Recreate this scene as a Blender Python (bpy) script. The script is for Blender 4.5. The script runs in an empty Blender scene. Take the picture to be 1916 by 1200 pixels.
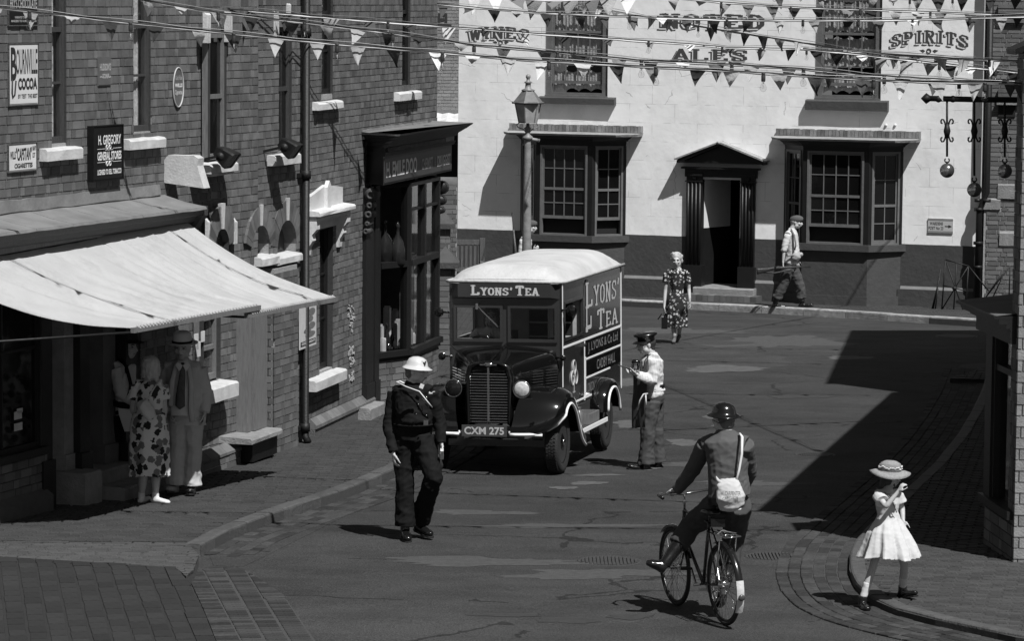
import bpy, math, random
import numpy as np
from math import sin, cos, tan, pi, radians, atan, atan2, sqrt
from mathutils import Vector, Matrix, noise
random.seed(7)
SC = bpy.context.scene
COL = SC.collection
V = Vector
# ------------------------------------------------------------ camera, light, exposure
FPX, CAMH, PITCH, ROLL = 6500.0, 5.4, atan(605/6500.0), .009
cF = V((0, cos(PITCH), -sin(PITCH))); u0_ = V((0, sin(PITCH), cos(PITCH))); r0_ = V((1, 0, 0))
cR = r0_*cos(ROLL) + u0_*sin(ROLL); cU = -r0_*sin(ROLL) + u0_*cos(ROLL)
cam = bpy.data.cameras.new('camera'); camo = bpy.data.objects.new('camera', cam); COL.objects.link(camo)
cam.sensor_width = 36; cam.lens = 36*FPX/1916; cam.clip_end = 600; cam.clip_start = .5
M = Matrix((cR, cU, -cF)).transposed().to_4x4(); M.translation = V((0, 0, CAMH)); camo.matrix_world = M
SC.camera = camo
SUNV = V((-.35, .55, -1)).normalized()
w = bpy.data.worlds.new('World'); SC.world = w; w.use_nodes = True
nt = w.node_tree; bg = nt.nodes['Background']
sky = nt.nodes.new('ShaderNodeTexSky'); sky.sky_type = 'NISHITA'; sky.sun_disc = False
sky.sun_elevation = math.asin(-SUNV.z); sky.sun_rotation = atan2(-SUNV.x, -SUNV.y)
bwn = nt.nodes.new('ShaderNodeSeparateColor')      # a black and white picture taken as through a red filter: only the sky's red light counts
nt.links.new(sky.outputs[0], bwn.inputs[0]); nt.links.new(bwn.outputs[0], bg.inputs[0]); bg.inputs[1].default_value = .05
sl = bpy.data.lights.new('sun', 'SUN'); sl.energy = 5.0; sl.angle = radians(.5); sl.color = (1, 1, 1)
so = bpy.data.objects.new('sun', sl); COL.objects.link(so); so.rotation_euler = SUNV.to_track_quat('-Z', 'Y').to_euler(); so.location = (10, 0, 40)
SC.view_settings.view_transform = 'Standard'; SC.view_settings.look = 'None'; SC.view_settings.gamma = 1
SC.view_settings.exposure = .28; SC.view_settings.use_curve_mapping = False
# ------------------------------------------------------------ helpers: geometry from the photograph's sight lines
def ray(x, y): return cF + cR*((x-958)/FPX) + cU*((600-y)/FPX)
def G(Y): return .7 - .02*Y
def at(x, y, dz=0):
    D = ray(x, y); t = (.7+dz-CAMH)/(D.z+.02*D.y); return V((t*D.x, t*D.y, CAMH+t*D.z))
def atY(x, y, Y):
    D = ray(x, y); t = Y/D.y; return V((t*D.x, Y, CAMH+t*D.z))
class PL:
    def __init__(s, p0, t): s.p = V((p0[0], p0[1], 0)); s.t = V((t[0], t[1], 0)).normalized(); s.n = V((s.t.y, -s.t.x, 0))
    def px(s, x, y, out=0):
        D = ray(x, y); q = s.p + s.n*out; t = (q.x*s.n.x+q.y*s.n.y)/(D.x*s.n.x+D.y*s.n.y)
        P = V((t*D.x, t*D.y, 0)); return (P-s.p).dot(s.t), CAMH+t*D.z
    def pt(s, u, z, o=0): P = s.p + s.t*u + s.n*o; return V((P.x, P.y, z))
    def rect(s, x0, y0, x1, y1, out=0):
        ym = (y0+y1)/2; xm = (x0+x1)/2
        return s.px(x0, ym, out)[0], s.px(x1, ym, out)[0], s.px(xm, y1, out)[1], s.px(xm, y0, out)[1]
class MB:
    def __init__(s): s.v = []; s.f = []; s.sm = []; s.mi = []; s.cur = 0
    def add(s, vs, fs, smooth=False):
        b = len(s.v); s.v += [tuple(x) for x in vs]; s.f += [tuple(b+i for i in f) for f in fs]
        s.sm += [smooth]*len(fs); s.mi += [s.cur]*len(fs); return s
    def hexa(s, c8): return s.add(c8, [(0, 3, 2, 1), (4, 5, 6, 7), (0, 1, 5, 4), (1, 2, 6, 5), (2, 3, 7, 6), (3, 0, 4, 7)])
    def box(s, c, sz, R=None):
        hx, hy, hz = sz[0]/2, sz[1]/2, sz[2]/2; c = V(c)
        vs = [V((a*hx, b*hy, d*hz)) for d in (-1, 1) for a, b in ((-1, -1), (1, -1), (1, 1), (-1, 1))]
        if R is not None: vs = [R @ q for q in vs]
        return s.hexa([q+c for q in vs])
    def bx(s, x0, x1, y0, y1, z0, z1): return s.box(((x0+x1)/2, (y0+y1)/2, (z0+z1)/2), (x1-x0, y1-y0, z1-z0))
    def bar(s, a, b, w, h=None, up=(0, 0, 1)):
        a, b = V(a), V(b); h = h or w; d = (b-a).normalized(); r = d.cross(V(up))
        if r.length < 1e-4: r = d.cross(V((1, 0, 0)))
        r.normalize(); u = r.cross(d)
        return s.hexa([p+r*i*w/2+u*j*h/2 for p in (a, b) for i, j in ((-1, -1), (1, -1), (1, 1), (-1, 1))])
    def pb(s, pl, u0, u1, z0, z1, o0, o1):
        return s.hexa([pl.pt(u, z, o) for z in (z0, z1) for u, o in ((u0, o0), (u0, o1), (u1, o1), (u1, o0))])
    def prism(s, poly, d, smooth=False):       # 3D polygon extruded by vector d
        n = len(poly); d = V(d); vs = [V(q) for q in poly]; vs += [q+d for q in vs]
        return s.add(vs, [tuple(range(n))[::-1], tuple(range(n, 2*n))] + [(i, (i+1) % n, n+(i+1) % n, n+i) for i in range(n)], smooth)
    def tube(s, pts, rad, seg=8, side=None, cap=True, rings=False):
        pts = [V(q) for q in pts]; n = len(pts)
        if not isinstance(rad, (list, tuple)): rad = [rad]*n
        rad = [(q, q) if not isinstance(q, (tuple, list)) else q for q in rad]
        T = []
        for i in range(n):
            a = pts[max(i-1, 0)]; b = pts[min(i+1, n-1)]; T.append((b-a).normalized())
        sd = V(side) if side is not None else (T[0].cross(V((0, 0, 1))) if abs(T[0].z) < .95 else T[0].cross(V((0, 1, 0))))
        vs = []; fs = []
        for i in range(n):
            sd = sd - T[i]*sd.dot(T[i]); sd.normalize(); w_ = T[i].cross(sd)
            for k in range(seg):
                a = 2*pi*k/seg; vs.append(pts[i]+sd*cos(a)*rad[i][0]+w_*sin(a)*rad[i][1])
        for i in range(n-1):
            for k in range(seg):
                fs.append((i*seg+k, i*seg+(k+1) % seg, (i+1)*seg+(k+1) % seg, (i+1)*seg+k))
        if cap: fs.append(tuple(range(seg))[::-1]); fs.append(tuple((n-1)*seg+k for k in range(seg)))
        return s.add(vs, fs, True)
    def lathe(s, c, prof, seg=16, axis=(0, 0, 1), sx=1., sy=1., side=None):
        ax = V(axis).normalized(); sd = V(side) if side is not None else (V((1, 0, 0)) if abs(ax.x) < .9 else V((0, 1, 0)))
        sd = (sd-ax*sd.dot(ax)).normalized(); w_ = ax.cross(sd); c = V(c); vs = []; fs = []; n = len(prof)
        for r, h in prof:
            for k in range(seg):
                a = 2*pi*k/seg; vs.append(c+ax*h+sd*cos(a)*r*sx+w_*sin(a)*r*sy)
        for i in range(n-1):
            for k in range(seg): fs.append((i*seg+k, i*seg+(k+1) % seg, (i+1)*seg+(k+1) % seg, (i+1)*seg+k))
        fs.append(tuple(range(seg))[::-1]); fs.append(tuple((n-1)*seg+k for k in range(seg)))
        return s.add(vs, fs, True)
    def ball(s, c, r, seg=12, rings=8, R=None):
        r = (r, r, r) if not isinstance(r, (tuple, list)) else r; vs = []; fs = []; c = V(c)
        for i in range(rings+1):
            ph = pi*i/rings
            for k in range(seg):
                a = 2*pi*k/seg; q = V((sin(ph)*cos(a)*r[0], sin(ph)*sin(a)*r[1], cos(ph)*r[2]))
                if R is not None: q = R @ q
                vs.append(c+q)
        for i in range(rings):
            for k in range(seg):
                if i == 0: fs.append((k, (i+1)*seg+k, (i+1)*seg+(k+1) % seg))
                elif i == rings-1: fs.append((i*seg+k, (i+1)*seg+k, i*seg+(k+1) % seg))
                else: fs.append((i*seg+k, (i+1)*seg+k, (i+1)*seg+(k+1) % seg, i*seg+(k+1) % seg))
        return s.add(vs, fs, True)
    def grid(s, P, smooth=True, closed=False):   # P[i][j] points
        n = len(P); m = len(P[0]); vs = [q for r_ in P for q in r_]; fs = []
        for i in range(n-1):
            for j in range(m if closed else m-1): fs.append((i*m+j, i*m+(j+1) % m, (i+1)*m+(j+1) % m, (i+1)*m+j))
        return s.add(vs, fs, smooth)
    def torus(s, c, R_, r_, axis, seg=32, k=8, a0=0, a1=2*pi, side=None):
        ax = V(axis).normalized(); sd = V(side) if side is not None else (V((0, 0, 1)) if abs(ax.z) < .9 else V((1, 0, 0)))
        sd = (sd-ax*sd.dot(ax)).normalized(); w_ = ax.cross(sd); c = V(c); full = abs(a1-a0-2*pi) < 1e-6
        n = seg if full else seg+1; P = []
        for i in range(n):
            a = a0+(a1-a0)*i/seg; d = sd*cos(a)+w_*sin(a)
            P.append([c+d*(R_+r_*cos(2*pi*j/k))+ax*r_*sin(2*pi*j/k) for j in range(k)])
        if full: P.append(P[0])
        return s.grid(P, True, True)
ROOT = {}
def mesh_of(mb, name, mats):
    me = bpy.data.meshes.new(name); me.from_pydata(mb.v, [], mb.f)
    if not isinstance(mats, (list, tuple)): mats = [mats]
    for m in mats: me.materials.append(m)
    me.polygons.foreach_set('use_smooth', mb.sm)
    if len(mats) > 1: me.polygons.foreach_set('material_index', mb.mi)
    me.update(); return me
def rloc(parent):
    while parent is not None and parent.parent is not None: parent = parent.parent
    return parent.location if parent is not None and not parent.get('_local') else V((0, 0, 0))
def part(mb, name, mat_, parent=None, kind=None, label=None, recalc=False):
    L = rloc(parent) if parent is not None else V((0, 0, 0))
    if L.length > 0: mb.v = [(a-L.x, b-L.y, c-L.z) for a, b, c in mb.v]
    me = mesh_of(mb, name, mat_)
    if recalc:
        import bmesh
        bm = bmesh.new(); bm.from_mesh(me); bmesh.ops.recalc_face_normals(bm, faces=bm.faces); bm.to_mesh(me); bm.free()
    o = bpy.data.objects.new(name, me); COL.objects.link(o); o.parent = parent
    if kind: o['kind'] = kind
    if label: o['label'] = label
    return o
def thing(name, label, cat, loc=(0, 0, 0), group=None, local=False, rotz=0):
    o = bpy.data.objects.new(name, None); COL.objects.link(o); o.location = loc; o.rotation_euler = (0, 0, rotz)
    o['label'] = label; o['category'] = cat; o.empty_display_size = .2
    if group: o['group'] = group
    if local: o['_local'] = 1
    return o
def solo(mb, name, mat_, label, cat, group=None, recalc=False):
    o = part(mb, name, mat_, None, recalc=recalc); o['label'] = label; o['category'] = cat
    if group: o['group'] = group
    return o
# ------------------------------------------------------------ materials (the picture is black and white: all neutral greys)
MATS = {}
def mat(name, c, rough=.8, var=.12, vs=6, bump=.1, bs=60, rnd=0., metal=0., spec=.5, coat=0., streak=None, extra=None, dist=.01, dirt=0.):
    if name in MATS: return MATS[name]
    m = bpy.data.materials.new(name); m.use_nodes = True; n = m.node_tree.nodes; l = m.node_tree.links; b = n['Principled BSDF']
    b.inputs['Roughness'].default_value = rough; b.inputs['Metallic'].default_value = metal; b.inputs['Specular IOR Level'].default_value = spec
    b.inputs['Coat Weight'].default_value = coat; b.inputs['Coat Roughness'].default_value = .05
    tc = n.new('ShaderNodeTexCoord'); mp = n.new('ShaderNodeMapping'); l.new(tc.outputs['Object'], mp.inputs[0])
    if streak: mp.inputs['Scale'].default_value = streak
    no = n.new('ShaderNodeTexNoise'); no.inputs['Scale'].default_value = vs; no.inputs['Detail'].default_value = 5; l.new(mp.outputs[0], no.inputs[0])
    def mth(op, a, b_=None):
        k = n.new('ShaderNodeMath'); k.operation = op
        for i, q in enumerate((a, b_)):
            if q is None: continue
            if isinstance(q, (int, float)): k.inputs[i].default_value = q
            else: l.new(q, k.inputs[i])
        return k.outputs[0]
    val = mth('MULTIPLY_ADD', no.outputs[0], 4*var); val.node.inputs[2].default_value = 1-2*var
    if rnd:
        gi = n.new('ShaderNodeNewGeometry'); oi = n.new('ShaderNodeObjectInfo')
        fr = mth('FRACT', mth('ADD', gi.outputs['Random Per Island'], oi.outputs['Random']))
        k = mth('MULTIPLY_ADD', fr, 2*rnd); k.node.inputs[2].default_value = 1-rnd; val = mth('MULTIPLY', val, k)
        fr2 = mth('FRACT', mth('MULTIPLY', fr, 17.31)); k = mth('MULTIPLY_ADD', mth('GREATER_THAN', fr2, .88), -.3*min(1, rnd*3)); k.node.inputs[2].default_value = 1; val = mth('MULTIPLY', val, k)
    if dirt:
        n2 = n.new('ShaderNodeTexNoise'); n2.inputs['Scale'].default_value = 1.3; n2.inputs['Detail'].default_value = 8; n2.inputs['Roughness'].default_value = .7; l.new(mp.outputs[0], n2.inputs[0])
        k = mth('MULTIPLY_ADD', mth('SMOOTH_MIN', mth('MAXIMUM', mth('SUBTRACT', n2.outputs[0], .5), 0), .2), -dirt*4); k.node.inputs[2].default_value = 1; val = mth('MULTIPLY', val, k)
    col = mth('MULTIPLY', val, c)
    if extra: col = extra(n, l, mth, tc, col, c)
    l.new(mth('MAXIMUM', col, .002), b.inputs['Base Color'])
    if bump:
        nb = n.new('ShaderNodeTexNoise'); nb.inputs['Scale'].default_value = bs; nb.inputs['Detail'].default_value = 3; l.new(mp.outputs[0], nb.inputs[0])
        bn = n.new('ShaderNodeBump'); bn.inputs['Strength'].default_value = min(1, bump*4); bn.inputs['Distance'].default_value = dist; l.new(nb.outputs[0], bn.inputs['Height']); l.new(bn.outputs[0], b.inputs['Normal'])
    MATS[name] = m; return m
def glass(name, c=.01, alpha=.15, rough=.03):
    m = bpy.data.materials.new(name); m.use_nodes = True; n = m.node_tree.nodes; l = m.node_tree.links; n.remove(n['Principled BSDF'])
    o = n['Material Output']; tr = n.new('ShaderNodeBsdfTransparent'); gl = n.new('ShaderNodeBsdfGlossy'); gl.inputs['Roughness'].default_value = rough
    lw0 = n.new('ShaderNodeLayerWeight'); lw0.inputs[0].default_value = .5; pw = n.new('ShaderNodeMath'); pw.operation = 'POWER'; l.new(lw0.outputs['Facing'], pw.inputs[0]); pw.inputs[1].default_value = 4; lw = n.new('ShaderNodeMath'); lw.operation = 'MULTIPLY_ADD'; l.new(pw.outputs[0], lw.inputs[0]); lw.inputs[1].default_value = .8; lw.inputs[2].default_value = .045; tr.inputs[0].default_value = (1-alpha,)*3+(1,)
    mx = n.new('ShaderNodeMixShader'); l.new(lw.outputs[0], mx.inputs[0]); l.new(tr.outputs[0], mx.inputs[1]); l.new(gl.outputs[0], mx.inputs[2]); l.new(mx.outputs[0], o.inputs[0])
    return m
def asphalt_extra(n, l, mth, tc, col, c):
    # worn lighter wheel tracks, tar patches and aggregate speckle
    mp = n.new('ShaderNodeMapping'); mp.inputs['Scale'].default_value = (.35, .5, 1); l.new(tc.outputs['Object'], mp.inputs[0])
    a = n.new('ShaderNodeTexNoise'); a.inputs['Scale'].default_value = 2.2; a.inputs['Detail'].default_value = 6; a.inputs['Roughness'].default_value = .7; l.new(mp.outputs[0], a.inputs[0])
    r = n.new('ShaderNodeValToRGB'); r.color_ramp.elements[0].position = .32; r.color_ramp.elements[0].color = (.72,)*3+(1,)
    r.color_ramp.elements[1].position = .68; r.color_ramp.elements[1].color = (1.32,)*3+(1,); l.new(a.outputs[0], r.inputs[0])
    s_ = n.new('ShaderNodeTexNoise'); s_.inputs['Scale'].default_value = 55; s_.inputs['Detail'].default_value = 2; l.new(tc.outputs['Object'], s_.inputs[0])
    k = mth('MULTIPLY_ADD', s_.outputs[0], 2.0); k.node.inputs[2].default_value = 0
    vo = n.new('ShaderNodeTexVoronoi'); vo.feature = 'DISTANCE_TO_EDGE'; vo.inputs['Scale'].default_value = .55; wn = n.new('ShaderNodeTexNoise'); wn.inputs['Scale'].default_value = 2.5; wn.inputs['Detail'].default_value = 4; mx = n.new('ShaderNodeMixRGB'); mx.inputs[0].default_value = .3
    l.new(tc.outputs['Object'], wn.inputs[0]); l.new(tc.outputs['Object'], mx.inputs[1]); l.new(wn.outputs['Color'], mx.inputs[2]); l.new(mx.outputs[0], vo.inputs[0])
    g2 = n.new('ShaderNodeTexNoise'); g2.inputs['Scale'].default_value = .45; l.new(tc.outputs['Object'], g2.inputs[0])
    cr = mth('SUBTRACT', 1, mth('MULTIPLY', mth('MULTIPLY', mth('LESS_THAN', vo.outputs[0], .009), mth('GREATER_THAN', g2.outputs[0], .52)), .55))
    pt = n.new('ShaderNodeTexVoronoi'); pt.distance = 'CHEBYCHEV'; pt.inputs['Scale'].default_value = .28; l.new(mx.outputs[0], pt.inputs[0]); sp = n.new('ShaderNodeSeparateColor'); l.new(pt.outputs['Color'], sp.inputs[0]); k2 = mth('MULTIPLY_ADD', sp.outputs[0], .28); k2.node.inputs[2].default_value = .86
    return mth('MULTIPLY', mth('MULTIPLY', mth('MULTIPLY', mth('MULTIPLY', col, r.outputs[0]), k), cr), k2)
def ashlar_extra(n, l, mth, tc, col, c):
    # the pub's render is lined out in blocks: (u, z) come in through the UV map
    uv = n.new('ShaderNodeUVMap'); br = n.new('ShaderNodeTexBrick'); l.new(uv.outputs[0], br.inputs[0])
    for k_, v_ in (('Scale', 1), ('Mortar Size', .006), ('Brick Width', .95), ('Row Height', .375), ('Mortar Smooth', .6), ('Bias', 0)): br.inputs[k_].default_value = v_
    br.inputs['Color1'].default_value = (1, 1, 1, 1); br.inputs['Color2'].default_value = (.97, .97, .97, 1); br.inputs['Mortar'].default_value = (.62, .62, .62, 1)
    g = n.new('ShaderNodeTexNoise'); g.inputs['Scale'].default_value = 3; g.inputs['Detail'].default_value = 3; l.new(uv.outputs[0], g.inputs[0])
    f_ = mth('MINIMUM', mth('ADD', br.outputs['Color'], mth('MULTIPLY', mth('MAXIMUM', mth('SUBTRACT', g.outputs[0], .45), 0), 4)), 1)
    # fine hair cracks running down from the sills
    vo = n.new('ShaderNodeTexVoronoi'); vo.feature = 'DISTANCE_TO_EDGE'; vo.inputs['Scale'].default_value = .7
    nz = n.new('ShaderNodeTexNoise'); nz.inputs['Scale'].default_value = 6; l.new(uv.outputs[0], nz.inputs[0]); mx = n.new('ShaderNodeMixRGB'); mx.inputs[0].default_value = .12
    l.new(uv.outputs[0], mx.inputs[1]); l.new(nz.outputs['Color'], mx.inputs[2]); l.new(mx.outputs[0], vo.inputs[0])
    g2 = n.new('ShaderNodeTexNoise'); g2.inputs['Scale'].default_value = 1.1; l.new(uv.outputs[0], g2.inputs[0])
    cr = mth('MULTIPLY', mth('LESS_THAN', vo.outputs[0], .004), mth('GREATER_THAN', g2.outputs[0], .58))
    return mth('MULTIPLY', mth('MULTIPLY', col, f_), mth('SUBTRACT', 1, mth('MULTIPLY', cr, .35)))
BRK = mat('brick_clay', .104, .85, .24, 9, .14, 90, rnd=.3, dirt=.3, dist=.006)
BRK2 = mat('brick_clay_old', .105, .85, .2, 7, .14, 80, dist=.006, rnd=.3, dirt=.2)
BRKD = mat('brick_blue', .07, .6, .2, 9, .25, 90, rnd=.35)
MORT = mat('mortar', .28, .95, .2, 20, .3, 120, dirt=.3)
MORT2 = mat('mortar_pale', .3, .95, .2, 20, .3, 120, dirt=.3)
MORTD = mat('mortar_dark', .05, .95, .2, 20, .3, 120)
STONE = mat('painted_stone', .46, .8, .15, 8, .10, 40, dirt=.45)
STONEG = mat('grey_stone', .2, .8, .2, 8, .25, 40, dirt=.3)
WHITEP = mat('white_paint', .55, .6, .08, 5, .12, 30, dirt=.3)
LEAD = mat('lead_flashing', .16, .6, .2, 4, .2, 14, dirt=.3)
FELT = mat('roof_felt', .09, .8, .2, 4, .2, 60, dirt=.2)
TIMD = mat('dark_painted_timber', .012, .45, .2, 8, .08, 30, spec=.35, streak=(8, 8, 1))
TIMB = mat('black_painted_timber', .006, .45, .2, 8, .08, 30, spec=.3)
TIMM = mat('brown_timber', .045, .6, .25, 6, .15, 40, streak=(9, 9, 1))
TIMG = mat('grey_timber', .14, .7, .25, 6, .15, 40, streak=(9, 9, 1))
IRON = mat('black_iron', .010, .55, .15, 12, .1, 40, spec=.3)
DARK = mat('dark_interior', .006, .9, .1, 3, 0)  # near-black: the shade inside rooms and openings is put into the colour
GLD = mat('dark_window_glass', .006, .06, .3, 2, .03, 3, spec=.6)  # opaque panes, the unlit room behind them is painted into the black
CURT = mat('net_curtain', .5, .9, .3, 14, .4, 30)
GLC = glass('clear_glass')
# ------------------------------------------------------------ piece generators
def sub_rects(u0, u1, z0, z1, holes):
    us = sorted({u0, u1, *[min(max(h[0], u0), u1) for h in holes], *[min(max(h[1], u0), u1) for h in holes]}); out = []
    for a, b in zip(us, us[1:]):
        if b-a < 1e-4: continue
        c = (a+b)/2; iv = sorted([(h[2], h[3]) for h in holes if h[0] < c < h[1]]); z = z0
        for p_, q_ in iv:
            if p_ > z+1e-4: out.append((a, b, z, min(p_, z1)))
            z = max(z, q_)
        if z < z1-1e-4: out.append((a, b, z, z1))
    return out
def shell(pl, u0, u1, z0, z1, holes, o0, o1, mb=None):
    mb = mb or MB()
    for a, b, c, d in sub_rects(u0, u1, z0, z1, holes): mb.pb(pl, a, b, c, d, o0, o1)
    return mb
def bricks(pl, u0, u1, z0, z1, holes, course, parent, material, L=.235, nsep=300, name='brick', lift=.006, seed=3, skip=None, joint=.010, out=0., order=None):
    rnd = random.Random(seed); st = MB(); full = []; nc = int((z1-z0)/course)
    H = course-joint; half = L/2
    for r in range(nc):
        za = z0+r*course; zb = za+H; u = u0-(rnd.random()*.03 + (half if r % 2 else 0)*.5); k = r % 2
        while u < u1:
            w_ = (L if k % 2 == 0 else half)-joint; k += 1
            ua, ub = u, u+w_; u = ub+joint; jit = rnd.uniform(-1, 1)*.0012
            segs = [(max(ua, u0), min(ub, u1))]
            for h in holes:
                if h[2] < zb-.01 and h[3] > za+.01:
                    ns = []
                    for a, b in segs:
                        if h[1] <= a or h[0] >= b: ns.append((a, b)); continue
                        if h[0]-a > .02: ns.append((a, h[0]))
                        if b-h[1] > .02: ns.append((h[1], b))
                    segs = ns
            for a, b in segs:
                if b-a < .02: continue
                if skip and skip((a+b)/2, (za+zb)/2): continue
                pr = lift+rnd.uniform(-.003, .004)
                if a == ua and b == ub and nsep: full.append((a, b, za+jit, pr, w_))
                else:
                    vs = [pl.pt(q, z_, o_) for q, z_, o_ in ((a, za+jit, out+pr), (b, za+jit, out+pr), (b, zb+jit, out+pr), (a, zb+jit, out+pr), (a, za+jit, out-.004), (b, za+jit, out-.004), (b, zb+jit, out-.004), (a, zb+jit, out-.004))]
                    st.add(vs, [(0, 1, 2, 3)[::-1], (0, 4, 5, 1)[::-1], (1, 5, 6, 2)[::-1], (2, 6, 7, 3)[::-1], (3, 7, 4, 0)[::-1]])
    def vis(q):
        P = pl.pt(q[0], q[2]); d = P.dot(cF)
        x = 958+FPX*(P-V((0, 0, CAMH))).dot(cR)/d; y = 600-FPX*(P-V((0, 0, CAMH))).dot(cU)/d
        return P.y + (0 if -10 < x < 1926 and -10 < y < 1210 else 500) + (order(x, y) if order else 0)
    full.sort(key=vis); sep = full[:nsep]; rest = full[nsep:]
    ms = {}
    an = atan2(pl.t.y, pl.t.x); RL = rloc(parent)
    for a, b, za, pr, w_ in sep:
        key = round(w_, 4)
        if key not in ms:
            q = MB(); x = w_/2; hz = H/2
            q.add([(-x, -.004, -hz), (x, -.004, -hz), (x, -.004, hz), (-x, -.004, hz), (-x, .006, -hz), (x, .006, -hz), (x, .006, hz), (-x, .006, hz)],
                  [(0, 1, 2, 3), (0, 4, 5, 1), (1, 5, 6, 2), (2, 6, 7, 3), (3, 7, 4, 0)])
            ms[key] = mesh_of(q, name, material)
        o = bpy.data.objects.new(name, ms[key]); COL.objects.link(o); o.parent = parent
        o.location = pl.pt((a+b)/2, za+H/2, out+pr-.004)-RL; o.rotation_euler = (rnd.uniform(-.004, .004), rnd.uniform(-.006, .006), an)
    for a, b, za, pr, w_ in rest:
        zb = za+H; vs = [pl.pt(q, z_, o_) for q, z_, o_ in ((a, za, out+pr), (b, za, out+pr), (b, zb, out+pr), (a, zb, out+pr), (a, za, out-.004), (b, za, out-.004), (b, zb, out-.004), (a, zb, out-.004))]
        st.add(vs, [(0, 1, 2, 3)[::-1], (0, 4, 5, 1)[::-1], (1, 5, 6, 2)[::-1], (2, 6, 7, 3)[::-1], (3, 7, 4, 0)[::-1]])
    if st.f: part(st, name, material, parent, kind='stuff' if len(full) > nsep else None)
def inside(poly, x, y):
    c = False; n = len(poly)
    for i in range(n):
        (x1, y1), (x2, y2) = poly[i], poly[(i+1) % n]
        if (y1 > y) != (y2 > y) and x < (x2-x1)*(y-y1)/(y2-y1)+x1: c = not c
    return c
def gpoly(pts, dz=0): return [tuple(at(x, y, dz)[:2]) for x, y in pts]
def tiles(poly, ang, tl, tw, dz, parent, material, name='paver', gap=.008, th=.03, nsep=300, bond=.5, jz=.003, seed=1, wob=0., tilt=.006, warp=None):
    """rows of pieces laid on the sloping ground; tl along the row"""
    rnd = random.Random(seed); c, s_ = cos(ang), sin(ang); P2 = []
    xs = [q[0]*c+q[1]*s_ for q in poly]; ys = [-q[0]*s_+q[1]*c for q in poly]; items = []; edge = []
    j = 0; v = min(ys)
    while v < max(ys):
        u = min(xs)-(tl*bond*(j % 2))+rnd.uniform(-.3, .3)*wob
        while u < max(xs):
            L_ = tl*(1+rnd.uniform(-1, 1)*wob); uc = u+L_/2; vc = v+tw/2
            x, y = uc*c-vc*s_, uc*s_+vc*c
            if warp: x, y, da = warp(x, y)
            else: da = 0
            hl, hw_ = L_/2-gap/2, tw/2-gap/2; cs = [(x+a_*hl*cos(ang+da)-b_*hw_*sin(ang+da), y+a_*hl*sin(ang+da)+b_*hw_*cos(ang+da)) for a_, b_ in ((-1, -1), (1, -1), (1, 1), (-1, 1))]; ni = sum(inside(poly, *q_) for q_ in cs)
            if ni == 4: items.append((x, y, L_-gap, tw*(1+(rnd.uniform(-.06, .06) if wob else 0))-gap, ang+da+rnd.uniform(-.02, .02)*(1+wob*3), dz+rnd.uniform(-jz, jz), rnd.uniform(-tilt, tilt)))
            elif ni or inside(poly, x, y): edge.append((cs, dz+rnd.uniform(-jz, jz)))
            u += L_
        v += tw; j += 1
    items.sort(key=lambda q: q[1] if -.16 < q[0]/q[1] < .16 else 999); st = MB(); mesh = None; RL = rloc(parent)
    def loc8(L_, W_, a_, t_):
        b_ = min(.012, W_*.12); ca, sa = cos(a_), sin(a_); out = []
        for sx_, sy_, z_, e in [(-1, -1, 0, 0), (1, -1, 0, 0), (1, 1, 0, 0), (-1, 1, 0, 0), (-1, -1, -th, .4), (1, -1, -th, .4), (1, 1, -th, .4), (-1, 1, -th, .4)]:
            X = sx_*(L_/2-b_+b_*(1 if e else 0)); Y = sy_*(W_/2-b_+b_*(1 if e else 0)); out.append((X*ca-Y*sa, X*sa+Y*ca, z_ if not e else -b_*.8 if False else z_))
        return out
    FS = [(0, 1, 2, 3), (0, 4, 5, 1), (1, 5, 6, 2), (2, 6, 7, 3), (3, 7, 4, 0)]
    for i, (x, y, L_, W_, a_, z_, t_) in enumerate(items):
        zz = G(y)+z_
        if i < nsep:
            if mesh is None:
                q = MB(); q.add(loc8(tl-gap, tw-gap, 0, 0), FS); mesh = mesh_of(q, name, material)
            o = bpy.data.objects.new(name, mesh); COL.objects.link(o); o.parent = parent; o.location = V((x, y, zz))-RL
            o.rotation_euler = (Matrix.Rotation(-.02+t_, 3, 'X') @ Matrix.Rotation(t_, 3, 'Y') @ Matrix.Rotation(a_, 3, 'Z')).to_euler()
            o.scale = (L_/(tl-gap), W_/(tw-gap), 1)
        else: st.add([(x+a, y+b, zz-.02*b+cz+t_*a) for a, b, cz in loc8(L_, W_, a_, 0)], FS)
    for cs, z_ in edge:
        pg = clip(poly, cs)
        if len(pg) < 3: continue
        ar = sum(pg[i][0]*pg[(i+1) % len(pg)][1]-pg[(i+1) % len(pg)][0]*pg[i][1] for i in range(len(pg)))/2
        if abs(ar) < .1*tl*tw: continue
        if ar < 0: pg = pg[::-1]
        n = len(pg); st.add([(a, b, G(b)+z_) for a, b in pg]+[(a, b, G(b)+z_-th) for a, b in pg], [tuple(range(n))]+[(i, n+i, n+(i+1) % n, (i+1) % n) for i in range(n)])
    if st.f: part(st, name, material, parent, kind='stuff')
def clip(subj, win):
    # region polygon clipped by one (convex, anticlockwise) piece
    out = list(subj)
    for i in range(len(win)):
        (ax, ay), (bx_, by) = win[i], win[(i+1) % len(win)]; inp, out = out, []
        f_ = lambda p: (bx_-ax)*(p[1]-ay)-(by-ay)*(p[0]-ax)
        for j in range(len(inp)):
            p, q = inp[j-1], inp[j]; fp_, fq = f_(p), f_(q)
            if (fp_ >= 0) != (fq >= 0): t = fp_/(fp_-fq); out.append((p[0]+(q[0]-p[0])*t, p[1]+(q[1]-p[1])*t))
            if fq >= 0: out.append(q)
        if not out: return []
    return out
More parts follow.
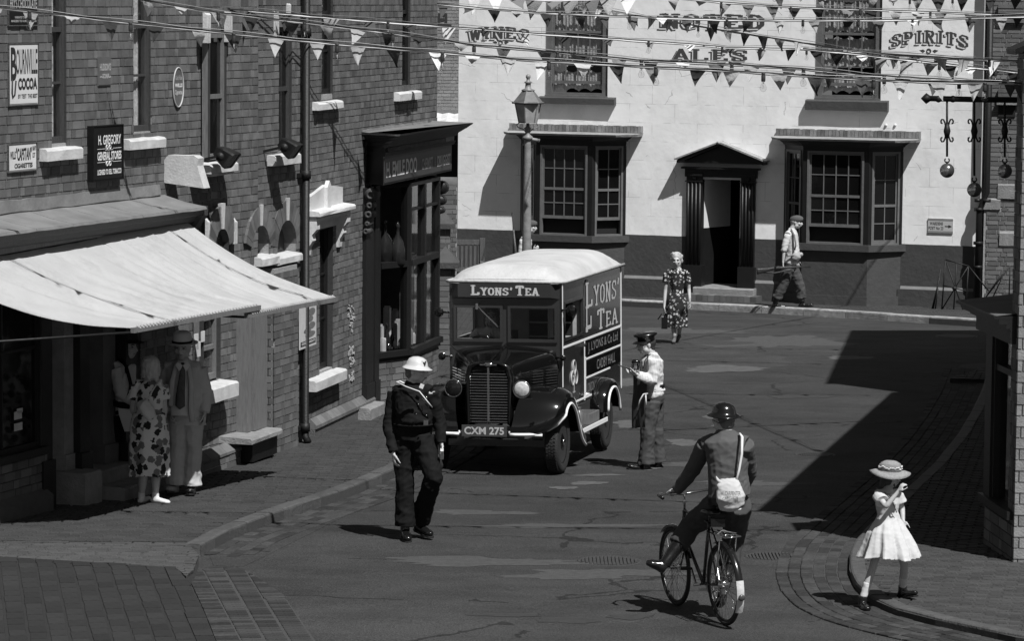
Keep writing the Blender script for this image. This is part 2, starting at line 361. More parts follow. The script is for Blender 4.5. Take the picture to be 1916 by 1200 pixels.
def courses(pts, n, w_, L_, dz, parent, material, name, off=.0, gap=.009, seed=1, th=.03, nsep=300, cross=False):
    # stones laid in courses that follow the kerb on its road side
    P = [V(q) for q in pts]; S = [0]
    for a, b in zip(P, P[1:]): S.append(S[-1]+(b-a).length)
    m = int(S[-1]/.12); Q = []
    for k in range(m+1):
        s = S[-1]*k/m; i = max(j for j in range(len(P)-1) if S[j] <= s+1e-9); Q.append(P[i].lerp(P[i+1], (s-S[i])/max(S[i+1]-S[i], 1e-6)))
    for _ in range(4): Q = [Q[0]]+[(Q[i-1]+Q[i]*2+Q[i+1])/4 for i in range(1, m)]+[Q[-1]]
    N = []
    for i in range(m+1): d = (Q[min(i+1, m)]-Q[max(i-1, 0)]).normalized(); N.append(V((-d.y, d.x)))
    rr = random.Random(seed); tot = S[-1]; its = []
    at_ = lambda s, o: (lambda t: (lambda i, f_: Q[i].lerp(Q[min(i+1, m)], f_)+N[i].lerp(N[min(i+1, m)], f_)*o)(min(int(t), m), t-int(t)))(max(0, min(s/tot*m, m-1e-6)))
    for c_ in range(n):
        s = rr.uniform(0, L_); o0 = off+c_*w_
        while s < tot-L_:
            l = L_*rr.uniform(.8, 1.2); e = gap/2; jj = lambda: rr.uniform(-.004, .004)
            q = [at_(s+e, o0+e+jj()), at_(s+l-e, o0+e+jj()), at_(s+l-e, o0+w_-e+jj()), at_(s+e, o0+w_-e+jj())]; its.append((q, dz+rr.uniform(-.003, .003))); s += l
    its.sort(key=lambda q: q[0][0].y if -.15 < q[0][0].x/q[0][0].y < .152 else 999); st = MB()
    for k, (q, z_) in enumerate(its):
        b = MB() if k < nsep else st; c = sum(q, V((0, 0)))/4
        top = [(p.x*.9+c.x*.1, p.y*.9+c.y*.1, G(p.y)+z_) for p in q]; rim = [(p.x, p.y, G(p.y)+z_-.006) for p in q]; bot = [(p.x, p.y, G(p.y)+z_-th) for p in q]
        sg = (q[1]-q[0]).x*(q[3]-q[0]).y-(q[1]-q[0]).y*(q[3]-q[0]).x; fs = [(0, 1, 2, 3)]+[(i+4*r_, i+4+4*r_, (i+1) % 4+4+4*r_, (i+1) % 4+4*r_) for r_ in (0, 1) for i in range(4)]
        if sg < 0: fs = [f_[::-1] for f_ in fs]
        b.add(top+rim+bot, fs)
        if k < nsep: part(b, name, material, parent)
    if st.f: part(st, name, material, parent, kind='stuff')
def struct(name, mb, m): return part(mb, name, m, None, kind='structure')
# ------------------------------------------------------------ ground, road and pavements
ASPH = mat('asphalt', .040, .9, .12, 30, .5, 70, extra=asphalt_extra, dist=.02, spec=.25)
PAV = mat('brick_paving', .030, .85, .2, 14, .3, 60, rnd=.22, dirt=.2)
PAVR = mat('brick_paving_right', .036, .85, .2, 14, .3, 60, rnd=.25, dirt=.2)
SETL = mat('pale_setts', .05, .85, .2, 14, .4, 50, rnd=.18, dirt=.3)
SETB = mat('blue_apron_blocks', .012, .9, .25, 14, .3, 60, rnd=.4, dirt=.15)
SETG = mat('gutter_setts', .036, .9, .3, 20, .5, 50, rnd=.4, dirt=.4, spec=.25)
KERB = mat('kerb_stone', .06, .75, .3, 12, .4, 40, rnd=.1, dirt=.3)
KERBP = mat('pale_kerb_stone', .27, .75, .35, 9, .4, 30, rnd=.12, dirt=.5)
JOI = mat('sandy_joint', .045, .95, .2, 20, .3, 120)
g = MB(); g.add([(-60, 10, G(10)), (60, 10, G(10)), (60, 130, G(130)), (-60, 130, G(130))], [(0, 1, 2, 3)]); struct('road', g, ASPH)
def slab(name, poly, dz, m, th=.2):
    q = MB(); n = len(poly); vs = [(x, y, G(y)+dz) for x, y in poly]+[(x, y, G(y)+dz-th) for x, y in poly]
    ar = sum(poly[i][0]*poly[(i+1) % n][1]-poly[(i+1) % n][0]*poly[i][1] for i in range(n))
    f_ = tuple(range(n)) if ar > 0 else tuple(range(n))[::-1]
    q.add(vs, [f_]+[(i, n+i, n+(i+1) % n, (i+1) % n) for i in range(n)]); return struct(name, q, m)
def kerbline(pts, dz, wd, m, name='kerb', seg=.6, th=.2, parentname='kerb', rnd_=.02, taper=None):
    # kerb stones laid along a polyline (inner side to the right of travel)
    P = [V((x, y)) for x, y in pts]; L = [0]
    for a, b in zip(P, P[1:]): L.append(L[-1]+(b-a).length)
    def pos(s_):
        for i in range(len(P)-1):
            if s_ <= L[i+1] or i == len(P)-2: return P[i]+(P[i+1]-P[i])*((s_-L[i])/max(L[i+1]-L[i], 1e-6))
    n = max(1, int(L[-1]/seg)); root = None; rr = random.Random(5)
    for i in range(n):
        a, b = pos(L[-1]*i/n), pos(L[-1]*(i+1)/n); d = (b-a).normalized(); a = a+d*.004; b = b-d*.004; nr = V((d.y, -d.x)); z = dz+rr.uniform(-.004, .004)
        q = MB(); prof = [(0, -th), (0, -.025), (.006, -.008), (.022, 0), (wd, .001), (wd, -th)]; m_ = len(prof)
        vs = [(p_.x+nr.x*o_, p_.y+nr.y*o_, G(p_.y+nr.y*o_)+z+h_) for p_ in (a, (a+b)/2+nr*rr.uniform(-.004, .004), b) for o_, h_ in prof]
        q.add(vs, [(k+j*m_, k+j*m_+1, k+j*m_+m_+1, k+j*m_+m_) for j in range(2) for k in range(m_-1)]+[tuple(range(m_))[::-1], tuple(range(2*m_, 3*m_))])
        if root is None:
            root = bpy.data.objects.new(parentname, None); COL.objects.link(root); root['kind'] = 'structure'; root.location = (a.x, a.y, G(a.y))
        part(q, 'kerb_stone', m, root, recalc=True)
    return root
KL = [(376, 1043), (392, 1034), (432, 1012), (500, 986), (565, 963), (640, 938), (690, 918), (735, 898), (790, 868), (835, 842)]
kl = gpoly(KL)+[(-.75, 44.5), (-.45, 48), (-.1, 52), (.1, 56), (.2, 60), (.2, 67)]
pl_poly = gpoly([(-140, 1014), (350, 1016)], .11)+kl+[(-6, 70), (-9, 60), (-9, 34)]
lp = slab('left_pavement', pl_poly, .105, JOI)
PVA = radians(13)
paver_poly = [(x-.0, y) for x, y in pl_poly]
_inner = gpoly([(-140, 1014), (350, 1016)], .11)+[(x-.13, y) for x, y in kl]+[(-6, 69), (-9, 60), (-9, 34)]
tiles(_inner, radians(-2), .23, .115, .12, lp, PAV, seed=11, jz=.0025)
kerbline([(x, y) for x, y in kl][::-1], .125, .15, KERB, seg=.55)
strip = gpoly([(-140, 1015), (350, 1017), (372, 1040), (362, 1068), (348, 1078), (325, 1064), (0, 1044), (-140, 1040)], .11)
s_ = slab('sett_strip', strip, .106, JOI, .2); tiles(strip, radians(-1), .2, .1, .118, s_, SETL, 'sett', seed=4, wob=.15)
apron = gpoly([(-140, 1040), (0, 1044), (328, 1062), (358, 1098), (378, 1140), (408, 1215), (-140, 1215)], .11)
s_ = slab('paved_apron', apron, .108, mat('dark_joint', .014, .95, .2, 20, .3, 120), .2); tiles(apron, radians(99.3), .30, .165, .118, s_, SETB, 'block', seed=6, wob=.03, gap=.006)
gut = gpoly([(345, 1076), (400, 1062), (455, 1066), (530, 1115), (600, 1215), (410, 1215), (380, 1140), (360, 1098)])
s_ = slab('gutter_paving', gut, .003, JOI, .05); tiles(gut, radians(9.5), .2, .11, .010, s_, SETG, 'sett', seed=8, wob=.0, bond=0, gap=.009)
gut2 = gpoly([(392, 1042), (432, 1020), (500, 993), (565, 970), (640, 944), (690, 924), (735, 903), (790, 873), (835, 846), (850, 852), (760, 905), (700, 940), (600, 990), (500, 1040), (455, 1062), (400, 1060)])
s_ = slab('gutter_channel', gut2, .004, ASPH, .05); courses([(x, y) for x, y in kl][::-1], 4, .12, .22, .014, s_, SETG, 'sett', seed=9)
# right hand pavement, bullnosed kerb and cobbled channel
KR = [(1990, 1222), (1900, 1208), (1830, 1192), (1750, 1175), (1680, 1157), (1632, 1136), (1602, 1108), (1589, 1080), (1590, 1050), (1602, 1022), (1625, 998), (1665, 958), (1712, 912), (1750, 876), (1790, 826), (1820, 776), (1838, 735), (1850, 690)]
kr = gpoly(KR); rp_poly = kr+[(6.6, 52), (9, 52), (9, 28)]
rp = slab('right_pavement', rp_poly, .065, JOI)
tiles([(x+.12, y+.03) if i > 4 else (x, y+.11) for i, (x, y) in enumerate(kr)]+[(6.6, 52), (9, 52), (9, 28)], radians(-10), .22, .11, .08, rp, PAVR, seed=21, gap=.009, jz=.004)
kerbline(kr, .085, .14, KERB, seg=.7)
cob = gpoly([(1850, 680), (1800, 683), (1775, 700), (1767, 750), (1740, 815), (1700, 870), (1625, 925), (1550, 995), (1507, 1050), (1505, 1090), (1550, 1140), (1625, 1172), (1750, 1200), (1850, 1216), (1990, 1222)][:-1])+kr
s_ = slab('cobbled_channel', cob, .008, JOI, .05); courses(kr, 6, .115, .19, .015, s_, SETG, 'cobble', seed=31, gap=.008)
# pub pavement with pale kerb
PUBA = radians(21); PUB = PL(at(1476, 565, .12)[:2], (cos(PUBA), -sin(PUBA)))
kp = gpoly([(800, 556), (1000, 565), (1165, 574), (1300, 580), (1400, 585), (1600, 597), (1810, 611), (1990, 622)])
pp = kp+[tuple(PUB.pt(9, 0, -.1)[:2]), tuple(PUB.pt(-9, 0, -.1)[:2])]
s_ = slab('pub_pavement', pp, .105, JOI); tiles([(x, y+.12) if i < 8 else (x, y) for i, (x, y) in enumerate(pp)], -PUBA, .25, .125, .12, s_, PAV, seed=41)
kerbline(kp[::-1], .14, .2, KERBP, seg=.95)
# flush patches, stains and covers in the road
PATL = mat('pale_road_patch', .07, .9, .25, 10, .3, 60, dirt=.3); PATD = mat('tar_patch', .028, .8, .25, 10, .3, 60)
PATM = mat('worn_road_patch', .048, .9, .25, 14, .3, 60)
def blob(cx, cy, rx, ry, m, name='road_patch', h=.004, seed=0, ragged=.35):
    rr = random.Random(seed*7+int(cx)); q = MB(); n = 60; pts = []
    ph = [rr.uniform(0, 6.28) for _ in range(7)]
    for i in range(n):
        a = 2*pi*i/n; k = 1+ragged*(sin(2*a+ph[0])*.4+sin(3*a+ph[1])*.35+sin(5*a+ph[2])*.25+sin(9*a+ph[3])*.2+sin(17*a+ph[4])*.14+sin(29*a+ph[5])*.1)
        P = at(cx+cos(a)*rx*k, cy+sin(a)*ry*k); pts.append((P.x, P.y, G(P.y)+h))
    q.add(pts, [tuple(range(n))[::-1]]); o = struct(name, q, m)
for i, a in enumerate([(1355, 691, 82, 6), (1190, 795, 45, 7), (1280, 829, 32, 6), (1100, 905, 38, 3), (1055, 914, 24, 3), (1165, 715, 30, 7), (1120, 890, 45, 2), (1335, 782, 22, 3), (1215, 876, 22, 5), (1345, 797, 14, 2), (1590, 670, 50, 3)]): blob(*a, PATL, 'pale_patch', .004, i)
for i, a in enumerate([(950, 1152, 60, 4), (1060, 1162, 55, 6), (1180, 1155, 45, 5), (1340, 642, 60, 4), (1500, 742, 60, 4)]): blob(*a, PATD, 'tar_patch', .003, i)
for i, a in enumerate([(900, 1052, 190, 8), (1120, 1075, 160, 9), (1450, 640, 110, 12), (1400, 905, 90, 5), (1270, 620, 120, 5), (1300, 870, 90, 4), (900, 960, 100, 4), (1050, 985, 160, 4)]): blob(*a, PATM, 'worn_patch', .002, i, .5)
def cover(cx, cy, wpx, lab, rows=3, cols=16):
    P = at(cx, cy); t = thing('road_cover', lab, 'drain cover', P); W = wpx*P.y/FPX; D_ = W*.55
    q = MB(); 
    for k in range(40): pass
    q.lathe(P+V((0, 0, -.02)), [(W/2+.02, 0), (W/2+.02, .026), (W/2, .026), (W/2-.01, .018)], 28); part(q, 'rim', mat('worn_iron', .035, .7, .2, 20, .2, 40), t)
    q = MB()
    for i in range(-cols//2, cols//2+1):
        x = i*W/cols; y = sqrt(max((W/2-.02)**2-x*x, 0))
        if y > .03: q.bx(P.x+x-W/cols*.3, P.x+x+W/cols*.3, P.y-y, P.y+y, P.z-.02, P.z+.012)
    part(q, 'grille', mat('worn_iron', .035, .7, .2, 20, .2, 40), t)
cover(1140, 1051, 115, 'round ribbed iron cover in the road at the foreground, left of the cyclist')
cover(1449, 1043, 105, 'round ribbed iron cover in the road just right of the cyclist')
cover(1790, 630, 74, 'oval looking iron cover in the shaded road by the shop window')
cover(1525, 852, 70, 'faint iron cover in the road beside the long shadow')
# ------------------------------------------------------------ lettering
def text_mesh(s, bold=.0, space=1.0):
    cu = bpy.data.curves.new('text', 'FONT'); cu.body = s; cu.size = 1; cu.offset = bold; cu.space_character = space; cu.resolution_u = 3
    o = bpy.data.objects.new('text', cu); COL.objects.link(o); dg = bpy.context.evaluated_depsgraph_get()
    me = o.evaluated_get(dg).to_mesh(); vs = [tuple(v.co) for v in me.vertices]; fs = [tuple(p.vertices) for p in me.polygons]
    o.evaluated_get(dg).to_mesh_clear(); bpy.data.objects.remove(o); bpy.data.curves.remove(cu)
    x0 = min(v[0] for v in vs); x1 = max(v[0] for v in vs); y0 = min(v[1] for v in vs); y1 = max(v[1] for v in vs)
    return [((v[0]-x0)/(x1-x0), (v[1]-y0)/(y1-y0)) for v in vs], fs
# slab-serif letters on a 4 x 6 grid, strokes of real width
GL = {'L': [[(.7, 0), (.7, 6)], [(.7, .45), (3.6, .45), (3.6, 1.6)]], 'Y': [[(.4, 6), (2, 3), (2, 0)], [(3.6, 6), (2, 3)]],
 'O': [[(2, .3), (.9, .8), (.4, 2), (.4, 4), (.9, 5.2), (2, 5.7), (3.1, 5.2), (3.6, 4), (3.6, 2), (3.1, .8), (2, .3)]],
 'N': [[(.6, 0), (.6, 6), (3.4, 0), (3.4, 6)]], 'S': [[(.5, 1.6), (.5, .5), (2.6, .4), (3.5, 1.2), (3.4, 2.4), (.8, 3.7), (.6, 4.8), (1.5, 5.6), (3.4, 5.5), (3.5, 4.4)]],
 'T': [[(2, 0), (2, 6)], [(.3, 4.5), (.3, 5.6), (3.7, 5.6), (3.7, 4.5)]], 'E': [[(.8, 0), (.8, 6)], [(.8, 5.6), (3.5, 5.6), (3.5, 4.5)], [(.8, 3), (2.8, 3)], [(.8, .4), (3.6, .4), (3.6, 1.5)]],
 'A': [[(.3, 0), (2, 6), (3.7, 0)], [(1, 2), (3, 2)]], 'W': [[(.2, 6), (1.1, 0), (2, 4.5), (2.9, 0), (3.8, 6)]], 'I': [[(2, 0), (2, 6)]],
 'R': [[(.8, 0), (.8, 6)], [(.8, 5.6), (2.8, 5.5), (3.4, 4.4), (2.8, 3.2), (.8, 3)], [(2, 3), (3.5, 0)]], 'P': [[(.8, 0), (.8, 6)], [(.8, 5.6), (2.8, 5.5), (3.4, 4.3), (2.8, 3), (.8, 2.8)]],
 'D': [[(.8, 0), (.8, 6)], [(.4, 5.6), (2.4, 5.5), (3.5, 4.2), (3.5, 1.8), (2.4, .5), (.4, .4)]], "'": [[(1, 6), (1.5, 6), (1, 4.4)]]}
SER = {'L': [(.7, 0), (.7, 6)], 'Y': [(.4, 6), (3.6, 6), (2, 0)], 'N': [(.6, 0), (.6, 6), (3.4, 6)], 'T': [(2, 0)], 'E': [(.8, 0), (.8, 6)], 'A': [(.3, 0), (3.7, 0)], 'W': [(.2, 6), (3.8, 6)], 'I': [(2, 0), (2, 6)], 'R': [(.8, 0), (.8, 6), (3.5, 0)], 'P': [(.8, 0), (.8, 6)], 'D': [(.8, 0), (.8, 6)]}
def slab_text(s, thick=1.0, serif=.6, small=None):
    """returns quads in units: each letter 4 wide 6 high, pitch 5"""
    qs = []; x = 0
    for i, ch in enumerate(s):
        if ch == ' ': x += 2.2; continue
        k = 1 if (small is None or i in small) else .76; wdt = {'I': 2.6, "'": 1.2}.get(ch, 4); off = {'I': -.7, "'": -.4}.get(ch, 0)
        for st in GL.get(ch, []):
            for (a, b), (c, d) in zip(st, st[1:]):
                dx, dy = c-a, d-b; L_ = math.hypot(dx, dy); nx, ny = -dy/L_*thick/2, dx/L_*thick/2; ex, ey = dx/L_*thick*.12, dy/L_*thick*.12
                if abs(dx) > abs(dy): nx *= serif; ny *= serif
                qs.append([(x+(px_+off)*k, py_*k) for px_, py_ in ((a+nx-ex, b+ny-ey), (a-nx-ex, b-ny-ey), (c-nx+ex, d-ny+ey), (c+nx+ex, d+ny+ey))])
        for a, b in SER.get(ch, []):
            w_ = thick*.95; b_ = b+(.25 if b == 0 else -.25)
            qs.append([(x+(px_+off)*k, py_*k) for px_, py_ in ((a-w_, b_-.3), (a+w_, b_-.3), (a+w_, b_+.3), (a-w_, b_+.3))])
        x += (wdt+1.1)*k
    return qs, x-1.1
def write(pl, s, u0, u1, z0, z1, out, m, parent, name='lettering', bold=.01, arch=0., slab=False, thick=1.1, warpf=None, flip=False, **kw):
    mb = MB()
    if slab:
        qs, W = slab_text(s, thick, **kw); vs = [(x/W, y/6) for q in qs for x, y in q]; fs = [(4*i, 4*i+1, 4*i+2, 4*i+3) for i in range(len(qs))]
    else: vs, fs = text_mesh(s, bold)
    P = []
    for i, (x, y) in enumerate(vs):
        zz = z0+(z1-z0)*y+arch*(1-(2*x-1)**2)
        if warpf: P.append(warpf(x, y))
        else: P.append(pl.pt(u0+(u1-u0)*x, zz, out+(.0004*((i//4) % 7) if slab else 0)))
    mb.add(P, fs); return part(mb, name, m, parent)
INKW = mat('white_lettering', .7, .5, .05, 5, 0); INKB = mat('black_lettering', .02, .6, .1, 5, 0); INKG = mat('grey_lettering', .22, .5, .1, 5, 0)
INKM = mat('faded_lettering', .09, .7, .25, 9, 0); INKL = mat('pale_lettering', .4, .5, .1, 5, 0)
# ------------------------------------------------------------ windows
def sash(pl, par, R, rec=.1, cols=1, rows=2, fw=.05, mw=.025, frame=TIMM, pane=GLD, curtain=False, meet=True, o_add=0):
    """R = u0,u1,z0,z1 ; children of building: window > frame pieces, pane (each)"""
    u0, u1, z0, z1 = R; o = -rec+o_add; q = MB()
    q.pb(pl, u0, u0+fw, z0, z1, o-.04, o+.03); q.pb(pl, u1-fw, u1, z0, z1, o-.04, o+.03)
    q.pb(pl, u0+fw, u1-fw, z0, z0+fw*1.3, o-.04, o+.028); q.pb(pl, u0+fw, u1-fw, z1-fw, z1, o-.04, o+.028)
    zm = (z0+z1)/2
    if meet: q.pb(pl, u0+fw, u1-fw, zm-.025, zm+.025, o-.04, o+.02)
    a, b, c, d = u0+fw, u1-fw, z0+fw*1.3, z1-fw
    for i in range(1, cols): x = a+(b-a)*i/cols; q.pb(pl, x-mw/2, x+mw/2, c, d, o-.03, o+.012)
    for j in range(1, rows):
        z = c+(d-c)*j/rows
        if not (meet and abs(z-zm) < .06): q.pb(pl, a, b, z-mw/2, z+mw/2, o-.03, o+.010)
    w_ = part(q, 'window', frame, par)
    q = MB(); q.pb(pl, u1-.008, u1+.002, z0, z1, o+.031, -.001); part(q, 'reveal', mat('dark_reveal', .03, .8, .2, 8, .1, 30), w_); q = MB(); q.pb(pl, u0-.002, u0+.008, z0, z1, o+.031, -.001); part(q, 'reveal', mat('dark_reveal', .03, .8, .2, 8, .1, 30), w_)
    for i in range(cols):
        for j in range(rows):
            g_ = MB(); x0 = a+(b-a)*i/cols; x1 = a+(b-a)*(i+1)/cols; y0 = c+(d-c)*j/rows; y1 = c+(d-c)*(j+1)/rows; t = random.uniform(-.0015, .0015)
            g_.add([pl.pt(x0, y0, o-.005+t), pl.pt(x1, y0, o-.005-t), pl.pt(x1, y1, o-.006-t), pl.pt(x0, y1, o-.004+t)], [(0, 1, 2, 3)]); part(g_, 'pane', pane, w_)
    if curtain:
        g_ = MB(); n = 26; P = []
        for k in range(n+1):
            u = a+(b-a)*k/n; oo = o-.07+.012*sin(k*1.9)+.008*sin(k*.7)
            P.append([pl.pt(u, z, oo) for z in (c, (c+d)/2, d)])
        g_.grid(P); part(g_, 'curtain', CURT, w_)
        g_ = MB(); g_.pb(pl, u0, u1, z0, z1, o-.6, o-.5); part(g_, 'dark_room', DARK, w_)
    return w_
def stone(pl, par, R, o0, o1, m=STONE, name='sill', lip=.0):
    q = MB(); u0, u1, z0, z1 = R; s1 = .008
    P = lambda u, z, o: pl.pt(u, z, o)
    # weathered top: chamfered front arris, slightly uneven
    j = lambda: random.uniform(-.004, .004)
    prof = [(o0, z0), (o1, z0), (o1, z1-.02), (o1-.02, z1), (o0, z1+.02)]
    n = 5; m_ = 5; vs = []
    for k in range(n):
        u = u0+(u1-u0)*k/(n-1); dz = j(); vs += [P(u, z+(dz if i in (2, 3) else j()*.6), o+(j() if i in (1, 2) else 0)) for i, (o, z) in enumerate(prof)]
    q.add(vs, [(k*m_+i, (k+1)*m_+i, (k+1)*m_+(i+1) % m_, k*m_+(i+1) % m_) for k in range(n-1) for i in range(m_)]+[tuple(range(m_)), tuple(range((n-1)*m_, n*m_))[::-1]])
    return part(q, name, m, par, recalc=True)
# ------------------------------------------------------------ left terrace
aA, aB, aC = radians(19.5), radians(15), radians(11.5)
LA = PL(at(0, 975, .12)[:2], (sin(aA), cos(aA))); LB = PL(at(400, 879, .12)[:2], (sin(aB), cos(aB))); LC = PL(at(581, 817, .12)[:2], (sin(aC), cos(aC)))
def isect(p, q):
    # u on p and on q where they cross
    d = q.p-p.p; den = p.t.x*q.t.y-p.t.y*q.t.x
    return (d.x*q.t.y-d.y*q.t.x)/den, (d.x*p.t.y-d.y*p.t.x)/den
uAB, uBA = isect(LA, LB); uBC = LB.px(573, 500)[0]; uCB = LC.px(573, 500)[0]; ZT = 7.2; ZV = 5.75
# store (first building)
store = thing('brick_store', 'long brick shop at the left with tall narrow windows, enamel signs and lead roofed shopfront', 'building', LA.pt(3, 0, 0)[:2]+(.05,))
wA1 = list(LA.rect(96, -60, 124, 268)); wA1[3] = 6.2; wA2 = list(LA.rect(249, -60, 282, 246)); wA2[3] = 6.2
zfA = LA.px(0, 470)[1]; zcor = LA.px(150, 430)[1]
shopA = (LA.px(-200, 700)[0], LA.px(262, 700)[0], -1, LA.px(150, 452)[1])
holesA = [wA1, wA2, shopA]
q = shell(LA, -9, uAB, -.2, ZT, holesA, -.25, -.006); part(q, 'wall', MORT, store)
bricks(LA, LA.px(-60, 300)[0], uAB, .02, ZV, [(*wA1[:3], 9), (*wA2[:3], 9), (shopA[0], shopA[1], -1, shopA[3])], .0905, store, BRK, seed=2, L=.19)
for W_, s_ in ((wA1, (89, 277, 156, 299)), (wA2, (244, 259, 311, 278))):
    sash(LA, store, W_, .05, 1, 4, frame=TIMM, pane=GLC, curtain=True)
    stone(LA, store, LA.rect(*s_, out=.1), -.1, .1, STONE)
q = MB(); q.pb(LA, -9.2, uAB+.1, ZT, ZT+.1, -.4, .25); part(q, 'eaves', TIMM, store)
q = MB(); q.add([LA.pt(-9.2, ZT+.1, .3), LA.pt(uAB, ZT+.1, .3), LA.pt(uAB, ZT+3, -4), LA.pt(-9.2, ZT+3, -4)], [(0, 1, 2, 3)]); part(q, 'roof', FELT, store)
# shop cornice: lead roof, mouldings
zR = LA.px(0, 381)[1]; oF = .5; zE = LA.px(0, 436, oF)[1]; uc0 = LA.px(-80, 430, .5)[0]; uc1 = LA.px(386, 355, oF)[0]
def extr(pl, prof, u0, u1, m, name, par, segs=1, jit=0., smooth=False):
    q = MB(); n = len(prof); vs = []
    for k in range(segs+1):
        u = u0+(u1-u0)*k/segs; vs += [pl.pt(u, z+random.uniform(-jit, jit), o) for o, z in prof]
    q.add(vs, [(k*n+i, (k+1)*n+i, (k+1)*n+(i+1) % n, k*n+(i+1) % n) for k in range(segs) for i in range(n)]+[tuple(range(n)), tuple(range(segs*n, (segs+1)*n))[::-1]], smooth)
    return part(q, name, m, par, recalc=True)
nsh = 7
for k in range(nsh):
    a = uc0+(uc1-uc0)*k/nsh; b = uc0+(uc1-uc0)*(k+1)/nsh-.006
    extr(LA, [(.005, zR-.10), (.02, zR-.115), (oF*.5, zR-.115-(zR-.1-zE)*.5), (oF, zE), (oF+.012, zE-.03), (oF-.01, zE-.035), (.005, zR-.2)], a, b, LEAD, 'lead_sheet', store, 4, .004)
extr(LA, [(0, zR+.02), (.012, zR+.02), (.03, zR-.1), (.02, zR-.11), (0, zR-.11)], uc0, uc1-.15, LEAD, 'flashing', store, 20, .008)
extr(LA, [(0, zE-.03), (oF-.02, zE-.036), (oF-.04, zE-.09), (oF-.1, zE-.11), (oF-.12, zE-.16), (oF-.2, zE-.2), (0, zE-.2)], uc0, uc1-.02, TIMM, 'cornice', store)
extr(LA, [(0, zE-.2), (.14, zE-.2), (.14, zE-.62), (0, zE-.62)], uc0, uc1-.06, TIMB, 'fascia', store)
# white painted end block and console
eb = LA.rect(331, 294, 394, 350, .42)
q = MB(); P = lambda u, z, o: LA.pt(u, z, o); ub = uc1-.02
prof = [(.0, eb[2]+.03), (.48, eb[2]-.02), (.44, eb[2]+.1), (.40, eb[3]-.1), (.41, eb[3]-.02), (.36, eb[3]+.01), (.05, eb[3]+.01), (0, eb[3]-.05)]
q.add([P(ub, z, o) for o, z in prof]+[P(ub+.16, z, o) for o, z in prof], [tuple(range(8)), tuple(range(8, 16))[::-1]]+[(i, 8+i, 8+(i+1) % 8, (i+1) % 8) for i in range(8)])
part(q, 'end_block', STONE, store, recalc=True)
q = MB(); prof = [(0, zE-.75), (.1, zE-.75), (.16, zE-.6), (.34, zE-.28), (.47, zE-.1), (.47, zE+.0), (0, zE+.02)]
q.add([P(ub, z, o) for o, z in prof]+[P(ub+.13, z, o) for o, z in prof], [tuple(range(7)), tuple(range(7, 14))[::-1]]+[(i, 7+i, 7+(i+1) % 7, (i+1) % 7) for i in range(7)])
part(q, 'console', TIMM, store, recalc=True)
# shopfront under the awning: stall riser, window, piers, door
pz = lambda u, pl=LA: G(pl.pt(u, 0).y)+.12
def upx(pl, x, o=0, y=700): return pl.px(x, y, o)[0]
zl = shopA[3]
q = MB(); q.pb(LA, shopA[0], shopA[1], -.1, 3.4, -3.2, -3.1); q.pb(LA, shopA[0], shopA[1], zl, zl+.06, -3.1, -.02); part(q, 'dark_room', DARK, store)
for x0, x1, m, rec, nm in ((78, 98, TIMD, .0, 'pilaster'), (120, 145, STONEG, -.06, 'pier'), (150, 168, TIMD, .02, 'door_frame'), (193, 216, mat('rendered_pier', .10, .85, .2, 5, .2, 40), -.1, 'pier'), (236, 262, TIMD, 0, 'pilaster')):
    a, b = upx(LA, x0, rec), upx(LA, x1, rec); q = MB(); q.pb(LA, a, b, pz(a)-.05, zl, rec-.2, rec); q.pb(LA, a-.02, b+.02, pz(a)-.05, pz(a)+.5, rec-.2, rec+.03); part(q, nm, m, store)
a, b = upx(LA, -60), upx(LA, 78); sash(LA, store, (a, b, pz(a)+.62, zl), .05, 2, 2, frame=TIMD, pane=GLD, meet=False)
a2 = upx(LA, 118); q = shell(LA, a, b+.1, pz(a)-.2, pz(a)+.56, [], -.2, -.006); part(q, 'wall', MORTD, store)
bricks(LA, a, b+.1, pz(b)-.06, pz(a)+.55, [], .0905, store, BRK2, seed=5, nsep=30)
extr(LA, [(0, pz(a)+.2), (.1, pz(a)+.13), (.1, pz(a)-.2), (0, pz(a)-.2)], a-1, b+.06, BRKD, 'plinth', store)
q = MB(); q.pb(LA, a, b+.08, pz(a)+.56, pz(a)+.63, -.1, .05); part(q, 'sill', TIMD, store)
for x0, x1, h, o in ((118, 150, .33, .25), (168, 236, .28, .12), (160, 250, .14, .45)):
    a, b = upx(LA, x0), upx(LA, x1); stone(LA, store, (a, b, pz(a)-.1, pz(a)+h), -.5, o, STONEG, 'step')
# small paper bills in the shop window and doorway
for x0, y0, x1, y1 in ((92/2.86, 560+585/2.86, 122/2.86, 560+608/2.86), (27, 770, 41, 785), (27, 792, 42, 806)):
    R = LA.rect(x0, y0, x1, y1, -.03); q = MB(); q.pb(LA, *R, -.035, -.03); part(q, 'bill', mat('paper', .5, .8, .2, 8, 0), store)
# middle building
mid = thing('brick_house', 'brick building between store and chemist with white keystone arches and stone sills', 'building', LB.pt(1, 0, 0)[:2]+(0,))
def R2(pl, x0, y0, x1, y1, o=0, top=None):
    r = list(pl.rect(x0, y0, x1, y1, o)); 
    if top: r[3] = top
    return tuple(r)
wB1 = R2(LB, 393, -60, 424, 298, 0, 6.3); wB1 = (*wB1[:3], LB.px(408, 62)[1]); wB2 = R2(LB, 521, 50, 546, 282)
archs = [R2(LB, 401, 428, 428, 470), R2(LB, 470, 422, 503, 806), R2(LB, 518, 412, 554, 483)]
wG = R2(LB, 381, 592, 413, 712)
H_B = [wB1, wB2, archs[1], archs[2], (archs[0][0], archs[0][1], wG[2], archs[0][3]), wG]
q = shell(LB, uBA, uBC, -.3, ZT, H_B, -.25, -.006); part(q, 'wall', MORT, mid)
bricks(LB, uBA, uBC, LB.px(470, 855)[1]-.1, ZV, H_B, .0865, mid, BRK, seed=12, L=.19, order=lambda x, y: 0 if (x > 430 or y < 330) else 30)
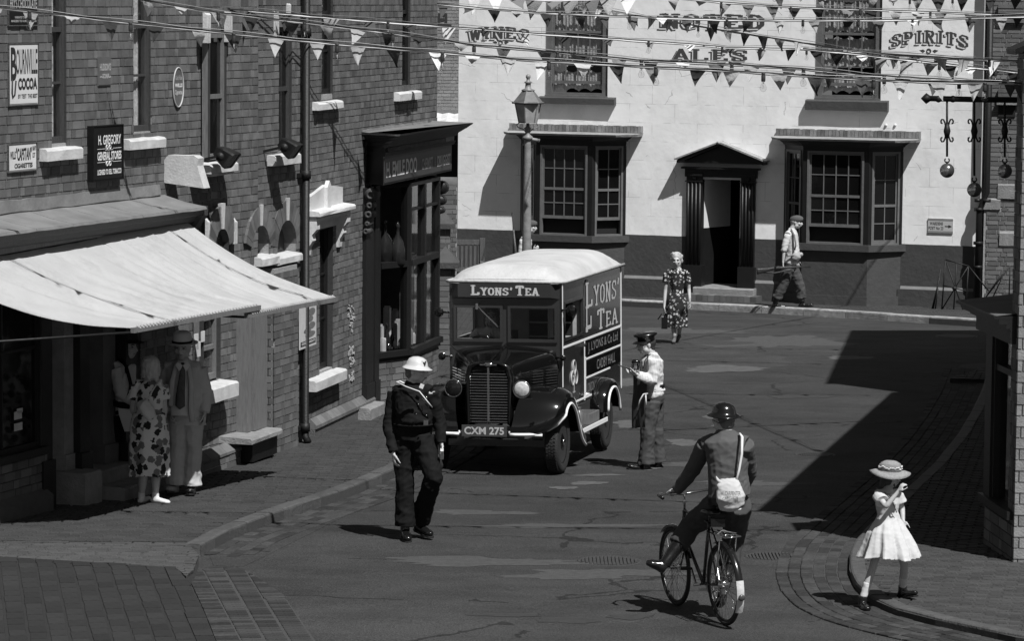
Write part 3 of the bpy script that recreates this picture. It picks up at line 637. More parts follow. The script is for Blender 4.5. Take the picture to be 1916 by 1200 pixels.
for W_ in (wB1, wB2): sash(LB, mid, W_, .055, 1, 2, frame=TIMG if W_ is wB1 else TIMM, pane=GLD)
q = MB(); q.pb(LB, wB2[0]+.03, wB2[0]+.10, wB2[2]+.1, (wB2[2]+wB2[3])/2-.08, -.105, -.055); part(q, 'blind_edge', WHITEP, mid)
stone(LB, mid, R2(LB, 393, 306, 444, 322, .12), -.1, .13, STONE); stone(LB, mid, R2(LB, 514, 289, 562, 308, .1), -.1, .11, STONE)
stone(LB, mid, R2(LB, 398, 320, 443, 328, .1), 0, .07, STONE, 'corbel')
def arch(pl, par, R, rise, th, nb=13, white=(), key=True, m=BRK, o=.012, keyh=.0):
    u0, u1, z0, z1 = R; uc = (u0+u1)/2; hw = (u1-u0)/2; r = (hw*hw+rise*rise)/(2*rise); cz = z1-r; a0 = math.asin(min(1, hw/r))
    for k in range(nb):
        a = -a0+2*a0*k/nb; b = -a0+2*a0*(k+1)/nb-.006; wh = key and k == nb//2; oo = o+(.012 if wh else random.uniform(-.002, .003)); t = th*(1.12 if wh else 1)+keyh*wh
        q = MB(); vs = [(uc+rr*sin(x), cz+rr*cos(x)) for rr, x in ((r, a), (r, b), (r+t, b), (r+t, a))]
        q.hexa([pl.pt(u, z, -.02) for u, z in vs]+[pl.pt(u, z, oo) for u, z in vs]); part(q, 'keystone' if wh else 'voussoir', STONE if wh or k in white else m, par, recalc=True)
    # dark brick backing above the springing inside the opening corners
    q = MB(); n = 10
    for sgn in (-1, 1):
        pts = [(uc+sgn*hw, cz+r*cos(a0)), (uc+sgn*hw, z1)]+[(uc+sgn*r*sin(a0*i/n), cz+r*cos(a0*i/n)) for i in range(n+1)]
        pts = pts[:2]+[(x, z) for x, z in pts[2:]]
        vs = [pl.pt(x, z, .004) for x, z in pts]; q.prism(vs, -pl.n*.2)
    part(q, 'spandrel', m, par, recalc=True)
arch(LB, mid, archs[0], .2, .26, 11); arch(LB, mid, archs[1], .42, .22, 15); arch(LB, mid, archs[2], .42, .24, 15)
for x0, x1 in ((387, 391), (436, 442)):
    stone(LB, mid, R2(LB, x0, 412, x1, 456, .0), -.02, .014, STONE, 'springer')
sash(LB, mid, (archs[0][0], archs[0][1], wG[3]+.1, archs[0][3]), .1, 1, 1, frame=TIMM, meet=False)
q = MB(); q.pb(LB, archs[2][0], archs[2][1], archs[2][2], archs[2][3], -.18, -.15); part(q, 'door_panel', TIMM, mid)
q = MB(); q.pb(LB, archs[1][0]+.02, archs[1][1], archs[1][2], archs[1][3], -.3, -.22); part(q, 'door', TIMD, mid)
stone(LB, mid, R2(LB, 491, 480, 524, 496, .1), -.1, .1, STONE); stone(LB, mid, R2(LB, 521, 478, 567, 492, .1), -.1, .1, STONE)
stone(LB, mid, R2(LB, 524, 496, 562, 512, .06), -.05, .06, TIMM, 'moulding')
sash(LB, mid, wG, .08, 1, 2, frame=TIMG, pane=GLC, curtain=True)
stone(LB, mid, R2(LB, 385, 722, 445, 750, .14), -.15, .15, STONE)
# timber post, stone step and brick buttress of the doorway
a, b = upx(LB, 467, .12), upx(LB, 492, .12); zb = LB.px(480, 805, .12)[1]; zt = LB.px(480, 560, .12)[1]
q = MB(); q.pb(LB, a, a+.12, zb, zt, -.1, .1); q.pb(LB, a+.16, b+.12, zb, zt, -.1, .13); part(q, 'door_post', TIMG, mid)
stone(LB, mid, R2(LB, 468, 812, 526, 822, .3), -.2, .32, STONEG, 'step')
stone(LB, mid, (LB.px(474, 840, .25)[0], LB.px(520, 840, .25)[0], LB.px(495, 858, .25)[1], LB.px(495, 823, .28)[1]), -.1, .24, TIMB, 'riser')
a, b = upx(LB, 512, .1), upx(LB, 556, .1); zt = LB.px(540, 498, .1)[1]
q = MB(); q.pb(LB, a+.02, b-.02, -.3, zt, -.1, .1); part(q, 'buttress', MORT, mid)
BT = PL(LB.pt(a, 0, .0)[:2], (LB.n.x, LB.n.y)); BT.n = -LB.t   # the buttress end that faces the street's near side
bricks(LB, a, b, LB.px(540, 826, .1)[1]-.1, zt, [], .0865, mid, BRK2, seed=14, out=.105, nsep=100)
bricks(BT, 0, .1, LB.px(530, 830, .1)[1]-.1, zt, [], .0865, mid, BRK2, seed=15, nsep=60, out=.02)
for pl, x0, x1, y, nm in ((LB, 330, 466, 825, 'p'), ):
    a, b = upx(pl, x0, .0, 850), upx(pl, x1, 0, 850); zz = LB.px(430, 842, .05)[1]
    n = 9
    for k in range(n):
        u = a+(b-a)*k/n; extr(pl, [(0, zz+.08), (.02, zz+.08), (.11, zz), (.11, zz-.03), (0, zz-.03)], u, u+(b-a)/n-.006, BRK2, 'plinth_brick', mid)
    q = MB(); q.pb(pl, a, b, -.4, zz-.03, -.1, .09); part(q, 'plinth', MORT2, mid)
    bricks(pl, a, b, zz-.03-.0865*4, zz-.03, [], .0865, mid, BRK2, seed=16, out=.092, nsep=60, L=.235)
# limewash smears left on the brickwork are chips of old render
for (x0, y0, x1, y1, pl, par) in ((365, 625, 372, 655, LB, mid), (368, 640, 376, 668, LB, mid), (378, 620, 384, 640, LB, mid)):
    R = R2(pl, x0, y0, x1, y1, .02); q = MB(); q.pb(pl, *R, .005, .016); part(q, 'bill', mat('paper', .5, .8, .2, 8, 0), par)
q = MB(); q.pb(LB, uBA-.1, uBC+.1, ZT, ZT+.1, -.4, .25); part(q, 'eaves', TIMM, mid)
q = MB(); q.add([LB.pt(uBA, ZT+.1, .3), LB.pt(uBC, ZT+.1, .3), LB.pt(uBC, ZT+3, -4), LB.pt(uBA, ZT+3, -4)], [(0, 1, 2, 3)]); part(q, 'roof', FELT, mid)
# white painted reveals and head at the top of window B1
for x0, y0, x1, y1 in ((384, 24, 393, 80), (424, 24, 434, 78)): stone(LB, mid, R2(LB, x0, y0, x1, y1, .01), -.02, .02, STONE, 'quoin')
for x0, y0, x1, y1 in ((513, 20, 521, 70), (536, 5, 543, 42)): stone(LB, mid, R2(LB, x0, y0, x1, y1, .01), -.02, .02, STONE, 'quoin')
# drainpipe
dp = thing('drainpipe', 'long black iron drainpipe on the brick wall left of the white hooded window', 'drainpipe', LB.pt(uBC, 0, .08)[:2]+(.0,))
zb = LC.px(571, 812, .08)[1]; q = MB(); pu = LB.px(572, 500, .09)[0]; A = LB.pt(pu, ZT, .09); B_ = LB.pt(pu, zb, .09)
q.tube([A, B_, B_+V((.04, -.05, -.08))], .045, 12); part(q, 'pipe', IRON, dp)
for y in (60, 327, 560, 800):
    z = LB.px(572, y, .09)[1]; q = MB(); q.tube([LB.pt(pu, z+.05, .09), LB.pt(pu, z-.05, .09)], .06, 12); q.pb(LB, pu-.11, pu+.11, z-.03, z+.02, .0, .05); part(q, 'collar', IRON, dp)
# ---------------------------------------------------------- chemist
chem = thing('chemist_shop', 'brick chemist building with dark shopfront bay, lettered fascia board and white window sills', 'building', LC.pt(2, 0, 0)[:2]+(-.05,))
uCE = upx(LC, 817, 0, 200); wC1 = R2(LC, 601, -60, 623, 176); wC2 = R2(LC, 752, -60, 768, 160); wH = R2(LC, 597, 424, 623, 692)
b0, b1 = upx(LC, 690), upx(LC, 806)
zS = LC.px(700, 345, .2)[1]
H_C = [(*wC1[:3], 6.4), (*wC2[:3], 6.4), wH, (b0+.1, b1, -1, zS)]
q = shell(LC, uCB, uCE, -.5, ZT, H_C, -.25, -.006); part(q, 'wall', MORT, chem)
bricks(LC, uCB, uCE, -.22, ZV, H_C, .0835, chem, BRK, seed=22, L=.18)
END = PL(LC.pt(uCE, 0)[:2], (-LC.n.x, -LC.n.y)); END.n = LC.t
q = MB(); q.pb(END, 0, 6, -.5, ZT, -.25, 0); part(q, 'wall', BRK, chem)
for W_, s_ in ((wC1, (597, 190, 643, 204)), (wC2, (748, 172, 790, 187))):
    sash(LC, chem, (*W_[:3], 6.2), .06, 1, 4, frame=TIMD); stone(LC, chem, R2(LC, *s_, .09), -.08, .09, WHITEP)
sash(LC, chem, wH, .1, 1, 3, frame=TIMD, pane=GLD); stone(LC, chem, R2(LC, 590, 702, 648, 722, .13), -.1, .14, STONE)
# white hood: gable block, finial, shelf, consoles
hz = LC.px(620, 392, .12)[1]; hu0, hu1 = upx(LC, 588, .12, 390), upx(LC, 650, .12, 390)
stone(LC, chem, (hu0-.02, hu1+.12, hz-.04, hz+.02), 0, .2, WHITEP, 'hood_shelf'); stone(LC, chem, (hu0+.02, hu1+.06, hz-.1, hz-.045), 0, .15, WHITEP, 'hood_moulding')
q = MB(); hm = (hu0+hu1)/2; top = LC.px(615, 352, .05)[1]
q.prism([LC.pt(u, z, .06) for u, z in ((hu0+.05, hz+.03), (hu1, hz+.03), (hu1, top-.02), (hm, top+.05), (hu0+.05, top-.06))], -LC.n*.06); part(q, 'hood_gable', WHITEP, chem, recalc=True)
q = MB(); ft = LC.px(618, 337, .08)[1]; q.prism([LC.pt(u, z, .1) for u, z in ((hm-.1, hz+.03), (hm+.1, hz+.03), (hm+.1, ft-.08), (hm, ft), (hm-.1, ft-.08))], -LC.n*.05); part(q, 'finial', WHITEP, chem, recalc=True)
stone(LC, chem, (hu0+.05, hu1+.02, LC.px(615, 424)[1], hz-.1), -.02, .03, WHITEP, 'lintel')
for uu in (hu0+.0, hu1-.12):
    q = MB(); prof = [(0, hz-.1), (.15, hz-.1), (.15, hz-.2), (.09, hz-.27), (.1, hz-.34), (.05, hz-.42), (.04, hz-.52), (0, hz-.52)]
    q.add([LC.pt(uu, z, o) for o, z in prof]+[LC.pt(uu+.16, z, o) for o, z in prof], [tuple(range(8)), tuple(range(8, 16))[::-1]]+[(i, 8+i, 8+(i+1) % 8, (i+1) % 8) for i in range(8)])
    part(q, 'console', WHITEP, chem, recalc=True)
# flaked whitewash beside the window
RAG = mat('old_whitewash', .36, .9, .4, 30, .3, 60, dirt=.6)
def flake(pl, par, pts, o=.013, m=RAG):
    xs = [p[0] for p in pts]; ys = [p[1] for p in pts]; q = MB(); n = 0
    while n < 26:
        x, y = random.uniform(min(xs), max(xs)), random.uniform(min(ys), max(ys))
        if not inside(pts, x, y): continue
        n += 1; k = random.randint(5, 7); rx, ry = random.uniform(.8, 2.4), random.uniform(1.5, 4.5); vs = []
        for i in range(k): r_ = random.uniform(.5, 1.1); u, z = pl.px(x+cos(6.283*i/k)*rx*r_, y+sin(6.283*i/k)*ry*r_, 0); vs.append(pl.pt(u, z, o+n*.0003))
        q.prism(vs, -pl.n*.006)
    part(q, 'whitewash_patch', m, par, kind='stuff', recalc=True)
flake(LC, chem, [(648, 572), (656, 568), (663, 585), (662, 610), (657, 628), (652, 606), (646, 600)]); flake(LC, chem, [(651, 646), (661, 650), (662, 678), (655, 690), (650, 670)]); flake(LC, chem, [(652, 700), (661, 694), (660, 712), (650, 716)])
# plinth
a, b = uCB+.15, b0; n = 12; zz = LC.px(640, 772, .05)[1]
for k in range(n):
    u = a+(b-a)*k/n; extr(LC, [(0, zz+.08), (.02, zz+.08), (.1, zz), (.1, zz-.04), (0, zz-.04)], u, u+(b-a)/n-.006, BRK2, 'plinth_brick', chem)
q = MB(); q.pb(LC, a, b, -.5, zz-.04, -.1, .08); part(q, 'plinth', BRKD, chem)
# shopfront: canted bay in plan (u, out)
SF = thing_none = None
zP = LC.px(765, 742, .3)[1]; zSill = LC.px(765, 655, .33)[1]; zTr = LC.px(765, 492, .3)[1]; zHd = LC.px(765, 343, .3)[1]
plan = [(upx(LC, 704, .0), .0), (upx(LC, 765, .3), .30), (upx(LC, 820, .3), .30), (upx(LC, 820, .3)+.35, .0)]
def facet(i, off=0):
    (ua, oa), (ub_, ob) = plan[i], plan[i+1]; A = LC.pt(ua, 0, oa); B_ = LC.pt(ub_, 0, ob); f_ = PL(A[:2], (B_-A)[:2]); return f_, (B_-A).length
roomC = MB(); rb = (b0+.1, b1+.3)
roomC.pb(LC, rb[0], rb[1], -.5, zHd+.2, -2.6, -2.5); roomC.pb(LC, rb[0]-.05, rb[0], -.5, zHd+.2, -2.5, -.2); roomC.pb(LC, rb[1], rb[1]+.05, -.5, zHd+.2, -2.5, -.2); roomC.pb(LC, rb[0], rb[1], zHd+.1, zHd+.2, -2.5, -.1)
part(roomC, 'dark_room', mat('dim_room', .02, .9, .2, 3, 0), chem)
for i, ncol in ((0, 1), (1, 2), (2, 1)):
    f_, L_ = facet(i)
    q = MB(); q.pb(f_, 0, L_, -.5, zSill-.08, -.2, -.006); part(q, 'wall', MORT, chem)
    bricks(f_, .005, L_-.005, zP-.25, zSill-.08, [], .0835, chem, BRK2, seed=30+i, nsep=60)
    q = MB(); q.pb(f_, -.05, L_+.05, zSill-.08, zSill, -.15, .05); q.pb(f_, -.02, L_+.02, zSill-.13, zSill-.08, -.1, .02); part(q, 'sill', TIMD, chem)
    q = MB(); q.pb(f_, -.0, .07, zSill, zHd, -.1, .012+.001*i); q.pb(f_, L_-.07, L_, zSill, zHd, -.1, .013+.001*i)
    for k in range(1, ncol): q.pb(f_, L_*k/ncol-.05, L_*k/ncol+.05, zSill, zHd, -.1, .011)
    q.pb(f_, .07, L_-.07, zTr-.05, zTr+.03, -.08, .03); q.pb(f_, .07, L_-.07, zHd-.05, zHd, -.08, .01)
    if i == 1: q.pb(f_, .07, L_-.07, LC.px(790, 388, .3)[1]-.015, LC.px(790, 388, .3)[1]+.015, -.06, .0)
    part(q, 'window_frame', TIMD, chem)
    for k in range(ncol):
        for za, zb_ in ((zSill, zTr-.05), (zTr+.03, zHd-.05)):
            g_ = MB(); g_.add([f_.pt(L_*k/ncol+.05, za, -.04), f_.pt(L_*(k+1)/ncol-.05, za, -.04), f_.pt(L_*(k+1)/ncol-.05, zb_, -.04), f_.pt(L_*k/ncol+.05, zb_, -.04)], [(0, 1, 2, 3)]); part(g_, 'pane', GLC, chem)
q = MB(); q.add([LC.pt(u, zTr-.02, o-.03) for u, o in plan]+[LC.pt(plan[3][0], zTr-.02, -.5), LC.pt(plan[0][0], zTr-.02, -.5)], [(0, 1, 2, 3, 4, 5)]); q.add([LC.pt(u, zSill, o-.03) for u, o in plan]+[LC.pt(plan[3][0], zSill, -.5), LC.pt(plan[0][0], zSill, -.5)], [(0, 1, 2, 3, 4, 5)]); part(q, 'display_shelf', TIMM, chem)
# pilasters
for x0, x1, nm in ((683, 697, 'pilaster'), (700, 708, 'door_frame')):
    a, b = upx(LC, x0, .05), upx(LC, x1, .05); q = MB(); q.pb(LC, a, b, -.45, zHd, -.1, .06); q.pb(LC, a-.01, b+.01, -.45, zP+.3, -.1, .08); part(q, nm, TIMD, chem)
stone(LC, chem, (upx(LC, 694, .25, 760), upx(LC, 722, .25, 760), LC.px(705, 765, .2)[1]-.1, LC.px(705, 757, .2)[1]), -.2, .24, STONEG, 'step')
# scrolled console
zq = LC.px(700, 350, .15)[1]; uq = upx(LC, 686, .06, 380)
q = MB()
for k, (r_, dz) in enumerate(((.085, -.10), (.05, -.24), (.06, -.36), (.035, -.48), (.045, -.58))):
    c_ = LC.pt(uq, zq+dz, .12-.015*k); q.lathe(c_-LC.t*.02, [(r_*.2, 0), (r_, .0), (r_, .2), (r_*.3, .2)], 14, axis=LC.t); q.torus(c_-LC.t*.03, r_*.55, .018, LC.t, 16, 6)
part(q, 'console', TIMM, chem)
q = MB(); c_ = LC.pt(upx(LC, 835, .3, 330), zq-.2, .2)
for k, (r_, dz) in enumerate(((.1, 0), (.07, -.18), (.05, -.32))): q.lathe(c_+V((0, 0, dz)), [(r_*.2, 0), (r_, .0), (r_, .2), (r_*.3, .2)], 12, axis=LC.t)
part(q, 'console', TIMD, chem)
# fascia and cornice, canted at the near end
fz0, fz1 = LC.px(717, 347, .34)[1], LC.px(717, 293, .34)[1]
def ring(dout, near_x=683, o=.34):
    un = upx(LC, near_x, .0, 300)-dout*.9; uf = upx(LC, 845, o, 300)+dout*.7
    uk = upx(LC, 717, o, 300)-dout*.6
    return [(un, -.02), (un, .02+dout*.35), (uk, o+dout), (uf, o+dout), (uf, -.02)]
def band(par, z0, z1, d0, d1, m, nm, o=.34):
    A, B_ = ring(d0, o=o), ring(d1, o=o); q = MB(); n = 5
    q.add([LC.pt(u, z0, oo) for u, oo in A]+[LC.pt(u, z1, oo) for u, oo in B_], [tuple(range(n)), tuple(range(n, 2*n))[::-1]]+[(i, n+i, n+(i+1) % n, (i+1) % n) for i in range(n)])
    return part(q, nm, m, par, recalc=True)
band(chem, fz0, fz1, 0, 0, TIMD, 'fascia'); cz = fz1
for k, (h, d0, d1, m) in enumerate(((.05, .03, .05, TIMD), (.07, .03, .03, TIMB), (.05, .06, .09, TIMD), (.05, .10, .17, TIMD), (.05, .18, .24, TIMD), (.03, .25, .27, LEAD))):
    band(chem, cz+.0005*k, cz+h, d0, d1, m, 'cornice'); cz += h
n = 46; q = MB()
for k in range(n):
    u = ring(0)[2][0]+.04+k*.075
    if u < ring(0)[3][0]-.05: q.pb(LC, u, u+.035, fz1+.055, fz1+.11, .34, .40)
part(q, 'dentils', TIMD, chem, kind='stuff')
A = ring(.27); q = MB(); zw = LC.px(700, 247)[1]
q.add([LC.pt(A[0][0], cz+.01, .0), LC.pt(A[1][0], cz, A[1][1]), LC.pt(A[2][0], cz, A[2][1]), LC.pt(A[3][0], cz, A[3][1]), LC.pt(A[4][0], cz+.02, 0), LC.pt(A[4][0]-.2, zw-.07, 0), LC.pt(A[0][0]+.1, zw-.07, 0)], [(0, 1, 2, 3, 4, 5, 6)]); part(q, 'roof', LEAD, chem, recalc=True)
extr(LC, [(0, zw+.05), (.015, zw+.05), (.04, zw-.07), (0, zw-.08)], A[0][0]+.05, A[4][0]-.3, LEAD, 'flashing', chem, 14, .006)
# fascia lettering in its board
bx0, bx1 = upx(LC, 719, .345, 312), upx(LC, 844, .345, 312)
q = MB(); q.pb(LC, bx0, bx1, fz0+.03, fz1-.03, .335, .352); part(q, 'name_board', mat('slate_board', .04, .5, .1, 6, 0), chem)
write(LC, 'H. EMILE DOO', bx0+.08, bx0+(bx1-bx0)*.46, fz0+.09, fz1-.08, .355, INKW, chem, bold=.035); write(LC, 'CHEMIST', bx0+(bx1-bx0)*.53, bx0+(bx1-bx0)*.70, fz0+.1, fz1-.12, .355, INKL, chem, bold=.03)
write(LC, '&', bx0+(bx1-bx0)*.725, bx0+(bx1-bx0)*.75, fz0+.12, fz1-.13, .355, INKG, chem); write(LC, 'DRUGGIST', bx0+(bx1-bx0)*.77, bx0+(bx1-bx0)*.98, fz0+.1, fz1-.12, .355, INKW, chem, bold=.03)
q = MB(); q.pb(LC, uCB-.1, uCE+.1, ZT, ZT+.1, -.4, .25); part(q, 'eaves', TIMM, chem)
q = MB(); q.add([LC.pt(uCB, ZT+.1, .3), LC.pt(uCE, ZT+.1, .3), LC.pt(uCE, ZT+3, -4), LC.pt(uCB, ZT+3, -4)], [(0, 1, 2, 3)]); part(q, 'roof', FELT, chem)
# goods in the chemist's window: carboys, jars and packets, each a thing
BOT = mat('dark_bottle', .02, .1, .3, 4, 0); PKT = mat('packet_card', .55, .7, .3, 6, 0, rnd=.5); f0, L0 = facet(0)
def bottle(P, h, r, lab, cat='bottle', grp='bottles and jars in the chemist window', m=None):
    q = MB(); q.lathe(P, [(r*.8, 0), (r, h*.05), (r, h*.35), (r*.75, h*.55), (r*.25, h*.7), (r*.22, h*.85), (r*.35, h*.88), (r*.2, h*.95), (.004, h)], 14); solo(q, 'bottle', m or BOT, lab, cat, grp)
for k, (x, y, h, r) in enumerate(((719, 490, .62, .13), (744, 492, .58, .1))):
    P = atY(x, y, LC.pt(plan[0][0]+.5, 0).y-.1); bottle(V((P.x, P.y, zTr-.018)), h, r, ('large round show bottle with tall stopper on the transom shelf, nearer the pilaster', 'slimmer show bottle with tall stopper on the transom shelf, further from the pilaster')[k], grp='show bottles on the transom shelf')
rr = random.Random(3); n = 0; ORD = 'first second third fourth fifth sixth seventh eighth ninth tenth eleventh twelfth'.split()
for row, (dz, cnt) in enumerate(((0, 12), (.13, 9), (.3, 4))):
    for k in range(cnt):
        u = plan[0][0]+.15+(k+.5)*1.7/cnt+rr.uniform(-.03, .03); o = -.02-.16*row+min(.2, (u-plan[0][0])*.3)
        P = LC.pt(u, zSill+.002+(0 if row == 0 else dz*0), o)
        if rr.random() < .55:
            q = MB(); wd, hh = rr.uniform(.06, .11), rr.uniform(.08, .2)+dz; q.box(P+V((0, 0, hh/2)), (wd, .06, hh), Matrix.Rotation(rr.uniform(-.6, .3), 3, 'Z')); q.box(P+V((0, 0, hh+.012)), (wd*.8, .05, .022), Matrix.Rotation(rr.uniform(-.4, .3), 3, 'Z')); solo(q, 'packet', PKT, '%s packet %s of the chemist window, %s from the pilaster' % ('tall' if hh > .3 else 'stout' if wd > .085 else 'slim', ('at the glass', 'in the middle row', 'at the back')[row], ORD[k]), 'packet', 'packets on the chemist window ledge')
        else: dk = rr.random() < .5; bottle(P, rr.uniform(.12, .22)+dz, rr.uniform(.025, .045), '%s jar %s of the chemist window, %s from the pilaster' % ('dark' if dk else 'pale', ('at the glass', 'in the middle row', 'at the back')[row], ORD[k]), m=BOT if dk else PKT, grp='small jars on the chemist window ledge')
# ------------------------------------------------------------ signs on the store wall
ENW = mat('white_enamel', .62, .25, .06, 4, .03, 9, dirt=.25, coat=.3); ENB = mat('black_enamel', .012, .3, .1, 4, .03, 9); RUST = mat('rust', .06, .8, .3, 12, .2, 60); ENG = mat('grey_enamel', .11, .35, .2, 4, .05, 9, dirt=.4)
def board(name, lab, R, o1, m, edge=None, pl=LA):
    t = thing(name, lab, 'sign', pl.pt((R[0]+R[1])/2, R[2], .02)); q = MB(); u0, u1, z0, z1 = R; e = .01
    q.pb(pl, u0, u1, z0, z1, .008, o1-.004); q.pb(pl, u0+e, u1-e, z0+e, z1-e, o1-.004, o1); part(q, 'plate', m, t)
    if edge: 
        q = MB(); [q.pb(pl, *b_, .006, o1+.006) for b_ in ((u0-.012, u1+.012, z1, z1+.012), (u0-.012, u1+.012, z0-.012, z0), (u0-.012, u0, z0, z1), (u1, u1+.012, z0, z1))]; part(q, 'rim', edge, t)
    return t
def fr(R, a, b, c, d): u0, u1, z0, z1 = R; return u0+(u1-u0)*a, u0+(u1-u0)*b, z0+(z1-z0)*c, z0+(z1-z0)*d
R = LA.rect(17, 82, 71, 195, .02); t = board('enamel_sign', 'tall white enamel cocoa sign with large tailed B on the upper left wall', R, .022, ENW, RUST)
write(LA, 'OURNVILLE', *fr(R, .24, .97, .50, .92), .024, INKB, t, bold=.012); write(LA, 'COCOA', *fr(R, .3, .96, .24, .44), .024, INKB, t, bold=.05); write(LA, 'BY TEST  THE BEST', *fr(R, .3, .97, .1, .17), .024, INKB, t, bold=.02)
write(LA, 'B', *fr(R, .05, .25, .40, .95), .024, INKB, t, bold=.03); q = MB(); pts = [fr(R, a, a, b, b) for a, b in ((.1, .42), (.09, .2), (.11, .12), (.18, .17), (.22, .4))]; q.tube([LA.pt(a[0], a[2], .025) for a in pts], [(.016, .001)]*5, 4, side=LA.t); part(q, 'lettering', INKB, t)
R = LA.rect(16, 269, 68, 319, .02); t = board('enamel_sign', 'small white enamel cigarette sign low on the left wall', R, .022, ENW, RUST)
write(LA, '"CAPSTAN"', *fr(R, .26, .82, .38, .86), .024, INKB, t, bold=.03); write(LA, 'WILLS', *fr(R, .05, .25, .45, .75), .024, INKB, t, bold=.02); write(LA, 'NAVY\nCUT', *fr(R, .85, .98, .45, .9), .024, INKB, t, bold=.02); write(LA, 'CIGARETTES', *fr(R, .2, .85, .1, .28), .024, INKB, t, bold=.04)
R = LA.rect(16, -40, 70, 46, .02); t = board('enamel_sign', 'black enamel chocolate sign cut by the top left corner of the picture', R, .022, ENB, RUST)
write(LA, "FRY'S CHOCOLATE", *fr(R, .04, .97, .36, .58), .024, INKL, t, bold=.02); write(LA, 'WARRANTED TO KEEP IN ANY CLIMATE', *fr(R, .2, .95, .14, .19), .024, INKL, t, bold=.02); write(LA, 'MAKERS TO H.M. THE KING', *fr(R, .08, .95, .06, .11), .024, INKL, t, bold=.02); write(LA, '300 GOLD MEDALS', *fr(R, .08, .95, .7, .9), .024, INKL, t, bold=.02)
R = LA.rect(184, 106, 208, 160, .02); t = board('enamel_sign', 'small dark rusty soap sign between the two tall windows', R, .022, ENG, None)
write(LA, "HUDSON'S", *fr(R, .1, .95, .52, .78), .024, INKL, t, bold=.03); write(LA, 'SOAP', *fr(R, .3, .8, .25, .42), .024, INKL, t, bold=.04); write(LA, '~ ~', *fr(R, .1, .95, .27, .34), .024, INKL, t)
R = LA.rect(174, 236, 229, 336, .07); t = board('shop_sign', 'black hanging board of the general stores with white lettering', R, .075, ENB, TIMB)
write(LA, 'H. GREGORY', *fr(R, .16, .93, .66, .84), .078, INKW, t, bold=.02); write(LA, 'GENERAL STORES', *fr(R, .13, .94, .37, .53), .078, INKW, t, bold=.03); write(LA, 'LICENSED TO SELL TOBACCO', *fr(R, .13, .94, .1, .2), .078, INKW, t, bold=.03)
q = MB(); [q.pb(LA, *fr(R, a, b, c, c+.008), .076, .078) for a, b, c in ((.13, .4, .58), (.66, .94, .58), (.13, .4, .33), (.66, .94, .33), (.4, .66, .555), (.4, .66, .345))]; [q.torus(LA.pt(*(lambda r_: (r_[0], r_[2]))(fr(R, .5+s_*.05, 0, c, 0)), .078), .022, .005, LA.n, 12, 4) for s_ in (-1, 1) for c in (.61, .3)]; part(q, 'ornament', INKW, t)
R = LA.rect(323, 126, 343, 202, .02) if False else R2(LA, 324, 126, 343, 200, .02)
t = thing('enamel_sign', 'oval cigarette sign high on the brick wall right of the second tall window', 'sign', LA.pt(R[0], R[2], 0)); q = MB(); uc, zc = (R[0]+R[1])/2, (R[2]+R[3])/2; n = 28
for k, (s_, o) in enumerate(((1, .022),)):
    q.prism([LA.pt(uc+cos(2*pi*i/n)*(R[1]-R[0])/2, zc+sin(2*pi*i/n)*(R[3]-R[2])/2, .02) for i in range(n)], LA.n*-.012)
part(q, 'plate', ENG, t, recalc=True); q = MB(); pts = [LA.pt(uc+cos(2*pi*i/n)*(R[1]-R[0])/2, zc+sin(2*pi*i/n)*(R[3]-R[2])/2, .022) for i in range(n+1)]; q.tube(pts, .008, 6, cap=False); part(q, 'rim', INKL, t)
write(LA, 'WILLS', *fr(R, .15, .88, .5, .6), .024, INKW, t, bold=.04); write(LA, 'Gold Flake', *fr(R, .2, .85, .68, .8), .024, INKL, t, bold=.01); write(LA, 'Cigarettes', *fr(R, .15, .88, .28, .44), .024, INKL, t, bold=.04)
# poster beside the drainpipe
R = R2(LC, 561, 571, 592, 650, .14); t = thing('poster', 'pale wartime poster of a face hung in front of the drainpipe', 'poster', LC.pt(R[0], R[2], .1)); q = MB(); q.pb(LC, *R, .13, .14); part(q, 'board', mat('poster_paper', .5, .7, .1, 12, 0), t)
q = MB(); [q.prism([LC.pt(uc_+cos(2*pi*i/14)*a_, zc_+sin(2*pi*i/14)*b_, .143) for i in range(14)], -LC.n*.001) for uc_, zc_, a_, b_ in [((lambda r_: r_[0])(fr(R, x, 0, y, 0)), (lambda r_: r_[2])(fr(R, x, 0, y, 0)), (R[1]-R[0])*w_, (R[3]-R[2])*h_) for x, y, w_, h_ in ((.7, .82, .22, .09), (.6, .66, .2, .07), (.72, .5, .2, .08), (.45, .4, .22, .06), (.62, .3, .3, .07))]]; part(q, 'picture', mat('poster_print', .14, .7, .3, 40, 0), t, recalc=True)
q = MB(); q.pb(LC, *fr(R, .05, .95, .06, .17), .14, .142); part(q, 'banner', INKB, t); write(LC, 'GOOD NIGHT!', *fr(R, .1, .9, .09, .15), .144, INKW, t, bold=.03)
for y in (.78, .55, .34): write(LC, 'careless talk', *fr(R, .06, .55, y, y+.04), .144, INKB, t) if False else None
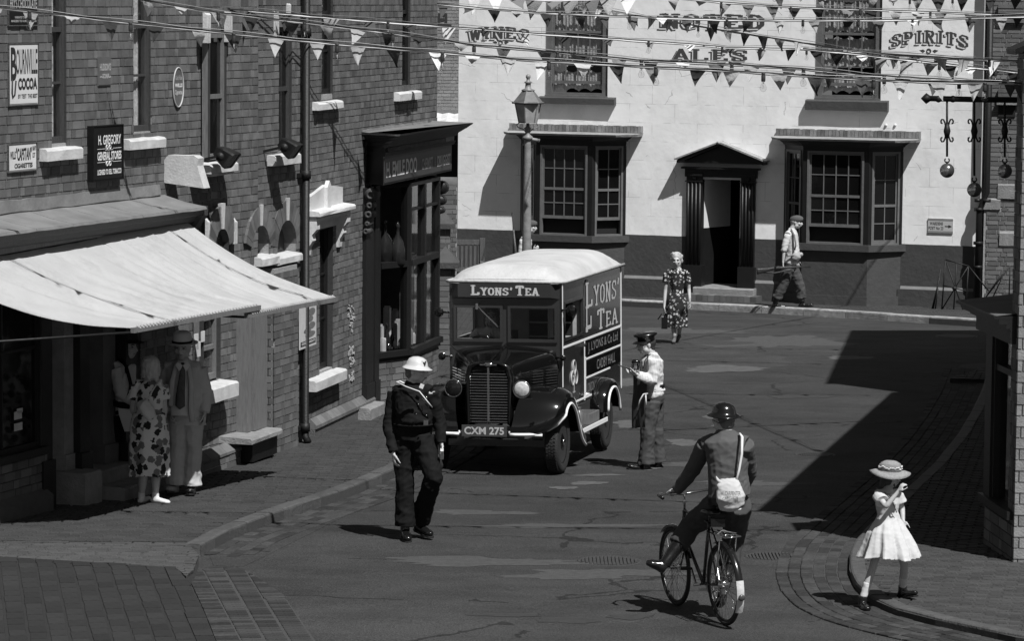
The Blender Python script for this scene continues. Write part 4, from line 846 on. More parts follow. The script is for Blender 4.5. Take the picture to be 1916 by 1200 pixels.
# spotlights
def flood(x, y, pl, lab, uo):
    u, z = pl.px(x, y, .25); c = pl.pt(u, z, .25); t = thing('floodlight', lab, 'floodlight', pl.pt(u, z-.2, .1), 'black floodlights above the stone sills'); d = (pl.n*.75-V((0, 0, .55))+pl.t*.2).normalized(); up = d.cross(pl.t).normalized(); sx = pl.t
    q = MB(); n = []
    for k, (a, w_, h_) in enumerate(((-.11, .07, .055), (-.04, .11, .08), (.07, .135, .10), (.10, .135, .10))): n.append([c+d*a+sx*i*w_+up*j*h_ for i, j in ((-1, -.8), (-.8, -1), (.8, -1), (1, -.8), (1, .8), (.8, 1), (-.8, 1), (-1, .8))])
    q.grid(n, False, True); q.add(n[0], [tuple(range(8))]); part(q, 'housing', mat('black_plastic', .01, .3, .1, 5, 0), t, recalc=True)
    q = MB(); q.add([p_-d*.012 for p_ in n[3]], [tuple(range(8))]); part(q, 'lens', GLD, t)
    q = MB(); q.bar(c-sx*.05, c-sx*.2-pl.n*.05, .03); q.bar(c-sx*.2-pl.n*.04, pl.pt(u-.2, z-.05, 0), .03); q.tube([c-sx*.17, c-sx*.2], .05, 10); part(q, 'bracket', IRON, t)
flood(422, 292, LB, 'black floodlight on the stone sill beside the shopfront end block', 0); flood(541, 275, LB, 'black floodlight on the sill next to the drainpipe', 0)
# ------------------------------------------------------------ the public house
PUBW = mat('pub_limewash', .8, .8, .05, 3, .16, 7, extra=ashlar_extra, dist=.007, dirt=.22); PUBD = mat('pub_dado', .048, .7, .12, 3, .2, 12, dirt=.35)
PUBT = mat('pub_dark_paint', .010, .45, .15, 6, .06, 20, spec=.35); PUBS = mat('pub_window_paint', .12, .45, .15, 6, .1, 20); PUBL = mat('pub_lead', .26, .6, .25, 7, .3, 20, dirt=.5)
pub = thing('public_house', 'white rendered public house with dark dado, two canted bay windows and pedimented door', 'pub', PUB.pt(0, 0, 0)[:2]+(-.55,))
def pr(x0, y0, x1, y1, o=0): return tuple(PUB.rect(x0, y0, x1, y1, o))
pu0, pu1 = PUB.px(857, 300)[0], PUB.px(1836, 300)[0]; PZT = 8.2
zD = PUB.px(1283, 443)[1]; zD1 = PUB.px(1740, 458)[1]; zD = (zD+zD1)/2; zPl = (PUB.px(1100, 516)[1]+PUB.px(1740, 534)[1])/2
gz = lambda u: G(PUB.pt(u, 0).y)+.12
U1 = pr(1020, -60, 1138, 183); U2 = pr(1525, -60, 1650, 188); DR = pr(1311, 336, 1384, 536)
bayL = [PUB.px(975, 400)[0]-.0, 0, 0, PUB.px(1173, 400)[0]]; bayR = [PUB.px(1474, 400)[0], 0, 0, PUB.px(1688, 400)[0]]
bayL[1], bayL[2] = PUB.px(1003, 350, .5)[0], PUB.px(1107, 350, .5)[0]; bayR[1], bayR[2] = PUB.px(1502, 350, .5)[0], PUB.px(1625, 350, .5)[0]
bayL[0] = bayL[1]-.52; bayR[0] = bayR[1]-.52; bayL[3] = bayL[2]+.55; bayR[3] = bayR[2]+.55
zbT = PUB.px(1050, 272, .5)[1]; zbS = PUB.px(1050, 441, .5)[1]; zbT2 = PUB.px(1563, 283, .5)[1]; zbS2 = PUB.px(1563, 458, .5)[1]
holes = [U1, U2, (DR[0], DR[1], -3, DR[3]), (bayL[0]+.05, bayL[3]-.05, zbS-.3, zbT+.1), (bayR[0]+.05, bayR[3]-.05, zbS2-.3, zbT2+.1)]
def uvwall(pl, rects, o, m, nm, par):
    q = MB(); uv = []
    for a, b, c, d in rects: q.add([pl.pt(a, c, o), pl.pt(b, c, o), pl.pt(b, d, o), pl.pt(a, d, o)], [(0, 1, 2, 3)]); uv += [(a, c), (b, c), (b, d), (a, d)]
    o_ = part(q, nm, m, par); l = o_.data.uv_layers.new(name='UVMap')
    for i, t in enumerate(uv): l.data[i].uv = (t[0]+20, t[1]+.07)
    return o_
uvwall(PUB, sub_rects(pu0, pu1, zD, PZT, holes), .004, PUBW, 'upper_wall', pub)
q = shell(PUB, pu0, pu1, -1, PZT, holes, -.3, -.0); part(q, 'wall', mat('pub_reveal', .5, .8, .1, 5, .1, 20), pub)
for a, b in ((pu0, bayL[0]+.05), (bayL[3]-.05, DR[0]), (DR[1], bayR[0]+.05), (bayR[3]-.05, pu1)):
    q = MB(); q.pb(PUB, a, b, zPl, zD, -.01, .012); part(q, 'dado', PUBD, pub); q = MB(); q.pb(PUB, a, b, -1, zPl-.05, -.01, .07); part(q, 'plinth', PUBD, pub)
for a, b in ((pu0, bayL[0]), (bayL[3], DR[0]-.33), (DR[1]+.33, bayR[0]), (bayR[3], pu1)):
    q = MB(); q.hexa([PUB.pt(u, z, o) for z, oo in ((zPl-.05, .07), (zPl+.005, .02)) for u, o in ((a, 0), (a, oo), (b, oo), (b, 0))]); part(q, 'plinth_weathering', mat('pub_dado_pale', .13, .7, .12, 6, .1, 20), pub)
q = MB(); GB = PL(PUB.pt(pu0, 0)[:2], (-PUB.n.x, -PUB.n.y)); q.pb(GB, 0, 8, -1.5, PZT, .0, .3); part(q, 'side_wall', BRK2, pub); q = MB(); q.pb(PUB, pu1-.3, pu1, -1.5, PZT, -8, -.3); part(q, 'side_wall', BRK2, pub)
# upper windows
def dirsash(R, nm, cols, rows, par, pl=PUB, rec=.1, lower_open=0, frame=PUBS, fw=.07, curtain=True, zmeet=.5):
    u0, u1, z0, z1 = R; q = MB(); o = -rec
    q.pb(pl, u0, u0+fw, z0, z1, o-.05, o+.05); q.pb(pl, u1-fw, u1, z0, z1, o-.05, o+.05); q.pb(pl, u0+fw, u1-fw, z1-fw, z1, o-.05, o+.048); q.pb(pl, u0+fw, u1-fw, z0, z0+fw*.8, o-.05, o+.048)
    a, b, c, d = u0+fw, u1-fw, z0+fw*.8+lower_open, z1-fw; f2 = .035
    q.pb(pl, a, a+f2, c, d, o-.04, o+.012); q.pb(pl, b-f2, b, c, d, o-.04, o+.012); q.pb(pl, a, b, c, c+.06, o-.04, o+.011); zm = c+(d-c)*zmeet; q.pb(pl, a, b, zm-.025, zm+.025, o-.04, o+.014); q.pb(pl, a, b, d-f2, d, o-.04, o+.011)
    a += f2; b -= f2; mw = .02; zs = []
    r1 = max(1, round(rows*(1-zmeet))); r0 = rows-r1
    zs = [c+.06+(zm-.025-c-.06)*j/r0 for j in range(r0)]+[zm+.025+(d-f2-zm-.025)*j/r1 for j in range(r1+1)]
    for i in range(1, cols): x = a+(b-a)*i/cols; q.pb(pl, x-mw/2, x+mw/2, c+.06, d-f2, o-.02, o+.008)
    for z in zs[1:-1]:
        if abs(z-zm) > .06: q.pb(pl, a, b, z-mw/2, z+mw/2, o-.02, o+.006)
    w_ = part(q, nm, frame, par)
    for i in range(cols):
        for j in range(len(zs)-1):
            t = [random.uniform(-.003, .003) for _ in range(2)]; g_ = MB(); x0, x1, y0, y1 = a+(b-a)*i/cols, a+(b-a)*(i+1)/cols, zs[j], zs[j+1]
            g_.add([pl.pt(x0, y0, o-.008+t[0]), pl.pt(x1, y0, o-.008+t[1]), pl.pt(x1, y1, o-.008-t[0]), pl.pt(x0, y1, o-.008-t[1])], [(0, 1, 2, 3)]); part(g_, 'pane', GLC if curtain else GLD, w_)
    g_ = MB(); dd_ = 1.2 if curtain else .10; g_.pb(pl, u0, u1, z0-.05, z1+.05, o-dd_-.1, o-dd_); part(g_, 'dark_room', DARK, w_)  # without curtains a black sheet just behind the panes stands in for room shade
    return w_
for R, s_ in ((U1, (1008, 182, 1150, 195)), (U2, (1507, 188, 1661, 207))):
    w_ = dirsash((R[0], R[1], R[2], 5.9), 'window', 4, 6, pub, rec=.09, lower_open=.18, fw=.13)
    u0, u1, z0, z1 = R
    stone(PUB, pub, PUB.rect(*s_, .1), -.05, .13, PUBD, 'sill'); q = MB(); q.pb(PUB, u0+.02, u1-.02, z0-.01, z0+.05, -.1, .05); part(q, 'sill', PUBS, pub)
    # gathered lace curtain in swags
    for row, (za, zb_) in enumerate(((z0+.13, z0+.56), (z0+.62, z0+1.25), (z0+1.3, 5.8))):
        g_ = MB(); n = 70; P = []
        for k in range(n+1):
            u = u0+.14+(u1-u0-.28)*k/n; ph = (k/n*4) % 1; sc = .06*sin(ph*pi)
            P.append([PUB.pt(u, z+(sc if z == za else -sc*.8 if row < 2 and z == zb_ else 0), -.17-.02*row+.007*sin(k*1.3)+.02*sin(ph*pi)) for z in (za, (za+zb_)/2, zb_)])
        g_.grid(P); part(g_, 'lace_curtain', CURT, w_)
# bays
def bay(B, zT_, zS_, cpx, cols, nm):
    pln = [(B[0], 0), (B[1], .5), (B[2], .5), (B[3], 0)]; bw = None
    cz = min(gz(B[1]), gz(B[2]))-.4
    q = MB(); q.prism([PUB.pt(u, cz, o+.0) for u, o in pln], V((0, 0, zS_-.1-cz))); bw = part(q, 'bay_wall', PUBD, pub, recalc=True)
    q = MB(); q.prism([PUB.pt(u+du, cz, o+.02) for (u, o), du in zip(pln, (-.03, -.01, .01, .03))], V((0, 0, zPl-.2-cz))); part(q, 'bay_plinth', PUBD, pub, recalc=True)
    q = MB(); q.prism([PUB.pt(u+du, zS_-.12, o+do) for (u, o), du, do in zip(pln, (-.1, -.05, .05, .1), (0, .09, .09, 0))], V((0, 0, .13))); part(q, 'bay_sill', PUBD, pub, recalc=True)
    for i in range(3):
        (ua, oa), (ub_, ob) = pln[i], pln[i+1]; A = PUB.pt(ua, 0, oa); C_ = PUB.pt(ub_, 0, ob); f_ = PL(A[:2], (C_-A)[:2]); L_ = (C_-A).length
        q = MB(); s1 = .09 if i == 1 else .07; q.pb(f_, 0, s1, zS_+.01, zT_, -.12, .006+.001*i); part(q, 'bay_post', PUBT, pub); q = MB(); q.pb(f_, L_-s1, L_, zS_+.01, zT_, -.12, .007+.001*i); part(q, 'bay_post', PUBT, pub)
        dirsash((s1, L_-s1, zS_+.01, zT_), 'bay_window', cols if i == 1 else 2, 4, pub, f_, rec=.03, lower_open=(.30 if i == 1 else (.0 if nm == 'R' else .28) if i == 2 else 0), frame=PUBS, fw=.04, curtain=False, zmeet=.42)
    # frieze, cornice and lead hood with a brick-on-edge course above
    def pb2(z0, z1, e0, e1, m, n_):
        q = MB(); A = [PUB.pt(u+du, z0, (o+do) if o else 0) for (u, o), du, do in zip(pln, (-e0*1.1, -e0*.5, e0*.5, e0*1.1), (0, e0, e0, 0))]; C_ = [PUB.pt(u+du, z1, (o+do) if o else 0) for (u, o), du, do in zip(pln, (-e1*1.1, -e1*.5, e1*.5, e1*1.1), (0, e1, e1, 0))]
        q.add(A+C_, [(0, 1, 2, 3), (7, 6, 5, 4)]+[(i, 4+i, 4+(i+1) % 4, (i+1) % 4) for i in range(4)]); part(q, n_, m, pub, recalc=True)
    pb2(zT_, zT_+.09, .0, .01, PUBT, 'frieze'); pb2(zT_+.09, zT_+.13, .03, .05, PUBT, 'cornice'); pb2(zT_+.13, zT_+.2, .06, .14, PUBT, 'cornice'); 
    x0, y0, x1, y1 = cpx; a, b = PUB.px(x0, (y0+y1)/2, .3)[0], PUB.px(x1, (y0+y1)/2, .3)[0]
    q = MB(); e = .012; zt = zT_+.2
    q.add([PUB.pt(a+.02, zt, 0), PUB.pt(a+.02, zt, .45), PUB.pt(a+.2, zt, .66), PUB.pt(b-.35, zt, .66), PUB.pt(b-.02, zt, .35), PUB.pt(b-.02, zt, 0)]+[PUB.pt(a, zt+.07, 0), PUB.pt(a, zt+.05, .46), PUB.pt(a+.2, zt+.04, .68), PUB.pt(b-.35, zt+.04, .68), PUB.pt(b, zt+.05, .36), PUB.pt(b, zt+.07, 0)], [tuple(range(6)), tuple(range(6, 12))[::-1]]+[(i, 6+i, 6+(i+1) % 6, (i+1) % 6) for i in range(6)])
    part(q, 'lead_hood', PUBL, pub, recalc=True)
    n = int((b-a)/.075); hh = PUB.px((x0+x1)/2, y0, .05)[1]
    for k in range(n):
        u = a+.0+(b-a)*k/n; q = MB(); q.pb(PUB, u, u+(b-a)/n-.008, zt+.07, max(hh, zt+.15)+random.uniform(-.006, .006), -.01, .13+random.uniform(-.006, .006)); part(q, 'brick', mat('pub_edge_brick', .17, .85, .3, 8, .2, 60, rnd=.3, dirt=.3), pub)
bay(bayL, zbT, zbS, (947, 233, 1195, 262), 4, 'L'); bay(bayR, zbT2, zbS2, (1447, 243, 1717, 268), 4, 'R')
# doorway
fb = DR[0]-.0; gD = gz((DR[0]+DR[1])/2); zDo = PUB.px(1345, 537)[1]
q = MB(); d0, d1 = DR[0], DR[1]
q.pb(PUB, d0-3, d1+.6, gD-.2, DR[3]+.1, -2.6, -2.5); q.pb(PUB, d0-3, d0-.03, gD-.2, DR[3]+.1, -2.5, -.32); q.pb(PUB, d1+.02, d1+.1, gD-.2, DR[3]+.1, -2.5, -.3); q.pb(PUB, d0-.02, d1+.02, DR[3]+.02, DR[3]+.1, -2.5, -.02); part(q, 'dark_room', DARK, pub)
for a, b in ((d1-.012, d1+.01), (d0-.01, d0+.006)): q = MB(); q.pb(PUB, a, b, zDo-.05, DR[3], -.32, -.002); part(q, 'door_jamb', PUBT, pub)
q = MB(); q.hexa([PUB.pt(u, z, o) for z in (PUB.px(1320, 425, -.4)[1], DR[3]+.02) for u, o in ((d0-.02, -.02), (d0+.02, -.02), (d0+.3, -1.0), (d0-.02, -1.0))]); part(q, 'passage_wall', PUBW if False else mat('passage_limewash', .6, .8, .05, 5, .1, 10), pub)
q = MB(); q.hexa([PUB.pt(u, z, o) for z in (zDo, PUB.px(1320, 425, -.4)[1]-.004) for u, o in ((d0-.02, -.02), (d0+.02, -.02), (d0+.3, -1.0), (d0-.02, -1.0))]); part(q, 'passage_dado', PUBT, pub)
for sx, (x0, x1) in enumerate(((1282, 1311), (1384, 1410))):
    a, b = PUB.px(x0, 430, .12)[0], PUB.px(x1, 430, .12)[0]; q = MB(); zt = PUB.px(1345, 330, .1)[1]
    q.pb(PUB, a, b, zDo, zt, -.1, .08)
    for k in range(4): c_ = a+(b-a)*(k+.5)/4; q.tube([PUB.pt(c_, zDo+.45, .085), PUB.pt(c_, zt-.12, .085)], (b-a)/11, 6)
    part(q, 'pilaster', PUBT, pub); q = MB(); q.pb(PUB, a-.03, b+.03, zDo-.02, zDo+.42, -.1, .14); part(q, 'pedestal', PUBT, pub)
    q = MB(); q.pb(PUB, a-.02, b+.02, zt-.12, zt-.1, -.05, .12); q.lathe(PUB.pt((a+b)/2, zt-.03, .08), [(.06, 0), (.055, .03), (.02, .035)], 12, axis=PUB.n); q.pb(PUB, a-.02, b+.02, zt, zt+.04, -.05, .13); part(q, 'capital', PUBT, pub)
q = MB(); a, b = PUB.px(1280, 320, .15)[0], PUB.px(1414, 320, .15)[0]; zt = PUB.px(1345, 332, .1)[1]; q.pb(PUB, a, b, zt, zt+.16, -.1, .1); q.pb(PUB, a-.06, b+.06, zt+.16, zt+.2, -.1, .17); part(q, 'entablature', PUBT, pub)
za, (uL, zL), (uR, zR_) = PUB.px(1345, 268, .3), PUB.px(1266, 300, .3), PUB.px(1428, 309, .3); uA = za[0]; zA = za[1]; zb_ = (zL+zR_)/2
q = MB(); q.prism([PUB.pt(u, z, .2) for u, z in ((uL+.08, zb_-.02), (uR-.08, zb_-.02), (uA, zA-.04))], -PUB.n*.22); part(q, 'pediment', PUBT, pub, recalc=True)
for (ua, zz), s_ in (((uL, zb_), -1), ((uR, zb_), 1)):
    q = MB(); q.hexa([PUB.pt(u, z, o) for o in (-.02, .3) for u, z in ((ua, zz-.03), (uA, zA-.05), (uA, zA), (ua, zz+.03))]); part(q, 'raking_cornice', PUBT, pub, recalc=True)
    q = MB(); q.hexa([PUB.pt(u, z, o) for o in (-.02, .33) for u, z in ((ua+s_*.04, zz+.032), (uA, zA+.002), (uA, zA+.035), (ua+s_*.05, zz+.06))]); part(q, 'lead_capping', PUBL, pub, recalc=True)
q = MB(); q.tube([PUB.pt(uA, zA+.01, .05), PUB.pt(uA, zA+.01, .35)], .035, 8); part(q, 'ridge_roll', PUBL, pub)
a, b = PUB.px(1303, 540, .2)[0], PUB.px(1410, 540, .2)[0]
stone(PUB, pub, (a-.05, b+.02, gD-.2, zDo), -.6, .28, STONEG, 'step'); n = 12; z2 = PUB.px(1360, 553, .5)[1]
for k in range(n):
    u = a-.12+(b-a+.3)*k/n; q = MB(); q.pb(PUB, u, u+(b-a+.3)/n-.008, gD-.2, z2+random.uniform(-.004, .004), .2, .6); part(q, 'step_brick', BRK2, pub)
# painted lettering with a drop shadow
PK = mat('pub_letter_paint', .05, .7, .12, 20, 0); PK2 = mat('pub_letter_shade', .33, .7, .1, 20, 0)
def sign(s, x0, y0, x1, y1, arch=0, th=1.15):
    R = pr(x0, y0, x1, y1); h = R[3]-R[2]
    for d, m, o, t in ((.055, PK, .0055, th), (.03, PUBW, .0065, th*.8), (0, PK, .0075, th)):
        mm = mat('pub_cream', .68, .8, .05, 5, 0) if m is PUBW else m
        qs, W = slab_text(s, t); q = MB(); P = []
        for x, y in [v for qd in qs for v in qd]:
            xx = x/W; bend = arch*(1-(2*xx-1)**2); sh = -arch*4*(2*xx-1)/ (R[1]-R[0])*0
            P.append(PUB.pt(R[0]+(R[1]-R[0])*xx-d, R[2]+h*y/6-d*.9+bend, o+.0003*((len(P)//4) % 7)))
        q.add(P, [(4*i, 4*i+1, 4*i+2, 4*i+3) for i in range(len(qs))]); part(q, 'lettering', m if m is not PUBW else mm, pub)
def scroll(x, y, w_):
    u, z = PUB.px(x, y); q = MB()
    for s_ in (-1, 1): q.add([PUB.pt(u+s_*.07, z, .006), PUB.pt(u+s_*w_*.6, z+.03, .006), PUB.pt(u+s_*w_, z+.01, .006), PUB.pt(u+s_*w_*.6, z-.04, .006)], [(0, 1, 2, 3)])
    q.torus(PUB.pt(u, z, .006), .04, .012, PUB.n, 16, 4); part(q, 'ornament', PK, pub)
sign('WINES', 880, 54, 990, 76, .05); scroll(937, 79, .18); sign('SPIRITS', 1668, 66, 1812, 90, .1); scroll(1738, 95, .19); sign('NOTED', 1238, 26, 1430, 53); sign('ALES', 1260, 92, 1398, 114)
# pinned painted bosses and wall sign
for x in (1658, 1675): u, z = PUB.px(x, 234); q = MB(); q.ball(PUB.pt(u, z, .01), .03, 8, 5); part(q, 'wall_boss', WHITEP, pub)
R = PUB.rect(1736, 409, 1783, 436, .03); t = thing('wall_sign', 'small grey wardens post sign with an arrow on the white pub wall', 'sign', PUB.pt(R[0], R[2], 0)); q = MB(); q.pb(PUB, *R, .005, .025); part(q, 'board', mat('sign_cream', .42, .7, .05, 5, 0), t)
q = MB(); h = R[3]-R[2]; q.pb(PUB, R[0], R[1], R[3]-h*.14, R[3], .025, .028); q.pb(PUB, R[0], R[1], R[2], R[2]+h*.14, .025, .028); part(q, 'border', INKG, t)
write(PUB, 'WARDENS', *fr(R, .08, .6, .54, .76), .028, INKM, t, bold=.02); write(PUB, 'POST No 23', *fr(R, .03, .62, .22, .44), .028, INKM, t, bold=.02)
q = MB(); a = fr(R, .68, .9, .44, .5); q.pb(PUB, *a, .025, .028); z = (a[2]+a[3])/2; q.add([PUB.pt(a[1]-.04, z+.03, .0285), PUB.pt(a[1]-.04, z-.03, .0285), PUB.pt(a[1]+.03, z, .0285)], [(0, 1, 2)]); part(q, 'arrow', INKB, t)
# drainpipes at the pub corner
def pipe(x, y0, y1, off, lab, r=.05, sw=None):
    u = PUB.px(x, 400, off)[0]; t = thing('drainpipe', lab, 'drainpipe', PUB.pt(u, -.5, off)); q = MB(); za, zc = PUB.px(x, y0, off)[1], PUB.px(x, y1, off)[1]; pts = [PUB.pt(u, za, off), PUB.pt(u, zc, off)]
    if sw: pts = [PUB.pt(u+.14, za, off), PUB.pt(u+.14, PUB.px(x, 360, off)[1], off), PUB.pt(u, PUB.px(x, 395, off)[1], off), PUB.pt(u, zc, off)]
    q.tube(pts, r, 10); part(q, 'pipe', IRON if sw else mat('grey_pipe', .03, .5, .2, 8, 0), t)
    for y in (375, 392, 455, 500): z = PUB.px(x, y, off)[1]; q = MB(); uu = u+(.14 if sw and y < 380 else 0); q.tube([PUB.pt(uu, z+.03, off), PUB.pt(uu, z-.03, off)], r*1.4, 10); part(q, 'collar', IRON, t)
pipe(1829, 465, 575, .12, 'short black drainpipe at the right end of the pub dado'); pipe(1832, -60, 560, .2, 'long drainpipe with a swan neck down the right corner of the pub', .06, True)
# ------------------------------------------------------------ brick building right of the pub
RB = PL(at(1862, 580, .0)[:2], (cos(radians(12)), -sin(radians(12)))); RB.p = PUB.pt(pu1+.32, 0, -.05); RB.p.z = 0
rbk = thing('brick_building', 'old dark brick building with stone blocks beside the right end of the pub', 'building', RB.pt(.3, 0, 0)[:2]+(-.5,))
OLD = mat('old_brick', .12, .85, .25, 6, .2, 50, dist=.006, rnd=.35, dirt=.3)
q = MB(); q.pb(RB, -.25, 3.5, -1.2, PZT, -3, -.006); part(q, 'wall', MORT2, rbk)
rbh = [RB.rect(1867, 345, 1916, 372), RB.rect(1870, 435, 1905, 460), RB.rect(1838, 372, 1872, 392)]
bricks(RB, -.2, 1.35, -1.0, 5.75, [tuple(r) for r in rbh], .088, rbk, OLD, L=.24, seed=51, joint=.016)
for r in rbh: stone(RB, rbk, r, -.02, .03, STONEG, 'stone_block', )
q = MB(); q.pb(RB, *RB.rect(1868, 197, 1900, 218), .0, .03); part(q, 'dark_slot', DARK, rbk); q = MB(); r = RB.rect(1865, 188, 1903, 196, .1); q.pb(RB, *r, 0, .12); part(q, 'ledge', STONEG, rbk)
for k, y in enumerate((8, 17, 26, 35, 166, 174, 182, 190)): r = RB.rect(1868, y, 1916, y+7, .05); q = MB(); q.pb(RB, *r, .0, .09-.006*(k % 4)); part(q, 'corbel_course', OLD, rbk)
# ------------------------------------------------------------ far brick gable with painted letters, left of the pub
FB = PL((-2.2, 84), (1, -.05)); fbk = thing('distant_brick_building', 'pale brick building seen in the gap between the chemist and the pub', 'building', (-1.6, 84, -1))
q = MB(); z0 = FB.px(835, 205)[1]; q.pb(FB, -3, 4.5, z0, 7.5, -3, -.006); part(q, 'wall', MORT2, fbk); bricks(FB, FB.px(800, 100)[0], FB.px(865, 100)[0], z0, 5.9, [], .08, fbk, mat('pale_brick', .2, .85, .2, 6, .3, 50, rnd=.15), seed=61, joint=.014, nsep=200)
write(FB, 'EL', FB.px(819, 36)[0], FB.px(845, 36)[0], FB.px(835, 49)[1], FB.px(835, 24)[1], .016, INKB, fbk, bold=.05)
q = MB(); q.pb(FB, -3, 4.5, FB.px(835, 212)[1], z0, -3, .1); part(q, 'lintel', TIMG, fbk)
for k in range(26):
    u = -3+k*.29; q = MB(); zt, zb2 = FB.px(835, 213, .1)[1], FB.px(835, 236, 1.2)[1]; q.add([FB.pt(u, zt, .1), FB.pt(u+.15, zt+.03, .1), FB.pt(u+.29, zt, .1), FB.pt(u+.29, zb2, 1.3), FB.pt(u+.15, zb2+.03, 1.3), FB.pt(u, zb2, 1.3)], [(0, 1, 4, 5), (1, 2, 3, 4)]); part(q, 'roof_sheet', mat('asbestos_sheet', .5, .8, .2, 6, .1, 20, dirt=.5), fbk)
q = MB(); q.pb(FB, -3, 4.5, -2.0, FB.px(835, 236, 1.2)[1]-.05, -.4, -.3); part(q, 'shed_front', DARK, fbk)
q = MB(); q.pb(FB, -3, 4.5, 7.5, 7.6, -3, .3); part(q, 'eaves', TIMM, fbk)
# yard wall and gate piers
def pier(x0, x1, yb, yt, Y, lab, capped=True):
    xa, xb = atY(x0, yt, Y).x, atY(x1, yt, Y).x; zt = atY((x0+x1)/2, yt, Y).z; g0 = G(Y)-.1; W = xb-xa; P_ = PL((xa, Y), (1, 0)); t = thing('gate_pier', lab, 'gate pier', (xa+W/2, Y+W/2, g0))
    q = MB(); q.pb(P_, .005, W-.005, g0, zt, -W, -.006); part(q, 'core', MORT, t); bricks(P_, 0, W, g0, zt, [], .085, t, BRK2, seed=int(x0)+int(yb), nsep=150)
    S_ = PL((xb, Y), (0, 1)); bricks(S_, 0, W, g0, zt, [], .085, t, BRK2, seed=int(x0)+9, nsep=60)
    if capped:
        q = MB(); e = .08; a, b, c, d = xa-e, xb+e, Y-e, Y+W+e; q.bx(a, b, c, d, zt, zt+.09); q.add([(a, c, zt+.09), (b, c, zt+.09), (b, d, zt+.09), (a, d, zt+.09), ((a+b)/2, (c+d)/2, zt+.34)], [(0, 1, 4), (1, 2, 4), (2, 3, 4), (3, 0, 4)]); part(q, 'cap', mat('cap_stone', .05, .8, .2, 8, .2, 30), t)
pier(816, 850, 690, 502, 54.5, 'brick gate pier with dark pyramid cap nearest the van mirror'); pier(812, 842, 600, 428, 61, 'further brick gate pier with pyramid cap below the cornice end')
YW = PL((-2.3, 62.5), (1, 0)); yw = thing('yard_wall', 'brick yard wall behind the gate piers, ending at the pub', 'wall', (-1.3, 62.5, -.6)); zt = atY(846, 345, 62.5).z; wb = atY(855, 400, 62.5).x+2.3
q = MB(); q.pb(YW, -1, wb, -1, zt, -.25, -.006); part(q, 'core', MORT, yw); bricks(YW, .3, wb, -.7, zt, [], .085, yw, BRK2, seed=77, nsep=300); q = MB(); q.tube([YW.pt(-1, zt, -.12), YW.pt(wb, zt, -.12)], .13, 10); part(q, 'coping', BRK2, yw)
# bench with slatted back
Yb = 68.6; bx = lambda x, y: atY(x, y, Yb); t = thing('bench', 'weathered wooden slatted bench against the pub dado behind the van', 'bench', (bx(875, 500).x, Yb, G(Yb)+.12)); WOOD = mat('weathered_wood', .1, .75, .3, 6, .3, 40, streak=(9, 9, 1))
xa, xb = bx(843, 450).x, bx(903, 450).x; zt = bx(875, 450).z; zs = bx(875, 503).z
for x in (xa, xb):
    q = MB(); q.bx(x-.05, x+.05, Yb-.1, Yb, G(Yb)+.1, zt+.05); part(q, 'post', WOOD, t); q = MB(); q.bx(x-.04, x+.04, Yb-.65, Yb-.05, bx(875, 490).z-.03, bx(875, 490).z+.03); part(q, 'armrest', WOOD, t); q = MB(); q.bx(x-.04, x+.04, Yb-.6, Yb-.52, G(Yb)+.1, bx(875, 490).z-.03); part(q, 'leg', WOOD, t)
q = MB(); q.bx(xa, xb, Yb-.08, Yb-.03, zt-.08, zt+.02); part(q, 'top_rail', WOOD, t); q = MB(); q.bx(xa, xb, Yb-.08, Yb-.03, zs-.05, zs+.03); part(q, 'bottom_rail', WOOD, t); q = MB(); q.bx(xa, xb, Yb-.6, Yb-.05, zs-.16, zs-.12); part(q, 'seat', WOOD, t)
for k in range(7): x = xa+(xb-xa)*(k+.7)/7.4; q = MB(); q.bx(x-.022, x+.022, Yb-.07, Yb-.04, zs, zt-.06); part(q, 'slat', WOOD, t)
# folded iron railing by the pub corner
t = thing('iron_railing', 'folding black iron railing with crossed bars at the pub corner', 'railing', PUB.pt(PUB.px(1790, 560, .5)[0], gz(pu1), .5)); ro = .55
def rp(x, y, o=ro): u, z = PUB.px(x, y, o); return PUB.pt(u, z, o)
for nm, A in (('frame', ((1769, 486, 1762, 580), (1769, 486, 1812, 498), (1812, 498, 1806, 592), (1762, 580, 1806, 592))), ('bar', ((1790, 492, 1784, 586), (1764, 534, 1808, 545), (1769, 486, 1806, 592), (1812, 498, 1762, 580))), ('frame', ((1890, 498, 1888, 556), (1890, 498, 1845, 556))), ('bar', ((1845, 556, 1875, 512), (1858, 556, 1880, 508), (1812, 498, 1850, 545))), ('frame', ((1760, 504, 1746, 580), (1755, 540, 1750, 580), (1758, 520, 1744, 578)))):
    for a in A: q = MB(); q.tube([rp(a[0], a[1]), rp(a[2], a[3])], .013, 6); part(q, nm, IRON, t)
q = MB(); q.ball(rp(1786, 540), .045, 10, 6); part(q, 'boss', IRON, t)
# ------------------------------------------------------------ right hand shop, its pier and window; the taller houses behind it throw the long shadow
C0 = at(1896, 1050, .09); rs = thing('corner_shop', 'right hand brick shop seen end on, with black shop window bay and slated roof', 'building', (C0.x+.5, C0.y, G(C0.y)))
SP = PL((C0.x, C0.y), (1, 0)); zg = G(C0.y)-.1; ze = SP.px(1893, 98)[1]
BRKS = mat('sunlit_brick', .19, .85, .25, 7, .15, 60, rnd=.2, dirt=.3)  # paler than the shop's side brick, sunlight on this face put into the colour
q = MB(); q.pb(SP, .005, 2.6, zg, ze, -.45, -.006); part(q, 'wall', MORT2, rs)
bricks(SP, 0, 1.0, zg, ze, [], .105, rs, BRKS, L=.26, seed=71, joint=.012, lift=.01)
ws = PL((C0.x, C0.y), (.0, 1)); ws.n = V((-1, 0, 0)); bricks(ws, 0.0, .4, zg, ze, [], .105, rs, OLD, L=.26, seed=72, joint=.012, nsep=0)
